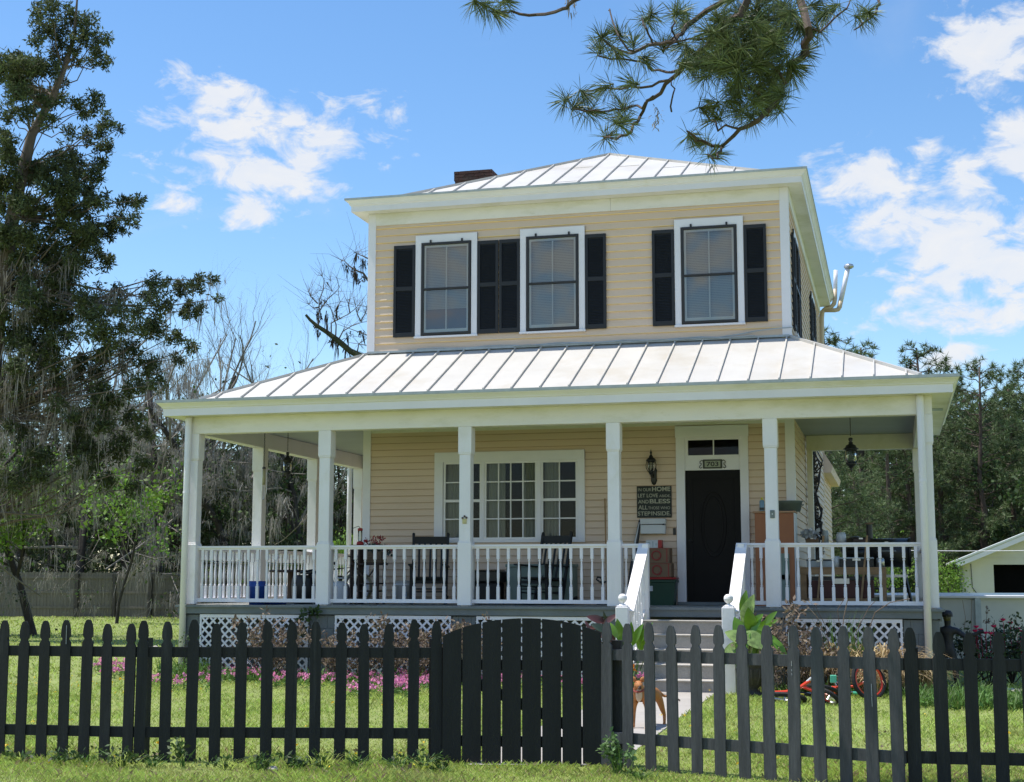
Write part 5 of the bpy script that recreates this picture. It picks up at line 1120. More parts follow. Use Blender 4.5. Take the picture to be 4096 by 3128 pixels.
E_ = [(0, 1), (1, 2), (2, 3), (3, 4), (4, 5), (5, 6), (6, 7), (3, 8), (8, 9), (9, 10), (10, 11), (3, 12), (12, 13), (13, 14), (14, 15), (0, 16), (16, 17), (17, 18), (18, 19), (19, 20), (0, 21), (21, 22), (22, 23), (23, 24), (24, 25), (0, 26), (26, 27), (27, 28), (28, 29)]
rd = [(.075, .08), (.075, .085), (.085, .10), (.085, .095), .058, (.058, .056), (.048, .045), (.030, .028), .048, .030, .022, .026, .048, .030, .022, .026, .05, .036, .022, .018, .024, .05, .036, .022, .018, .024, .026, .016, .012, .006]
body = skin('body', [(s*a, s*b_, s*c) for a, b_, c in V], E_, [tuple(s*q for q in r) if isinstance(r, tuple) else s*r for r in rd], m_dogc, t, 2, 2)
def ell(c, r, n=12, rot=None):
    P = [(math.sin(a), -math.cos(a)) for a in np.linspace(0, PI, 9)]; th = np.arange(n)*2*PI/n; V = np.concatenate([np.stack([q*np.cos(th), q*np.sin(th), np.full(n, z)], 1) for q, z in P])*np.array(r)
    if rot is not None: V = V@np.array(Matrix.Rotation(rot[1], 3, rot[0])).T
    mb = MB(); mb.add(V+np.array(c), [(i*n+j, i*n+(j+1) % n, (i+1)*n+(j+1) % n, (i+1)*n+j) for i in range(8) for j in range(n)]); return mb
S_ = lambda *a: tuple(s*q for q in a)
for sx in (-1, 1):
    ell(S_(-.03+sx*.055, -.135, .575), S_(.030, .012, .036), rot=('Y', sx*.9)).build('ear', m_dogc, body, True)
    ell(S_(-.016+sx*.028, -.187, .540), S_(.009, .006, .009)).build('eye', m_blk, body, True)
    ell(S_(.052 if sx > 0 else -.107, -.12 if sx < 0 else -.10, .014), S_(.026, .03, .014)).build('paw', m_dogw, body, True)
ell(S_(.016, -.272, .502), S_(.014, .010, .010)).build('nose', m_blk, body, True)
ell(S_(.008, -.255, .482), S_(.024, .022, .018)).build('muzzle', M('dark_muzzle', (.09, .04, .03), .6), body, True)
ell(S_(-.022, -.142, .40), S_(.040, .022, .085)).build('chest_patch', m_dogw, body, True)
P = [(s*(-.033+.064*math.cos(a)), s*(-.105+.066*math.sin(a)), s*(.455-.022*math.sin(-a)*1.0)) for a in np.linspace(0, 2*PI, 24)]; MB().tube(P, s*.010, 6, False).build('collar', M('dusty_red_collar', (.30, .06, .05), .6), t); MB().lathe([(.0, 0), (s*.012, 0), (s*.012, s*.003), (0, s*.003)], S_(-.033, -.175, .405), 10).build('tag', m_chrome, t)
# ================================================================ CHILD BIKES LYING ON THE GRASS
BP = gp(3590, 2800)
t = thing('childrens_bicycle', 'red orange child bicycle lying on its side by the dry ornamental grass', 'bicycle', BP); t.location.z += .0
def bpnt(x, y, dz=0): # picture point on the upright plane through the bicycle, relative to its base
    return on(x, y, 1, BP[1]+dz)-BP
s1, s2 = MB(), MB(); c = bpnt(3475, 2720, .1); c[2] = max(c[2], .18); wheel(s1, s2, c, .235, (.62, -.78, .25), (0, 0, 1), .026); w_ = thing('wheel', None, None); w_.parent = t; s1.build('tyre', m_rub, w_); s2.build('rim', m_orange, w_)
s1, s2 = MB(), MB(); c2 = bpnt(3290, 2768, .0); c2[2] = .10; wheel(s1, s2, c2, .20, (.15, .35, 1), (1, 0, 0), .026); w_ = thing('wheel', None, None); w_.parent = t; s1.build('tyre', m_rub, w_); s2.build('rim', m_orange, w_)
MB().tube([c+[-.02, -.06, 0], bpnt(3425, 2745), bpnt(3330, 2748), bpnt(3290, 2768)], .016, 7).tube([bpnt(3330, 2748), bpnt(3345, 2752, -.1), c2], .014, 7).build('frame', m_orange, t)
MB().tube([bpnt(3300, 2757), bpnt(3345, 2757)], .024, 8).tube([bpnt(3300, 2766), bpnt(3345, 2767)], .008, 5).build('chain_guard', m_rub, t)
MB().tube([bpnt(3345, 2742), bpnt(3335, 2720), bpnt(3322, 2712)], .012, 6).tube([bpnt(3335, 2720), bpnt(3405, 2768), bpnt(3425, 2768)], .010, 6).build('handlebar', m_chrome, t)
MB().bev(*(lambda p: (p[0]-.035, p[0]+.045, p[1]-.012, p[1]+.012, p[2]-.05, p[2]+.05))(bpnt(3332, 2716)), .006).build('number_plate', m_teald, t); MB().tube([bpnt(3412, 2770), bpnt(3432, 2772)], .022, 8).build('grip', m_teald, t)
BP = gp(3240, 2818); t = thing('childrens_bicycle', 'orange framed child bicycle with black guards lying in front of the dried shrub', 'bicycle', BP)
s1, s2 = MB(), MB(); c = bpnt(3140, 2798); c[2] = .075; wheel(s1, s2, c, .24, (.05, .25, 1), (1, 0, 0), .030); w_ = thing('wheel', None, None); w_.parent = t; s1.build('tyre', m_rub, w_); s2.build('rim', m_chrome, w_)
s1, s2 = MB(), MB(); c = bpnt(3315, 2790); c[2] = .09; wheel(s1, s2, c, .14, (.5, .5, .8), (1, 0, 0), .028); w_ = thing('wheel', None, None); w_.parent = t; s1.build('tyre', m_rub, w_); s2.build('rim', m_chrome, w_)
MB().tube([bpnt(3100, 2770), bpnt(3140, 2768), bpnt(3185, 2760), bpnt(3240, 2722)], .021, 8).tube([bpnt(3192, 2752), bpnt(3208, 2746), bpnt(3256, 2765)], .021, 8).build('frame', m_orange, t)
MB().tube([bpnt(3100, 2782), bpnt(3150, 2775), bpnt(3200, 2772), bpnt(3245, 2780)], .022, 8).build('mudguard', m_rub, t, True); MB().tube([bpnt(3195, 2770), bpnt(3245, 2773)], .008, 6).build('trim', m_chrome, t)
MB().tube([bpnt(3228, 2728), bpnt(3246, 2712)], .018, 8).build('grip', m_wplas, t); MB().tube([bpnt(3298, 2782), bpnt(3300, 2798), bpnt(3320, 2806)], .013, 6).build('fork_tip', m_orange, t)
P = bpnt(3206, 2780); MB().bev(P[0]-.035, P[0]+.035, P[1]-.05, P[1]-.04, P[2]-.02, P[2]+.02, .003).build('label_plate', m_yel, t)
# ================================================================ TREES AND PLANTS
K = 4096/2200.
def wob(p, q, n, amp, r):
    p, q = np.array(p, float), np.array(q, float); L = np.linalg.norm(q-p); P = [p+(q-p)*i/n for i in range(n+1)]
    for i in range(1, n): P[i] = P[i]+r.normal(size=3)*amp*L
    return P
def clumpcloud(r, C, Rr, n, size, asp, sub=6, tight=.42, flat=0.):
    "leaf quads gathered in sub clumps inside spheres C with radii Rr"
    VV, FF, k = [], [], 0
    for c, rad in zip(C, Rr):
        d = r.normal(size=(sub, 3)); d /= np.linalg.norm(d, axis=1)[:, None]; S = np.array(c)+d*rad*(.35+.55*r.random((sub, 1)))
        V, F = blades(r, S, max(6, int(n*(rad**2))), size, asp, (rad*tight,)*3, flat); VV.append(V); FF.append(F+k); k += len(V)
    return np.concatenate(VV), np.concatenate(FF)
def strands(r, P, n, L, w=.03, spread=.12):
    "spanish moss: tapering strips hanging from points P"
    P = np.asarray(P, float); idx = np.repeat(np.arange(len(P)), n); m = len(idx); c = P[idx]+r.normal(size=(m, 3))*[spread, spread, .05]
    fac = (.35+1.1*r.random(len(P)))[idx]; off = c-P[idx]; l = (L*fac*np.exp(-3*(off[:, 0]**2+off[:, 1]**2)/spread**2*.25)*(.55+.6*r.random(m)))[:, None]*np.array([0, 0, -1.])+r.normal(size=(m, 3))*[.10, .10, 0]*L; a = r.normal(size=(m, 3)); a[:, 2] = 0; a /= np.linalg.norm(a, axis=1)[:, None]; ww = w*(.4+r.random(m))[:, None]
    V = np.stack([c-a*ww*.5, c+a*ww*.5, c+l*.55+a*ww*.6, c+l, c+l*.5-a*ww*.6], 1).reshape(-1, 3); return V, np.arange(5*m).reshape(-1, 5)
# ---- generic branching tree skeleton
def skeleton(r, H, r0, levels=4, lean=(0, 0), spread=.55, first=.3, nb=(5, 4, 4, 3), lens=(.55, .5, .5, .5), gnarl=.09, upw=.25):
    trunk, limbs, tips, mids = MB(), MB(), [], []
    def grow(p, d, L, rad, lv):
        n = 5 if lv < 2 else 3; P = [p]; q = p.copy(); dd = d.copy()
        for i in range(n):
            dd = dd+r.normal(size=3)*gnarl*(1+.5*lv); dd[2] += upw*.12*lv; dd /= np.linalg.norm(dd); q = q+dd*L/n; P.append(q.copy())
        rr = np.linspace(rad, rad*.45, n+1); (trunk if lv == 0 else limbs).tube(P, rr, 7 if lv == 0 else (5 if lv < 2 else 3), False)
        mids.extend(P[1:]) if lv >= 1 else None
        if lv >= levels: tips.append(P[-1]); return
        k = nb[min(lv, len(nb)-1)]
        for j in range(k):
            f = first+(1-first)*(j+r.random()*.8)/k if lv == 0 else .25+.75*(j+r.random())/k; f = min(f, .98); i = int(f*n); c = P[i]+(P[min(i+1, n)]-P[i])*(f*n-i)
            a = r.normal(size=3); a -= dd*(a@dd); a /= np.linalg.norm(a); nd = dd*(1-spread)+a*spread*1.25; nd[2] += upw; nd /= np.linalg.norm(nd)
            grow(c, nd, L*lens[min(lv, len(lens)-1)]*(.75+.5*r.random())*(1.15-.45*f if lv == 0 else 1), rad*.42*(1-.4*f), lv+1)
        if lv < levels: tips.append(P[-1])
    grow(np.zeros(3), np.array([lean[0], lean[1], 1.])/math.sqrt(1+lean[0]**2+lean[1]**2), H, r0, 0)
    return trunk, limbs, np.array(tips), np.array(mids)
def put(proto, x, y, D, label, group, s=1., rz=0., cat=None, h=None):
    "place a copy with its foot on the ground at picture column x and distance D"
    p = at(x, 2400, D); o = dup(proto); o.location = (p[0], p[1], gz(p[1])-.05); o.rotation_euler = (0, 0, rz); o.scale = (s, s, s); tag(o, label, cat, group); return o
protos = []
def proto(name, cat):
    t = thing(name, 'x', cat); protos.append(t); return t
def park(t):
    for c in list(t.children): bpy.data.objects.remove(c)
    bpy.data.objects.remove(t)
# ---- big cedar at the left edge
r = np.random.default_rng(21); DC = 36.
def cp(x, y, D=DC): return at(x*K, y*K, D)
base = gp(-190, 2585); base = at(-190, 2585, DC+2); base[2] = 0
t = thing('cedar_tree', 'tall dark leaning cedar with moss filling the left edge of the view', 'tree', base)
TR = [base, cp(-60, 1150), cp(-30, 900), cp(0, 640), cp(27, 469), cp(48, 370), cp(68, 290), cp(96, 239), cp(113, 208), cp(137, 150), cp(160, 78), cp(164, 20), cp(168, -30)]
TRl = [np.array(p)-base for p in TR]; MB().tube(TRl, [.34, .28, .25, .2, .165, .14, .12, .10, .09, .07, .05, .03, .015], 9).build('trunk', m_bark, t, True)
CLP = [(95,20,30),(112,8,18),(150,30,25),(190,55,28),(215,80,22),(90,60,28),(130,70,33),(170,90,32),(205,125,30),(236,126,10),(78,92,18),(130,112,26),(160,132,18),(75,145,26),(110,150,26),(40,165,28),(10,175,25),(135,170,20),
 (30,200,32),(62,190,26),(18,240,28),(60,245,22),(8,285,20),(100,215,18),(200,215,26),(185,240,24),(225,260,22),(255,277,12),(213,282,18),(160,222,16),(150,283,18),(190,292,22),(225,320,26),(212,350,22),(140,330,30),(108,362,34),(165,360,30),(200,372,26),(140,402,34),(180,402,30),
 (100,402,26),(60,382,26),(18,335,26),(10,400,36),(45,440,30),(92,452,30),(140,452,26),(272,440,26),(300,430,14),(250,482,30),(285,470,20),(230,500,26),(200,482,20),(130,502,40),(180,520,40),(100,542,46),(50,520,44),(8,500,38),(160,572,46),(222,560,30),(110,602,46),(45,600,46),
 (392,622,28),(430,612,24),(455,602,15),(470,642,11),(350,652,30),(402,672,28),(430,662,18),(330,702,34),(280,682,42),(240,642,42),(372,722,24),(410,746,18),(382,770,18),(200,702,52),(120,702,52),(45,702,52),(262,762,42),(320,782,32),(180,802,46),(100,792,44),(290,832,32),(340,825,22),
 (232,872,42),(170,902,38),(282,902,28),(312,932,22),(250,962,34),(200,982,34),(300,1000,24),(20,800,40),(60,860,40),(290,1050,22),(230,1040,26)]
_by = [0, 60, 120, 160, 200, 260, 300, 330, 370, 400, 440, 500, 560, 600, 620, 660, 700, 760, 800, 870, 950, 1000, 1040, 1060]
_bx = [110, 200, 220, 160, 190, 245, 205, 220, 210, 200, 280, 235, 235, 300, 430, 440, 370, 380, 235, 260, 260, 280, 220, 60]
for _ in range(120):
    y = r.uniform(120, 1040); x = r.uniform(-25, np.interp(y, _by, _bx)-22); CLP.append((x, y, r.uniform(16, 34)))
CC, RRr = [], []; mb = MB(); hang = []
TRa = np.array(TRl[1:])
for (x, y, rd) in CLP:
    Dj = DC+r.uniform(-1.4, 1.4); c = cp(x, y, Dj)-base; CC.append(c); RRr.append(rd*K/FPX*DC*1.05)
    z = c[2]-.35*abs(c[0]-0)*.0-.8; i = np.argmin(np.abs(TRa[:, 2]-(z-.25*np.linalg.norm(c[:2]-TRa[len(TRa)//2, :2])*.3))); p = TRa[i]
    P = wob(p, c, 4, .035, r); P[2] = P[2]+np.array([0, 0, -.12]); L = np.linalg.norm(c-p); mb.tube(P, np.linspace(.012+.006*min(L, 5), .008, 5), 5, False)
    for q in (P[2], P[3], c): hang.append(q)
mb.build('limbs', m_bark, t)
V, F = clumpcloud(r, CC, RRr, 4700, .118, .28, 18, .36); mb = MB(); mb.add(V, F); mb.build('foliage', m_cedar, t)
hg = [h for h in hang if h[2] < 9.5]
V, F = strands(r, hg, 16, .95, .014, .22); mb = MB(); mb.add(V, F); mb.build('moss', m_moss, t)
# ---- bare mossy trees behind the house, left
def mossy(seed, H, r0, ns, ml, mat=m_pale, leaves=0, lm=m_leafy, **k):
    r = np.random.default_rng(seed); t = proto('mossy_tree', 'tree'); tr, li, tips, mids = skeleton(r, H, r0, **k)
    tr.build('trunk', m_dbark, t, True); li.build('branches', mat, t)
    sel = mids[r.integers(0, len(mids), ns)]; sel = sel[sel[:, 2] < H*.95]
    if ns: V, F = strands(r, sel, 20, ml, .012, .10); mb = MB(); mb.add(V, F); mb.build('moss', m_moss, t)
    if leaves: mb = MB(); mb.add(*blades(r, tips, leaves, .11, .7, (.35, .35, .3))); mb.build('foliage', lm, t)
    return t
ma = mossy(31, 8.5, .15, 420, .75, nb=(8, 5, 4, 3), lens=(.55, .5, .5, .55), spread=.6, upw=.12, gnarl=.12)
mc = mossy(32, 7.0, .14, 520, .8, leaves=1600, lm=m_under, nb=(9, 5, 4, 3), lens=(.62, .5, .5, .55), spread=.7, upw=.02, gnarl=.14, first=.2)
mtw = mossy(33, 8.5, .16, 12, .4, nb=(7, 5, 5, 4), lens=(.5, .5, .5, .5), spread=.42, upw=.42, gnarl=.10)
GT = 'mossy trees left of the house'
for (p_, x, D, s, rz, lab) in ((ma, 640, 59.5, 1.3, .3, 'bare pale mossy tree just left of the side porch, nearest the porch corner'), (mc, 330, 60, 1.45, 1.9, 'mossy tree with pale twigs standing just beyond the board fence behind the cedar'),
    (mc, 930, 61, 1.42, 4.0, 'spreading mossy tree whose grey limbs show through the left side porch'), (ma, 60, 60.5, 1.4, 5.2, 'grey mossy tree below the tall cedar at the far left edge'), (mtw, 740, 62, 1.28, 2.2, 'tall bare twiggy tree rising just right of the cedar against the sky'),
    (mtw, 1010, 62, 1.13, .6, 'bare twiggy tree above the left end of the porch roof'), (ma, 1230, 61, 1.02, 1.2, 'bare mossy tree partly hidden behind the left porch columns'), (mtw, 520, 62, 1.25, 4.4, 'slim bare tree between the cedar crown and the sky'), (mc, 560, 60.5, 1.1, .2, 'low mossy tree at the left of the white downspout'),
    (mtw, 1150, 62, .97, 3.3, 'small bare tree with the lowest twigs over the porch roof hip'), (mc, -330, 36, .80, .9, 'mossy tree whose limbs reach in from the left edge in front of the cedar')):
    put(p_, x, 0, D, lab, GT, s, rz, 'tree')
# ---- mossy limb reaching out behind the upper storey
DB = 40; r = np.random.default_rng(5); q_ = lambda x, y: at(1150+x*.3571, 950+y*.3571, DB)
b0_ = at(1900, 2400, DB); b0_[2] = 0; t = thing('mossy_tree', 'old tree behind the house, its broken mossy limb jutting left of the upper windows', 'tree', b0_, 0, GT)
T_ = lambda P: [np.array(p)-b0_ for p in P]
MB().tube(T_([b0_, at(1850, 2000, DB), at(1800, 1600, DB), at(1770, 1480, DB), at(1745, 1400, DB)]), [.5, .42, .30, .16, .05], 10).build('trunk', m_bark, t, True)
MB().tube(T_([at(1790, 1560, DB), q_(980, 1420), q_(820, 1330), q_(700, 1270), q_(560, 1150), q_(440, 1060), q_(330, 990), q_(250, 920), q_(205, 865)]), [.20, .12, .095, .082, .08, .062, .055, .042, .035], 8).build('limb', m_mossbark, t)
mb = MB()
for P in ([(345, 990), (350, 900), (355, 700), (400, 590), (410, 480), (390, 430), (330, 420)], [(345, 960), (330, 880), (390, 770), (450, 690), (540, 610), (580, 560), (550, 450)], [(490, 1080), (490, 960), (560, 920), (680, 860), (770, 790), (850, 680)], [(540, 1100), (545, 980), (510, 870), (480, 780), (430, 730)],
          [(580, 1130), (620, 1050), (720, 990), (830, 950), (905, 940)], [(780, 1290), (800, 1190), (900, 1120)], [(905, 485), (850, 400), (770, 370), (700, 325), (640, 265), (600, 255)], [(900, 235), (850, 210), (790, 185), (760, 170)], [(440, 500), (500, 600), (480, 480)], [(560, 930), (545, 800), (590, 720), (570, 650)], [(700, 850), (680, 740), (700, 690)], [(820, 940), (780, 850), (760, 760)], [(820, 940), (870, 850), (890, 780)], [(340, 740), (260, 660), (235, 610)], [(350, 780), (290, 790), (240, 750)]):
    PP = T_([q_(*p) for p in P]); th = .035 if P[0] == (905, 485) else .022; mb.tube(PP, np.linspace(th, .006, len(PP)), 4, False)
    for j in range(14):
        i = r.integers(1, len(PP)); a = PP[i]; dz = r.normal(size=3)*[.35, .3, .3]+[0, 0, .25]; mb.tube([a, a+dz*.5, a+dz+r.normal(size=3)*.06], [.006, .004, .002], 3, False)
for j in range(60):
    z = r.uniform(1380, 1750); a = np.array(T_([at(1740+(z-1380)*.17, z, DB)])[0]); d = r.normal(size=3)*[1.3, 1.3, .5]+[0, 0, .9]; mb.tube([a, a+d*.5+r.normal(size=3)*.15, a+d+r.normal(size=3)*.2], [.035, .018, .005], 4, False)
mb.build('twigs', m_bark, t)
hp = [(640, 290), (660, 320), (730, 370), (745, 390), (760, 400), (850, 430), (880, 450), (820, 490), (775, 420), (770, 190), (825, 270), (870, 260), (840, 300), (310, 990), (330, 1020), (350, 1050), (345, 800), (350, 850), (380, 900), (440, 880), (490, 1140), (510, 1150), (560, 1180), (660, 1260), (700, 1290), (680, 1090), (715, 1060), (845, 1090), (825, 1060), (565, 780), (560, 870), (400, 700)]
V, F = strands(r, np.array(T_([q_(*p) for p in hp])), 12, .55, .03, .05); mb = MB(); mb.add(V, F); mb.build('moss', m_dbark, t)
# ---- small maple in front of the board fence
mt = mossy(41, 3.4, .11, 0, 1, m_dbark, leaves=4200, nb=(6, 5, 4, 3), lens=(.6, .55, .5, .5), spread=.6, upw=.2, first=.35, lean=(-.25, 0)); mt.name = 'young_maple'
put(mt, 140, 0, 39, 'small bright green maple with a dark forked trunk on the lawn at the far left', None, 1.15, 0, 'tree')
m3 = mossy(42, 3.0, .05, 0, 1, m_pale, leaves=1600, nb=(6, 5, 4, 3), lens=(.6, .55, .5, .5), spread=.5, upw=.3, first=.3)
GL = 'young broadleaf saplings'
put(m3, 470, 0, 50, 'light green sapling in front of the board fence left of the downspout', GL, 1.3, 1, 'tree')
# ---- pines
def tufts(r, C, n, L, w):
    "sprays of needles around points"
    C = np.asarray(C, float); idx = np.repeat(np.arange(len(C)), n); m = len(idx); d = r.normal(size=(m, 3)); d[:, 2] += .35; d /= np.linalg.norm(d, axis=1)[:, None]; s = np.cross(d, r.normal(size=(m, 3))); s /= np.linalg.norm(s, axis=1)[:, None]
    l = L*(.65+.5*r.random(m))[:, None]; c = C[idx]; V = np.stack([c-s*w, c+s*w, c+d*l*.6+s*w*.7+[0, 0, -.02*L], c+d*l], 1).reshape(-1, 3); return V, np.arange(4*m).reshape(-1, 4)
def pine(seed, H, nt, low=.18, wid=.27, top=.0, open_=0.):
    r = np.random.default_rng(seed); t = proto('pine_tree', 'tree'); tr = MB(); P = wob((0, 0, 0), (r.normal()*.3, r.normal()*.3, H), 7, .008, r); tr.tube(P, np.linspace(.19, .03, 8), 8); tr.build('trunk', m_pbark, t, True)
    li = MB(); C = []; nb = int(H*5)
    for i in range(nb):
        f = low+(1-low)*((i+r.random())/nb)**.9; z = f*H; c = np.array(P)[:, :2]; x0 = np.interp(z, np.array(P)[:, 2], c[:, 0]); y0 = np.interp(z, np.array(P)[:, 2], c[:, 1])
        L = H*wid*(1-f)**.6*(.6+.6*r.random())+.35; a = r.random()*2*PI; e_ = .15+.5*f+r.normal()*.12; d = np.array([math.cos(a), math.sin(a), e_]); q0 = np.array([x0, y0, z]); q1 = q0+d*L*[1, 1, .5]+[0, 0, .25*L*r.random()]
        Q = wob(q0, q1, 4, .04, r); li.tube(Q, np.linspace(.026, .006, 5), 4, False)
        for k in range(int(nt*L/2.2)+2):
            u = 1-(r.random()**1.5)*(.75 if not open_ else .4); j = min(int(u*4), 3); c = Q[j]+(Q[j+1]-Q[j])*(u*4-j); o = r.normal(size=3)*[.28, .28, .18]*(.4+L*.25); li.tube([c, c+o], [.008, .004], 3, False); C.append(c+o)
    li.build('branches', m_pbark, t)
    mb = MB(); mb.add(*tufts(r, C, 24, .27, .013)); mb.build('foliage', m_pine, t); return t
pa, pb, pc = pine(51, 9.5, 15, .04, .27), pine(52, 10.5, 15, .3, .24, open_=1), pine(53, 8.5, 17, .03, .32)
GP = 'pines behind the house'
PINES = [(pa, 3345, 62, 1.29), (pa, 3450, 58, 1.16), (pc, 3330, 48, .85), (pa, 3730, 60, 1.2), (pc, 3560, 54, .92), (pb, 3945, 55, .93), (pc, 3790, 56, .98), (pc, 3930, 57, .92), (pa, 4060, 58, .98), (pb, 4130, 64, 1.05), (pc, 4180, 57, 1.05), (pc, 3650, 55, .90), (pa, 3480, 68, 1.05), (pb, 3830, 66, 1.0), (pc, 3450, 50, .68), (pa, 4250, 60, 1.05), (pa, 4020, 70, 1.1)]
WHERE = ['peeking over the porch roof just right of the vent pipes', 'second right of the vent pipes, its tip above the roof line', 'lower one seen under the right porch ceiling near the wall', 'with upright tips above the right corner of the porch roof', 'in the middle of the gap under the right porch ceiling', 'tall open crowned one with sky gaps right of the porch corner', 'dense one directly behind the right downspout', 'dense one between the downspout and the shed roof',
         'dense one above the eave of the shed', 'tall one at the right edge of the view, behind the dense ones', 'dense low one cut by the right edge of the view', 'low one behind the smoker chimney', 'distant one behind the right end of the porch roof', 'tall distant one between the two open crowns', 'shortest one, behind the workbench', 'bushy one mostly outside the right edge', 'distant tall one behind the shed']
for i, (p_, x, D, s) in enumerate(PINES): put(p_, x, 0, D, 'green pine, '+WHERE[i], GP, s, i*1.7, 'tree')
PL = [(pb, 1250, 66, .78), (pa, 1040, 70, .80), (pb, 860, 68, .84), (pa, 500, 64, 1.0), (pb, 200, 64, 1.0), (pa, 20, 62, 1.0), (pc, 930, 62, .72), (pc, 700, 62, .92)]
WL = ['behind the second column of the left side porch', 'behind the hanging lantern of the left porch', 'right of the white downspout, deep in the wood', 'behind the mossy trees over the board fence', 'behind the small green maple', 'at the far left edge beyond the fence', 'short one seen through the left side porch', 'short one poking above the left end of the porch roof']
for i, (p_, x, D, s) in enumerate(PL): put(p_, x, 0, D, 'dark pine '+WL[i], 'pines in the left wood', s, i*2.1, 'tree')
# ---- bare dark trunks of the wood behind the left lawn
r = np.random.default_rng(77); t = proto('woodland_tree', 'tree'); tr, li, tips, mids = skeleton(r, 9.0, .13, levels=3, nb=(9, 4, 3), lens=(.22, .5, .5), spread=.6, first=.45, gnarl=.035, upw=.2)
tr.build('trunk', m_dbark, t, True); li.build('branches', m_dbark, t); mb = MB(); mb.add(*blades(r, tips, 1500, .17, .6, (.5, .5, .4))); mb.build('foliage', m_mid, t); wt = t
XS = [880, 905, 1080, 1098, 1118, 1150, 1165, 1176, 1200, 1222, 1345, 1362, 1392, 760, 590, 655, 420, 520, 250, 120, 30, 3440, 3560, 3700, 3820, 3880]
for i, x in enumerate(XS): put(wt, x, 0, 61+(i*37 % 13), 'slender dark trunked tree, number %d from the left of the wood edge' % (sorted(XS).index(x)+1), 'slender dark trees at the wood edge', .72+.25*((i*29) % 7)/7, i*1.3, 'tree')
# ---- shrubs along the wood edge
def shrub(seed, w, h, n, size, mat, asp=.6, name='shrub', stems=7, sub=14):
    r = np.random.default_rng(seed); t = proto(name, 'shrub'); st = MB(); C = []
    for i in range(stems):
        a = r.random()*2*PI; rr_ = w*.5*math.sqrt(r.random()); c = np.array([rr_*math.cos(a), rr_*math.sin(a), h*(.45+.45*r.random())]); st.tube(wob((c[0]*.15, c[1]*.15, 0), c, 3, .05, r), [.02, .016, .01, .005], 4, False); C.append(c)
        C.append(c*[1.05, 1.05, .55])
    st.build('stems', m_dbark, t); V, F = clumpcloud(r, C, [w*.24]*len(C), n/(len(C)*(w*.24)**2), size, asp, sub, .4); mb = MB(); mb.add(V, F); mb.build('foliage', mat, t); return t
s1_, s2_, s3_ = shrub(61, 3., 2.6, 2600, .14, m_leafy), shrub(62, 4., 3.2, 3200, .15, m_under), shrub(63, 3., 4.2, 3000, .13, m_mid)
GS = 'shrubs along the edge of the wood'
SH = [(s1_, 60, 63, .75), (s2_, 230, 64, .8), (s1_, 400, 63, .7), (s3_, 560, 65, .8), (s1_, 700, 62, .75), (s2_, 820, 62, 1.), (s1_, 900, 60, .85), (s3_, 960, 63, .8), (s2_, 1060, 62, 1.1), (s1_, 1130, 60, .9), (s2_, 1230, 63, 1.2), (s1_, 1290, 61, 1.), (s3_, 1400, 60, 1.), (s2_, 3360, 50, .8), (s1_, 3450, 52, .8), (s2_, 3560, 50, .85), (s1_, 3640, 50, .7), (s3_, 3500, 52, .7), (s1_, 3770, 54, .6), (s2_, 3850, 56, .7)]
for i, (p_, x, D, s) in enumerate(SH):
    side = 'left' if x < 2000 else 'right'; k = i+1 if side == 'left' else i-12
    ordn = ['first', 'second', 'third', 'fourth', 'fifth', 'sixth', 'seventh', 'eighth', 'ninth', 'tenth', 'eleventh', 'twelfth', 'thirteenth'][k-1]
    put(p_, x, 0, D, {s1_: 'bright yellow green shrub, ', s2_: 'mixed green spreading shrub, ', s3_: 'tall mid green shrub, '}[p_]+ordn+(' from the left beyond the board fence' if side == 'left' else ' counted rightward behind the right porch'), GS, s, i*.9, 'shrub')
put(s1_, 1372, 0, 37, 'glossy bright green bush showing between the left side porch columns', None, .58, .5, 'shrub').scale = (.5, .5, 1.02)
gb = shrub(64, 2.4, 3.8, 3800, .10, m_mid, .6, 'holly_bush'); put(gb, 4190, 0, 54, 'tall glossy leaved bush behind the shed roof at the right edge', None, 1.75, 0, 'shrub')
put(m3, 3760, 0, 36, 'thin yellow green sapling right of the right downspout', GL, .52, 2, 'tree'); put(m3, 3540, 0, 40, 'thin pale sapling seen behind the barrel smoker', GL, .62, 3, 'tree')
# ---- far wood (one mass)
r = np.random.default_rng(9); C, RR_ = [], []
for i in range(760):
    x = r.uniform(-2600, 6800); D = r.uniform(74, 92); topl = 1730+60*math.sin(x*.011)+40*math.sin(x*.031) if x < 2200 else 1560+50*math.sin(x*.013)+40*math.sin(x*.027)
    y = 2400-(2400-topl-120)*r.random()**.8; C.append(at(x, y, D)); RR_.append(r.uniform(1.3, 2.3))
V, F = clumpcloud(r, C, RR_, 42, .55, .6, 7, .45); mb = MB(); mb.add(V, F); tag(mb.build('far_wood', m_farw), 'distant mass of dark woodland behind house and lawn', 'wood', kind='stuff')
for o in protos: park(o)
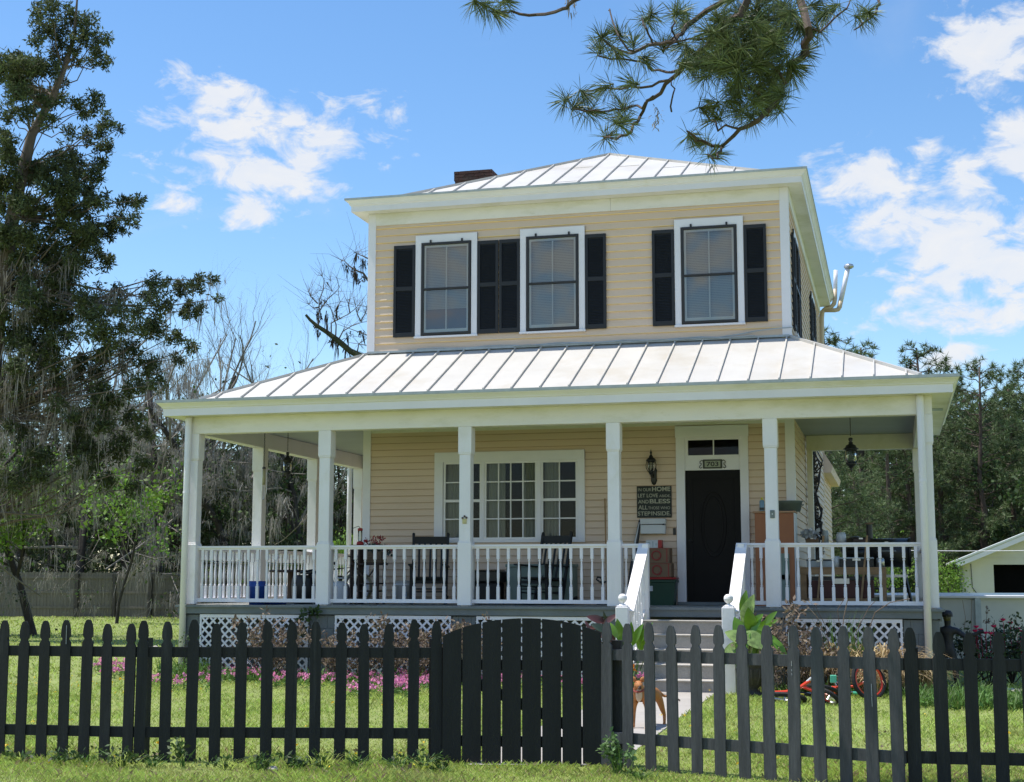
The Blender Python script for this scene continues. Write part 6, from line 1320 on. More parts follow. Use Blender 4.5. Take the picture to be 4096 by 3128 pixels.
# ================================================================ OVERHEAD PINE LIMB
r = np.random.default_rng(12); DT = 12.; ov = lambda x, y, D=DT: at(1850+x*.7955, y*.7955, D)
tb = at(7200, 2400, 13.); tb[2] = 0; t = thing('pine_tree', 'long needled pine whose drooping boughs hang into the top of the view', 'tree', tb)
T_ = lambda P: [np.array(p)-tb for p in P]; jn = ov(1750, -700); tp = at(7200, -2600, 13.)
MB().tube(T_([tb, at(7150, 1000, 13.), at(7250, -800, 13.), tp]), [.26, .23, .2, .14], 12).build('trunk', m_pbark, t, True)
MB().tube(T_([at(7220, -1500, 13.), ov(4200, -1300), ov(2600, -900), jn]), [.12, .09, .07, .055], 8).build('limb', m_pbark, t, True)
BR = [([(1750, -700), (1500, -250), (1330, 0), (1190, 75), (1110, 150), (1060, 200), (960, 225), (860, 265), (760, 240), (700, 190)], .030, .008), ([(1750, -700), (1720, -300), (1700, 0), (1740, 150), (1720, 260), (1650, 340), (1620, 420), (1560, 540), (1480, 600), (1400, 650), (1300, 740), (1180, 710), (1130, 660)], .042, .009),
      ([(1750, -700), (1550, -300), (1430, 0), (1400, 80), (1300, 130), (1250, 200), (1170, 280), (1100, 340), (1050, 400), (960, 490), (890, 590), (850, 660), (770, 700), (710, 690)], .034, .008), ([(1100, 340), (1060, 375), (950, 340), (860, 305), (680, 280)], .014, .007), ([(960, 490), (900, 530), (820, 550), (700, 560), (560, 545)], .012, .006),
      ([(1050, 400), (900, 440), (740, 440), (600, 460)], .012, .006), ([(1500, -250), (900, -150), (560, 0), (500, 50), (380, 70), (250, 60), (180, 60), (110, 30)], .022, .007), ([(1720, -300), (2000, -150), (2095, 0), (2080, 60), (2010, 120), (1970, 150)], .016, .006), ([(1300, 740), (1285, 800), (1230, 775)], .010, .006),
      ([(1400, 640), (1290, 645), (1240, 600), (1200, 550)], .010, .006), ([(1060, 200), (1060, 130), (1070, 70)], .010, .006), ([(960, 225), (930, 140), (900, 90)], .010, .006), ([(860, 265), (790, 200), (745, 60), (740, 45)], .009, .005), ([(1740, 150), (1800, 150), (1900, 60), (1950, 0)], .012, .006), ([(1620, 420), (1560, 330), (1480, 280), (1380, 250)], .014, .006),
      ([(1560, 540), (1480, 460), (1380, 430)], .012, .006), ([(1250, 200), (1100, 200), (1010, 250)], .010, .006), ([(1050, 560), (1055, 470), (1050, 400)], .008, .005), ([(1480, 600), (1540, 560), (1620, 480)], .010, .006)]
mb = MB(); tips = []
for P, a, b_ in BR:
    PP = T_([ov(x, y, DT+.35*math.sin(i*1.3+len(P))) for i, (x, y) in enumerate(P)]); Q = []
    for i in range(len(PP)-1):
        for k in range(3): Q.append(PP[i]+(PP[i+1]-PP[i])*k/3+r.normal(size=3)*.010)
    Q.append(PP[-1]); mb.tube(Q, np.linspace(a, b_, len(Q)), 6)
mb.build('boughs', m_pbark, t)
TF = [(690,260),(700,190),(560,540),(520,500),(600,460),(740,430),(870,420),(810,550),(720,690),(1070,70),(920,100),(950,70),(800,180),(860,230),(1140,680),(1200,540),(1280,520),(1620,480),(1790,150),(1990,80),(2040,60),(1880,30),(1500,120),(1550,100),(1300,110),(1250,160),(1240,230),(1350,230),(1400,250),(1450,230),(1340,300),(1450,330),(1500,280),(1550,230),(1400,400),(1350,450),(1450,440),(1500,500),(1400,560),(1450,590),(1560,420),(1600,350),(1250,780),(1230,720),(1100,220),(1010,250),(1100,320),(110,20),(150,60),(200,10),(1700,120),(1650,60),(1600,20),(1480,30),(1180,330),(1290,600),(630,560),(900,290),(780,620),(820,600),(60,0),(1750,30),(1830,60),(1150,120),(760,250)]
TF += [(1400+r.normal()*130, 270+r.normal()*120) for _ in range(64)]+[(1560+r.normal()*70, 120+r.normal()*90) for _ in range(14)]+[(1470+r.normal()*60, 500+r.normal()*60) for _ in range(10)]
C = np.array(T_([ov(x, y, DT+r.uniform(-.5, .5)) for x, y in TF])); m = 84; idx = np.repeat(np.arange(len(C)), m); n = len(idx)
ax = r.normal(size=(len(C), 3))*[1, 1, .5]; ax[:, 2] += .1; ax /= np.linalg.norm(ax, axis=1)[:, None]; d = r.normal(size=(n, 3))+ax[idx]*1.1; d /= np.linalg.norm(d, axis=1)[:, None]; s = np.cross(d, r.normal(size=(n, 3))); s /= np.linalg.norm(s, axis=1)[:, None]
l = .20*(.75+.35*r.random(n))[:, None]; c = C[idx]+ax[idx]*r.uniform(-.04, .04, n)[:, None]; w = .0025; V = np.stack([c-s*w, c+s*w, c+d*l*.6+s*w+[0, 0, -.006], c+d*l+[0, 0, -.022], c+d*l*.6-s*w+[0, 0, -.006]], 1).reshape(-1, 3)
mb = MB(); mb.add(V, np.arange(5*n).reshape(-1, 5)); mb.build('needles', m_pineN, t)
mb = MB(); mb.add(*strands(r, T_([ov(970, 580), ov(980, 600), ov(550, 5), ov(540, 0)]), 24, .16, .008, .03)); mb.build('moss', m_moss, t)
MB().tube(T_([ov(975, 540), ov(990, 570), ov(970, 585)]), .004, 4).build('twig', m_pbark, t)
# ================================================================ GARDEN PLANTS
def gnd(x, y): p = gp(x, y); return p
def yat(x, Y):
    "ground point in picture column x on the plane y=Y"
    v = on(x, 2600, 1, Y); return np.array([v[0], Y, gz(Y)])
def drysh(seed, h=.9, w=.5, n=900, mat=m_dead, name='dry_shrub', leaf=.065):
    r = np.random.default_rng(seed); t = proto(name, 'shrub'); st = MB(); T = []
    for i in range(16):
        a = r.random()*2*PI; rr_ = w*r.random()**.6; e_ = np.array([rr_*math.cos(a), rr_*math.sin(a), h*(.55+.45*r.random())]); P = wob((0, 0, 0), e_, 4, .05, r); st.tube(P, [.007, .006, .005, .004, .003], 4, False)
        for k in range(5):
            j = r.integers(2, 5); c = P[j]; q = c+r.normal(size=3)*[.10, .10, .08]+[0, 0, .05]; st.tube([c, q], [.003, .002], 3, False); T.append(q)
    st.build('stems', m_dead, t); mb = MB(); mb.add(*blades(r, T, n, leaf, .4, (.06, .06, .06))); mb.build('leaves', mat, t); return t
pr0 = len(protos)
d1, d2 = drysh(71), drysh(72, .8, .55, 1100)
GD = 'dried shrubs along the porch lattice'
for i, (x, s, lab) in enumerate(((1065, 1.12, 'in front of the first lattice panel, left end'), (1150, .8, 'leaning against the first lattice panel near its right end'), (1340, .9, 'at the left edge of the second lattice panel'), (1560, 1.0, 'in the middle of the second lattice panel'), (1670, .9, 'at the right end of the second lattice panel'), (1780, .95, 'in front of the second painted pier'), (1880, 1.05, 'behind the left shoulder of the gate'), (1450, .65, 'low in front of the second lattice panel'))):
    p = yat(x, -2.75-.1*(i % 3)); o = dup(d1 if i % 2 else d2); o.location = p; o.rotation_euler = (0, 0, i*1.3); o.scale = (s, s, s); tag(o, 'dried brown hydrangea shrub '+lab, 'shrub', GD)
for i, (x, s, Y, lab) in enumerate(((3130, 1.25, -3.1, 'tallest one right of the broad leaved plant by the steps'), (3230, .95, -3.3, 'right of the tallest one, over the orange child bicycle'), (3045, .8, -3.9, 'low one just right of the stone urn'))):
    p = yat(x, Y); o = dup(d2 if i % 2 else d1); o.location = p; o.rotation_euler = (0, 0, i*1.3+.5); o.scale = (s, s, s); tag(o, 'dried brown shrub, '+lab, 'shrub', 'dried shrubs right of the steps')
# grass clumps
def arcblades(r, n, h, w, spread, droop=.6, base=.08):
    VV, FF, k = [], [], 0
    for i in range(n):
        a = r.random()*2*PI; b0 = np.array([math.cos(a), math.sin(a), 0])*base*r.random(); hh_ = h*(.5+.6*r.random()); sp = spread*(.3+.9*r.random()); dirv = np.array([math.cos(a+r.normal()*.4), math.sin(a+r.normal()*.4), 0]); sd = np.array([-dirv[1], dirv[0], 0])*w*.5
        m = 5; L_, R_ = [], []
        for j in range(m+1):
            u = j/m; z = hh_*(u*1.25-droop*u*u*1.1) if droop else hh_*u; p = b0+dirv*sp*u**1.5+np.array([0, 0, max(z, .01)]); f = (1-u)**.7+.05; L_.append(p-sd*f); R_.append(p+sd*f)
        VV += L_+R_; FF += [(k+j, k+j+1, k+m+1+j+1, k+m+1+j) for j in range(m)]; k += 2*(m+1)
    return np.array(VV), np.array(FF)
def gclump(seed, name, n1, n2, h):
    r = np.random.default_rng(seed); t = proto(name, 'ornamental grass'); mb = MB(); mb.add(*arcblades(r, n1, h, .016, .42, .85, .12)); mb.build('dry_blades', m_straw, t)
    if n2: mb = MB(); mb.add(*arcblades(r, n2, h*.72, .014, .22, .25, .10)); mb.build('green_blades', m_bgrn, t)
    return t
g1, g2 = gclump(81, 'ornamental_grass', 260, 0, .55), gclump(82, 'ornamental_grass', 200, 60, .6)
GG = 'ornamental grass clumps before the right lattice'
for i, (p_, x, Y, s, lab) in enumerate(((g1, 3235, -3.0, 1.15, 'straw coloured grass clump at the left end of the right lattice panel'), (g2, 3350, -2.9, 1.25, 'part green grass clump below the middle of the right lattice panel'), (g2, 3440, -3.0, 1.1, 'greener grass clump left of the red wheel'), (g1, 3540, -2.9, 1.35, 'large straw coloured grass clump above the red wheel'), (g1, 3620, -3.0, 1.15, 'straw coloured grass clump just left of the right downspout'), (g1, 3690, -2.8, .9, 'straw coloured grass clump at the foot of the right downspout'), (g1, 3480, -3.5, .8, 'low straw coloured grass clump beside the fallen bicycle frame'))):
    p = yat(x, Y); o = dup(p_); o.location = p; o.rotation_euler = (0, 0, i*1.1); o.scale = (s*1.25, s*1.1, s*1.95); tag(o, lab, 'ornamental grass', GG)
r = np.random.default_rng(90); c = yat(3370, -2.9); t = thing('dead_plant', 'tall thin dry stems arching up across the right railing', 'dead plant', c); mb = MB()
for (P, w) in (([(3350, 2680), (3365, 2560), (3375, 2470), (3390, 2400)], .006), ([(3330, 2680), (3310, 2560), (3270, 2470), (3225, 2420)], .005), ([(3460, 2680), (3475, 2520), (3500, 2450), (3560, 2410), (3640, 2395)], .006), ([(3340, 2680), (3300, 2500), (3260, 2420)], .004), ([(3390, 2680), (3440, 2500), (3475, 2430), (3500, 2405)], .004), ([(3345, 2680), (3360, 2520), (3350, 2440), (3380, 2390)], .004), ([(3400, 2690), (3420, 2540), (3445, 2480)], .004)):
    mb.tube([on(x, y, 1, -2.9)-c for x, y in P], w, 4, False)
mb.build('stems', m_dead, t)
# broad leaves
def bigleaf(mb, base, d, L, w, droop=.35, up=(0, 0, 1)):
    base = np.array(base, float); d = np.array(d, float); d /= np.linalg.norm(d); s = np.cross(d, up); s /= np.linalg.norm(s)+1e-9; n_ = np.cross(s, d); m = 8; V = []
    for j in range(m+1):
        u = j/m; c = base+d*L*u+n_*(-L*droop*u*u); f = w*.5*math.sin(PI*min(1, u*.92+.06))**.8*(1-.25*u) if j < m else .002; fold = n_*f*.30
        V += [c-s*f+fold, c, c+s*f+fold]
    F = [(3*j, 3*j+1, 3*j+4, 3*j+3) for j in range(m)]+[(3*j+1, 3*j+2, 3*j+5, 3*j+4) for j in range(m)]; mb.add(V, F)
def broad(base_px, Y, leaves, label, name, mats, stem=m_bgrn, pot=None):
    c = yat(base_px, Y); t = thing(name, label, 'plant', c)
    if pot: c = c
    A, B = MB(), MB(); st = MB()
    for k, (x, y, ang, L, w, vm) in enumerate(leaves):
        q = on(x, y, 1, Y+r.uniform(-.15, .12))-c; a = R(ang); d = np.array([math.cos(a), -.35+r.normal()*.25, math.sin(a)]); b0 = q-d/np.linalg.norm(d)*L*.5; bigleaf(B if vm else A, b0, d, L, w, .25, (0, -1, .5)); st.tube([(r.normal()*.03, r.normal()*.03, pot or 0), (b0[0]*.5, b0[1]*.5, max(b0[2]*.55, (pot or 0)+.02)), b0], [.009, .007, .005], 5, False)
    st.build('stalks', stem, t)
    if A.n: A.build('leaves', mats[0], t, True)
    if B.n: B.build('variegated_leaves', mats[1], t, True)
    return t, c
broad(2975, -3.95, [(2990, 2440, 72, .40, .20, 1), (2975, 2410, 80, .30, .13, 0), (3010, 2500, 55, .36, .20, 0), (2960, 2520, 110, .34, .22, 0), (3060, 2500, 35, .34, .15, 0), (2945, 2545, 150, .30, .20, 1), (3020, 2560, -30, .34, .24, 1), (2990, 2590, -60, .32, .24, 1), (2930, 2600, 200, .32, .22, 1), (3085, 2560, -25, .36, .16, 0), (3120, 2590, -50, .30, .12, 0), (3040, 2620, -70, .30, .2, 0), (2960, 2620, -110, .30, .2, 0), (2915, 2620, 240, .26, .18, 1), (3000, 2480, 95, .30, .18, 0), (3010, 2540, 20, .30, .2, 0), (2970, 2570, 60, .3, .2, 0), (3080, 2470, 50, .22, .10, 0)],
      'large leafy plant with big glossy light green leaves right of the steps', 'leafy_plant', (m_big, m_bigv), m_bgrn, .42)
c = yat(3010, -3.9); t = thing('stone_urn', 'dark carved stone urn under the large leafy plant right of the steps', 'urn', c); MB().lathe([(.0, 0), (.13, 0), (.13, .04), (.07, .06), (.06, .10), (.12, .15), (.19, .24), (.21, .34), (.20, .38), (.23, .40), (.23, .43), (.18, .43), (.17, .38), (0, .38)], n=24).build('bowl', M('dark_stone', (.055, .05, .042), .9, .3, 8, .6, 30), t, True)
for k in range(12): a = k*PI/6; MB().tube([(.13*math.cos(a), .13*math.sin(a), .16), (.20*math.cos(a), .20*math.sin(a), .25), (.215*math.cos(a), .215*math.sin(a), .35)], .014, 5).build('relief', M('dark_stone_relief', (.07, .062, .05), .9) if k == 0 else bpy.data.materials['dark_stone_relief'], t)
broad(2530, -4.0, [(2480, 2530, 100, .34, .15, 0), (2500, 2560, 80, .36, .16, 0), (2488, 2580, 95, .22, .14, 0), (2545, 2540, 65, .32, .12, 0), (2562, 2560, 85, .34, .14, 0), (2580, 2530, 60, .30, .10, 0), (2590, 2580, 75, .26, .10, 0), (2455, 2520, 115, .22, .1, 0), (2525, 2520, 90, .2, .08, 0), (2560, 2610, 20, .25, .08, 1), (2470, 2600, 80, .2, .12, 0)], 'upright plant with bright green broad leaves left of the steps, behind the fence', 'leafy_plant', (m_big, m_bigv))
broad(2440, -3.2, [(2385, 2475, 155, .26, .13, 0), (2440, 2475, 40, .26, .10, 0), (2420, 2470, 100, .16, .05, 1), (2360, 2515, 190, .24, .10, 0), (2400, 2510, 150, .26, .13, 1), (2440, 2520, 20, .26, .13, 1), (2420, 2540, -30, .28, .15, 0), (2385, 2550, 210, .24, .12, 0), (2445, 2560, -60, .24, .14, 0), (2350, 2500, 120, .14, .05, 0)], 'rubber plant with dark red glossy leaves left of the left newel post', 'rubber_plant', (m_rleaf, m_rleafg), m_dbark)
# flowers by the steps, behind the dog
c = yat(2520, -4.3); t = thing('flowering_plant', 'low plant with yellow and orange blooms left of the dog, beside the steps', 'plant', c); mb = MB(); mb.add(*arcblades(r, 60, .42, .02, .22, .4, .1)); mb.build('leaves', m_bgrn, t)
mb = MB(); mb.add(*blades(r, [on(2478, 2688, 1, -4.4)-c, on(2528, 2672, 1, -4.4)-c], 60, .05, .6, (.05, .03, .025))); mb.build('yellow_flowers', M('orange_petals', (.75, .28, .02), .6), t); mb = MB(); mb.add(*blades(r, [on(2567, 2698, 1, -4.4)-c, on(2552, 2706, 1, -4.4)-c], 50, .03, .7, (.035, .03, .02))); mb.build('pink_flowers', m_pink, t)
c = yat(2470, -4.2); t = thing('dark_planter', 'dark planter at the foot of the steps left of the dog', 'planter', c+np.array([.1, .1, 0])); MB().lathe([(.0, 0), (.14, 0), (.19, .22), (.2, .24), (.17, .24), (.16, .2), (0, .2)], n=18).build('pot', m_dbark, t, True); MB().lathe([(.0, .19), (.16, .2), (0, .21)], n=18).build('soil', m_dbark, t)
# pink flower bed
FB = [(385, 525, 2650, 2705, 1.), (600, 650, 2720, 2745, .5), (790, 1060, 2650, 2722, 1.2), (690, 860, 2722, 2755, .5), (1040, 1260, 2695, 2740, .9), (1280, 1420, 2700, 2745, .7), (1400, 1650, 2712, 2785, .9), (1560, 1760, 2660, 2765, 1.5), (960, 1100, 2660, 2690, .8), (1900, 2330, 2690, 2760, .7), (1200, 1260, 2640, 2690, .3), (1590, 1660, 2640, 2665, .6)]
C, G = [], []
for (a, b_, c_, d_, dn) in FB:
    for i in range(int((b_-a)*(d_-c_)/230*dn)+3):
        x, y = r.uniform(a, b_), r.uniform(c_, d_); p = gp(x, y+14); G.append(p+[0, 0, .06]); C.append(p+[0, 0, .11+.05*r.random()]) if r.random() < .85 else None
mb = MB(); mb.add(*blades(r, C, len(C)*13, .034, .8, (.085, .085, .022))); tag(mb.build('pink_flowers', m_pink), 'carpet of small pink flowers along the front of the porch', 'flowers', kind='stuff')
mb = MB(); mb.add(*blades(r, G, len(G)*14, .08, .2, (.12, .12, .05))); tag(mb.build('flower_foliage', m_bgrn), 'green leaves under the pink flowers', 'ground cover', kind='stuff')
# rank grass and weeds along the foot of the porch and at the right
def weedband(xs, Y0, Y1, n, h, label, mats=(m_bgrn, m_mid), w=.012):
    a, b_ = MB(), MB()
    for i in range(n):
        x = r.uniform(*xs); Y = r.uniform(Y0, Y1); c = yat(x, Y); V, F = arcblades(r, 9, h*r.uniform(.5, 1.2), w, .16, .5, .06); (a if i % 3 else b_).add(V+c, F)
    C = [yat(r.uniform(*xs), r.uniform(Y0, Y1))+[0, 0, h*.4*r.random()] for _ in range(n)]; a.add(*blades(r, C, n*7, .055, .6, (.12, .12, .07)))
    a.V += b_.V; k = a.n
    for F in b_.F: a.F.append(F+k)
    return tag(a.build('weeds', mats[0]), label, 'weeds', kind='stuff')
weedband((700, 1900), -3.3, -2.5, 170, .30, 'long weedy grass along the foot of the left lattice panels')
weedband((3640, 4200), -5.2, -3.4, 190, .32, 'weedy border plants right of the fallen bicycles'); weedband((3080, 3640), -3.6, -3.0, 60, .28, 'weeds under the ornamental grasses')
weedband((640, 860), -2.9, -1.8, 40, .5, 'climbing weeds round the left downspout')
# green creeper on the porch skirt
c = yat(1240, -2.32); t = thing('creeper', 'small green creeper on the porch skirt between the first two lattice panels', 'creeper', c); q = on(1240, 2450, 1, -2.36)-c
MB().tube([(0, 0, 0), (.03, 0, .4), q+[0, 0, -.1], q+[.05, 0, .05]], .006, 5).build('stem', m_dbark, t); mb = MB(); mb.add(*blades(r, [q, q+[-.12, 0, -.08], q+[-.15, 0, -.3], q+[.1, 0, .0]], 110, .07, .7, (.09, .03, .08))); mb.build('leaves', m_mid, t)
c = yat(800, -2.5); t = thing('creeper', 'thorny green vine at the foot of the left porch corner', 'creeper', c); mb = MB(); P = [[0, 0, 0], [-.1, 0, .25], [.05, 0, .45], [-.15, 0, .62]]; mb.tube(P, .006, 4); mb.build('stem', m_dbark, t); mb = MB(); mb.add(*blades(r, [(-.1, 0, .3), (.1, 0, .4), (-.15, 0, .6), (-.3, .1, .35), (.2, 0, .2)], 260, .05, .6, (.18, .1, .14))); mb.build('leaves', m_mid, t)
# dead vine on the right wall
t = thing('dead_vine', 'dark dead vine climbing the side wall behind the workbench', 'vine', (W+.03, 4.9, .4)); mb = MB(); V0 = np.array([W+.03, 4.9, .4])
for k in range(9):
    a = on(3262+r.normal()*6, 2250, 0, W+.05); b_ = on(3258+r.normal()*9, 1800, 0, W+.05); a = np.clip(a, [-9, 3.8, 1.2], [9, 10.2, 9]); b_ = np.clip(b_, [-9, 3.8, 1.2], [9, 10.2, 9]); mb.tube([q-V0 for q in wob(a, b_, 7, .035, r)], np.linspace(.028, .012, 8), 5, False)
mb.build('stems', m_dbark, t)
mb = MB(); mb.add(*blades(r, [on(3260+r.normal()*8, y, 0, W+.06)-V0 for y in np.linspace(1820, 2200, 30)], 420, .09, .4, (.03, .25, .15))); mb.build('dry_leaves', m_dbark, t)
# roses
def rosebush(x, D, label, blooms, h=.9):
    c = at(x, 2400, D); c[2] = gz(c[1]); t = thing('rose_bush', label, 'rose bush', c, 0, 'rose bushes in front of the pool'); st = MB(); T = []
    for i in range(14):
        e_ = np.array([r.normal()*.38, r.normal()*.3, h*(.5+.5*r.random())]); P = wob((0, 0, 0), e_, 4, .04, r); st.tube(P, [.008, .007, .006, .005, .003], 4, False); T += [P[2], P[3], P[4], (P[3]+P[4])/2]
    st.build('stems', m_dbark, t); mb = MB(); mb.add(*blades(r, T, 900, .055, .6, (.14, .14, .10))); mb.build('leaves', M('rose_leaves', (.035, .065, .025), .5, .3, 3, island=.4) if 'rose_leaves' not in bpy.data.materials else bpy.data.materials['rose_leaves'], t)
    for (bx_, by_) in blooms:
        q = at(bx_, by_, D-.15)-c; mb = MB()
        for k in range(12): a = k*2.4; rr_ = .012+.0022*k; bigleaf(mb, q+np.array([math.cos(a)*rr_*.4, math.sin(a)*rr_*.4, 0]), (math.cos(a)*.8, math.sin(a)*.8, .8-.04*k), .045, .045, -.2)
        mb.tube([q, q*[.7, .7, .3]], .003, 4, False); mb.build('rose', m_rose, t)
rosebush(4035, 20.8, 'rose bush with the two highest pink roses, at the right in front of the pool', [(4012, 2484), (4042, 2496), (4000, 2560), (4070, 2520), (4088, 2530)], 1.0)
rosebush(3945, 20.6, 'rose bush between the statue and the tallest roses', [(3975, 2510), (3942, 2536), (3962, 2538), (3922, 2524), (3905, 2512), (3900, 2528)], .85)
rosebush(3870, 21, 'low dark rose bush right behind the statue', [(3868, 2548), (3850, 2541), (3882, 2560)], .7); rosebush(4120, 20.4, 'rose bush cut by the right edge of the view', [(4080, 2575), (4092, 2555)], .85)
c = yat(3935, -1.0); c = at(3935, 2400, 21.2); c[2] = gz(c[1]); t = thing('tall_weed', 'tall thin dry weed with seed heads standing before the pool wall', 'weed', c); mb = MB()
for P in ([(3935, 2640), (3945, 2540), (3948, 2430)], [(3880, 2640), (3885, 2500), (3886, 2400)], [(3850, 2600), (3862, 2470), (3850, 2400)], [(3980, 2620), (3975, 2520), (3978, 2480)]): mb.tube([at(x, y, 21.2)-c for x, y in P], .004, 4, False)
mb.build('stems', m_dead, t); mb = MB(); mb.add(*blades(r, [at(3948, 2432, 21.2)-c, at(3950, 2448, 21.2)-c, at(3955, 2482, 21.2)-c, at(3942, 2483, 21.2)-c], 60, .035, .6, (.03, .02, .03))); mb.build('seed_heads', m_dead, t)
# weeds at the picket fence
def fweed(x, D, h, n, label, mat=m_bgrn, leafs=0, lm=m_mid, group='weeds at the foot of the picket fence', cat='weed'):
    h *= .62 if x != 2475 else .9; n = int(n*.7); leafs = int(leafs*.6) if x != 2475 else leafs
    c = at(x, 2900, D); c[2] = gz(c[1]); t = thing('weed', label, cat, c, 0, group); mb = MB(); mb.add(*arcblades(r, n, h, .011, .14, .45, .10)); mb.build('blades', mat, t)
    if leafs:
        st = MB(); T = []
        for i in range(7): e_ = np.array([r.normal()*.09, r.normal()*.06, h*(.6+.5*r.random())]); st.tube([(0, 0, 0), e_*[.5, .5, .6], e_], .003, 4, False); T += [e_, e_*.8, e_*.6]
        st.build('stems', m_bgrn, t); mb = MB(); mb.add(*blades(r, T, leafs, .05, .5, (.05, .05, .04), .3)); mb.build('leaves', lm, t)
m_pw = M('pale_weed_leaf', (.15, .25, .09), .6, .2, 4, island=.3, trans=.3)
fweed(2475, 11.9, .36, 30, 'bushy pale leaved weed at the right foot of the gate', leafs=260, lm=m_pw)
for i, (x, D, h, n, lf, lab) in enumerate(((90, 12.6, .16, 30, 60, 'at the second picket from the left edge'), (250, 12.5, .18, 30, 90, 'below the fourth picket'), (345, 12.5, .2, 36, 60, 'below the fifth picket'), (500, 12.3, .26, 40, 160, 'below the double picket at the left corner'), (620, 12.3, .18, 36, 60, 'just right of the left corner double picket'), (740, 12.3, .36, 12, 110, 'tall thin one against the second panel'), (905, 12.2, .16, 30, 60, 'near the fourth picket of the second panel'), (1040, 12.1, .22, 60, 120, 'dark tuft in the middle of the second panel'), (1190, 12.1, .2, 60, 160, 'bright low one right of the middle of the second panel'), (1300, 12.2, .26, 80, 60, 'dark grass tuft behind the second panel'), (1430, 12.2, .22, 60, 40, 'grass tuft four pickets left of the gate'), (1590, 12.2, .22, 60, 40, 'grass tuft two pickets left of the gate'), (1700, 12.1, .24, 70, 50, 'grass tuft at the last gap before the gate'), (1770, 12.0, .2, 40, 60, 'dry tuft at the left foot of the gate'), (2560, 11.6, .16, 60, 40, 'small grass tuft right of the pale leaved weed'), (3250, 10.8, .22, 70, 0, 'grass tuft below the middle of the sunlit panel'), (3660, 10.6, .22, 80, 0, 'grass tuft at the junction of the two right panels'), (3850, 10.5, .2, 70, 0, 'grass tuft below the rightmost panel'), (4030, 10.4, .2, 70, 0, 'grass tuft near the right edge of the view'))):
    fweed(x, D, h, n, 'green weed '+lab, m_bgrn if i % 3 else m_grassb, lf)
# pale stones
for i, (x, y, s, lab) in enumerate(((3515, 2776, .10, 'pale rock at the foot of the red wheel'), (3690, 2783, .055, 'small pale rock right of the red wheel'), (4068, 2772, .10, 'pinkish white rock at the right edge of the view'), (4040, 2765, .08, 'pale rock left of the pinkish white one'), (622, 2590, .07, 'pale pink rock left of the left downspout'), (640, 2700, .06, 'grey rock in the lawn below the left downspout'), (3770, 2785, .04, 'tiny pale rock below the statue'))):
    p = gp(x, y); rr_ = np.random.default_rng(i); mb = MB(); pr = [(0, -.3), (.7, -.25), (1, .0), (.8, .35), (.4, .5), (0, .52)]; mb.lathe([(a*s, b_*s) for a, b_ in pr], (0, 0, 0), 9); mb.V[0] = mb.V[0]*(1+rr_.normal(size=mb.V[0].shape)*.10); o = single(mb, 'rock', m_stone, lab, 'rock', p, i, 'pale rocks at the garden edge')
p = gp(1090, 3085); o = single(MB().lathe([(.0, -.01), (.045, 0), (.05, .02), (.03, .04), (0, .045)], n=9), 'rock', m_stone, 'whitish rock in the grass in front of the left fence', 'rock', p, 1, 'pale rocks at the garden edge')
p = on(1548, 2917, 2, .255); 
for o in protos[pr0:]: park(o)
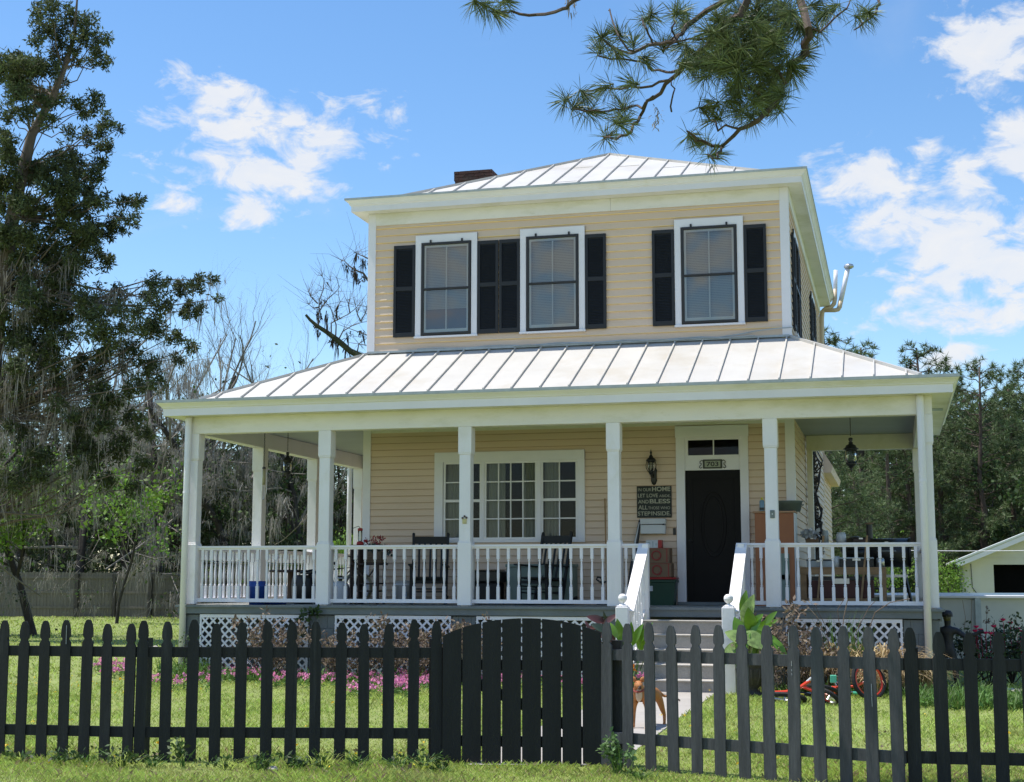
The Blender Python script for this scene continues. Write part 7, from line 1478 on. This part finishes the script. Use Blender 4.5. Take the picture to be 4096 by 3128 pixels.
# ================================================================ LAWN
r = np.random.default_rng(101)
def lawn(n, D0, D1, h, w, pw=1.):
    D = D0+(D1-D0)*r.random(n)**pw; u = r.uniform(-180, 4280, n); c = CAM[None]+((u-2048)/FPX)[:, None]*D[:, None]*RT+D[:, None]*np.array([-math.sin(YAW), math.cos(YAW), 0])
    x, y = c[:, 0], c[:, 1]; keep = ~in_path(x, y) & ~((x > XL-.1) & (x < XR+.1) & (y > -2.3) & (y < 16)) & ~((x > 5.0) & (x < 6.6) & (y > -3.7) & (y < 0)); x, y = x[keep], y[keep]; m = len(x)
    z = np.where(y > -4, .05, np.where(y < -11, -.05, .05+(y+4)*.1/7)); c = np.stack([x, y, z], 1); pat = .75+.35*np.sin(x*1.9+1.3*np.sin(y*1.1))*np.sin(y*1.6+x*.4)
    a = r.random(m)*2*PI; s = np.stack([np.cos(a), np.sin(a), 0*a], 1); b_ = r.random(m)*2*PI; l = np.stack([np.cos(b_), np.sin(b_), 0*a], 1); hh_ = (h*(.45+.9*r.random(m)**1.5)*pat)[:, None]; ww = (w*(.6+.6*r.random(m)))[:, None]
    V = np.stack([c-s*ww*.5, c+s*ww*.5, c+l*hh_*.25+s*ww*.35+[0, 0, 1]*hh_*.6, c+l*hh_*(.55+.5*r.random((m, 1)))+[0, 0, 1]*hh_], 1).reshape(-1, 3); return V, np.arange(4*m).reshape(-1, 4)
mb = MB(); mb.add(*lawn(95000, 9.6, 13.5, .050, .006)); mb.add(*lawn(90000, 13.5, 21.5, .050, .010)); mb.add(*lawn(50000, 21.5, 45, .07, .022)); mb.add(*lawn(16000, 45, 64, .09, .05)); tag(mb.build('lawn_grass', m_grassb), 'sunny mown lawn grass around the house and in front of the fence', 'grass', kind='stuff')
# straggly straw coloured blades and seed heads, and small yellow lawn flowers
mb = MB(); mb.add(*lawn(9000, 9.6, 14, .062, .005)); tag(mb.build('dry_lawn_blades', m_straw), 'scattered dry blades in the lawn', 'grass', kind='stuff')
C = []
for i in range(150):
    if i < 70: p = gp(r.uniform(20, 700), r.uniform(2690, 2800))
    else: p = gp(r.uniform(0, 4096), r.uniform(2720, 3100))
    C.append(p+[0, 0, .06])
for q in ((515, 3015), (630, 3016), (650, 3028), (480, 2745), (25, 3025), (1330, 2845)): C += [gp(*q)+[0, 0, .10]]*3
mb = MB(); mb.add(*blades(r, C, len(C)*4, .016, .9, (.012, .012, .008))); tag(mb.build('yellow_lawn_flowers', m_yfl), 'tiny yellow flowers dotted over the lawn', 'flowers', kind='stuff')
# brown fallen leaves
C = [gp(r.uniform(0, 4096), r.uniform(2760, 3120))+[0, 0, .03] for _ in range(60)]+[gp(1350, 3120)]*2; mb = MB(); mb.add(*blades(r, C, 70, .06, .6, (.02, .02, .005), .8)); tag(mb.build('fallen_leaves', m_dead), 'brown fallen leaves scattered over the lawn', 'leaves', kind='stuff')
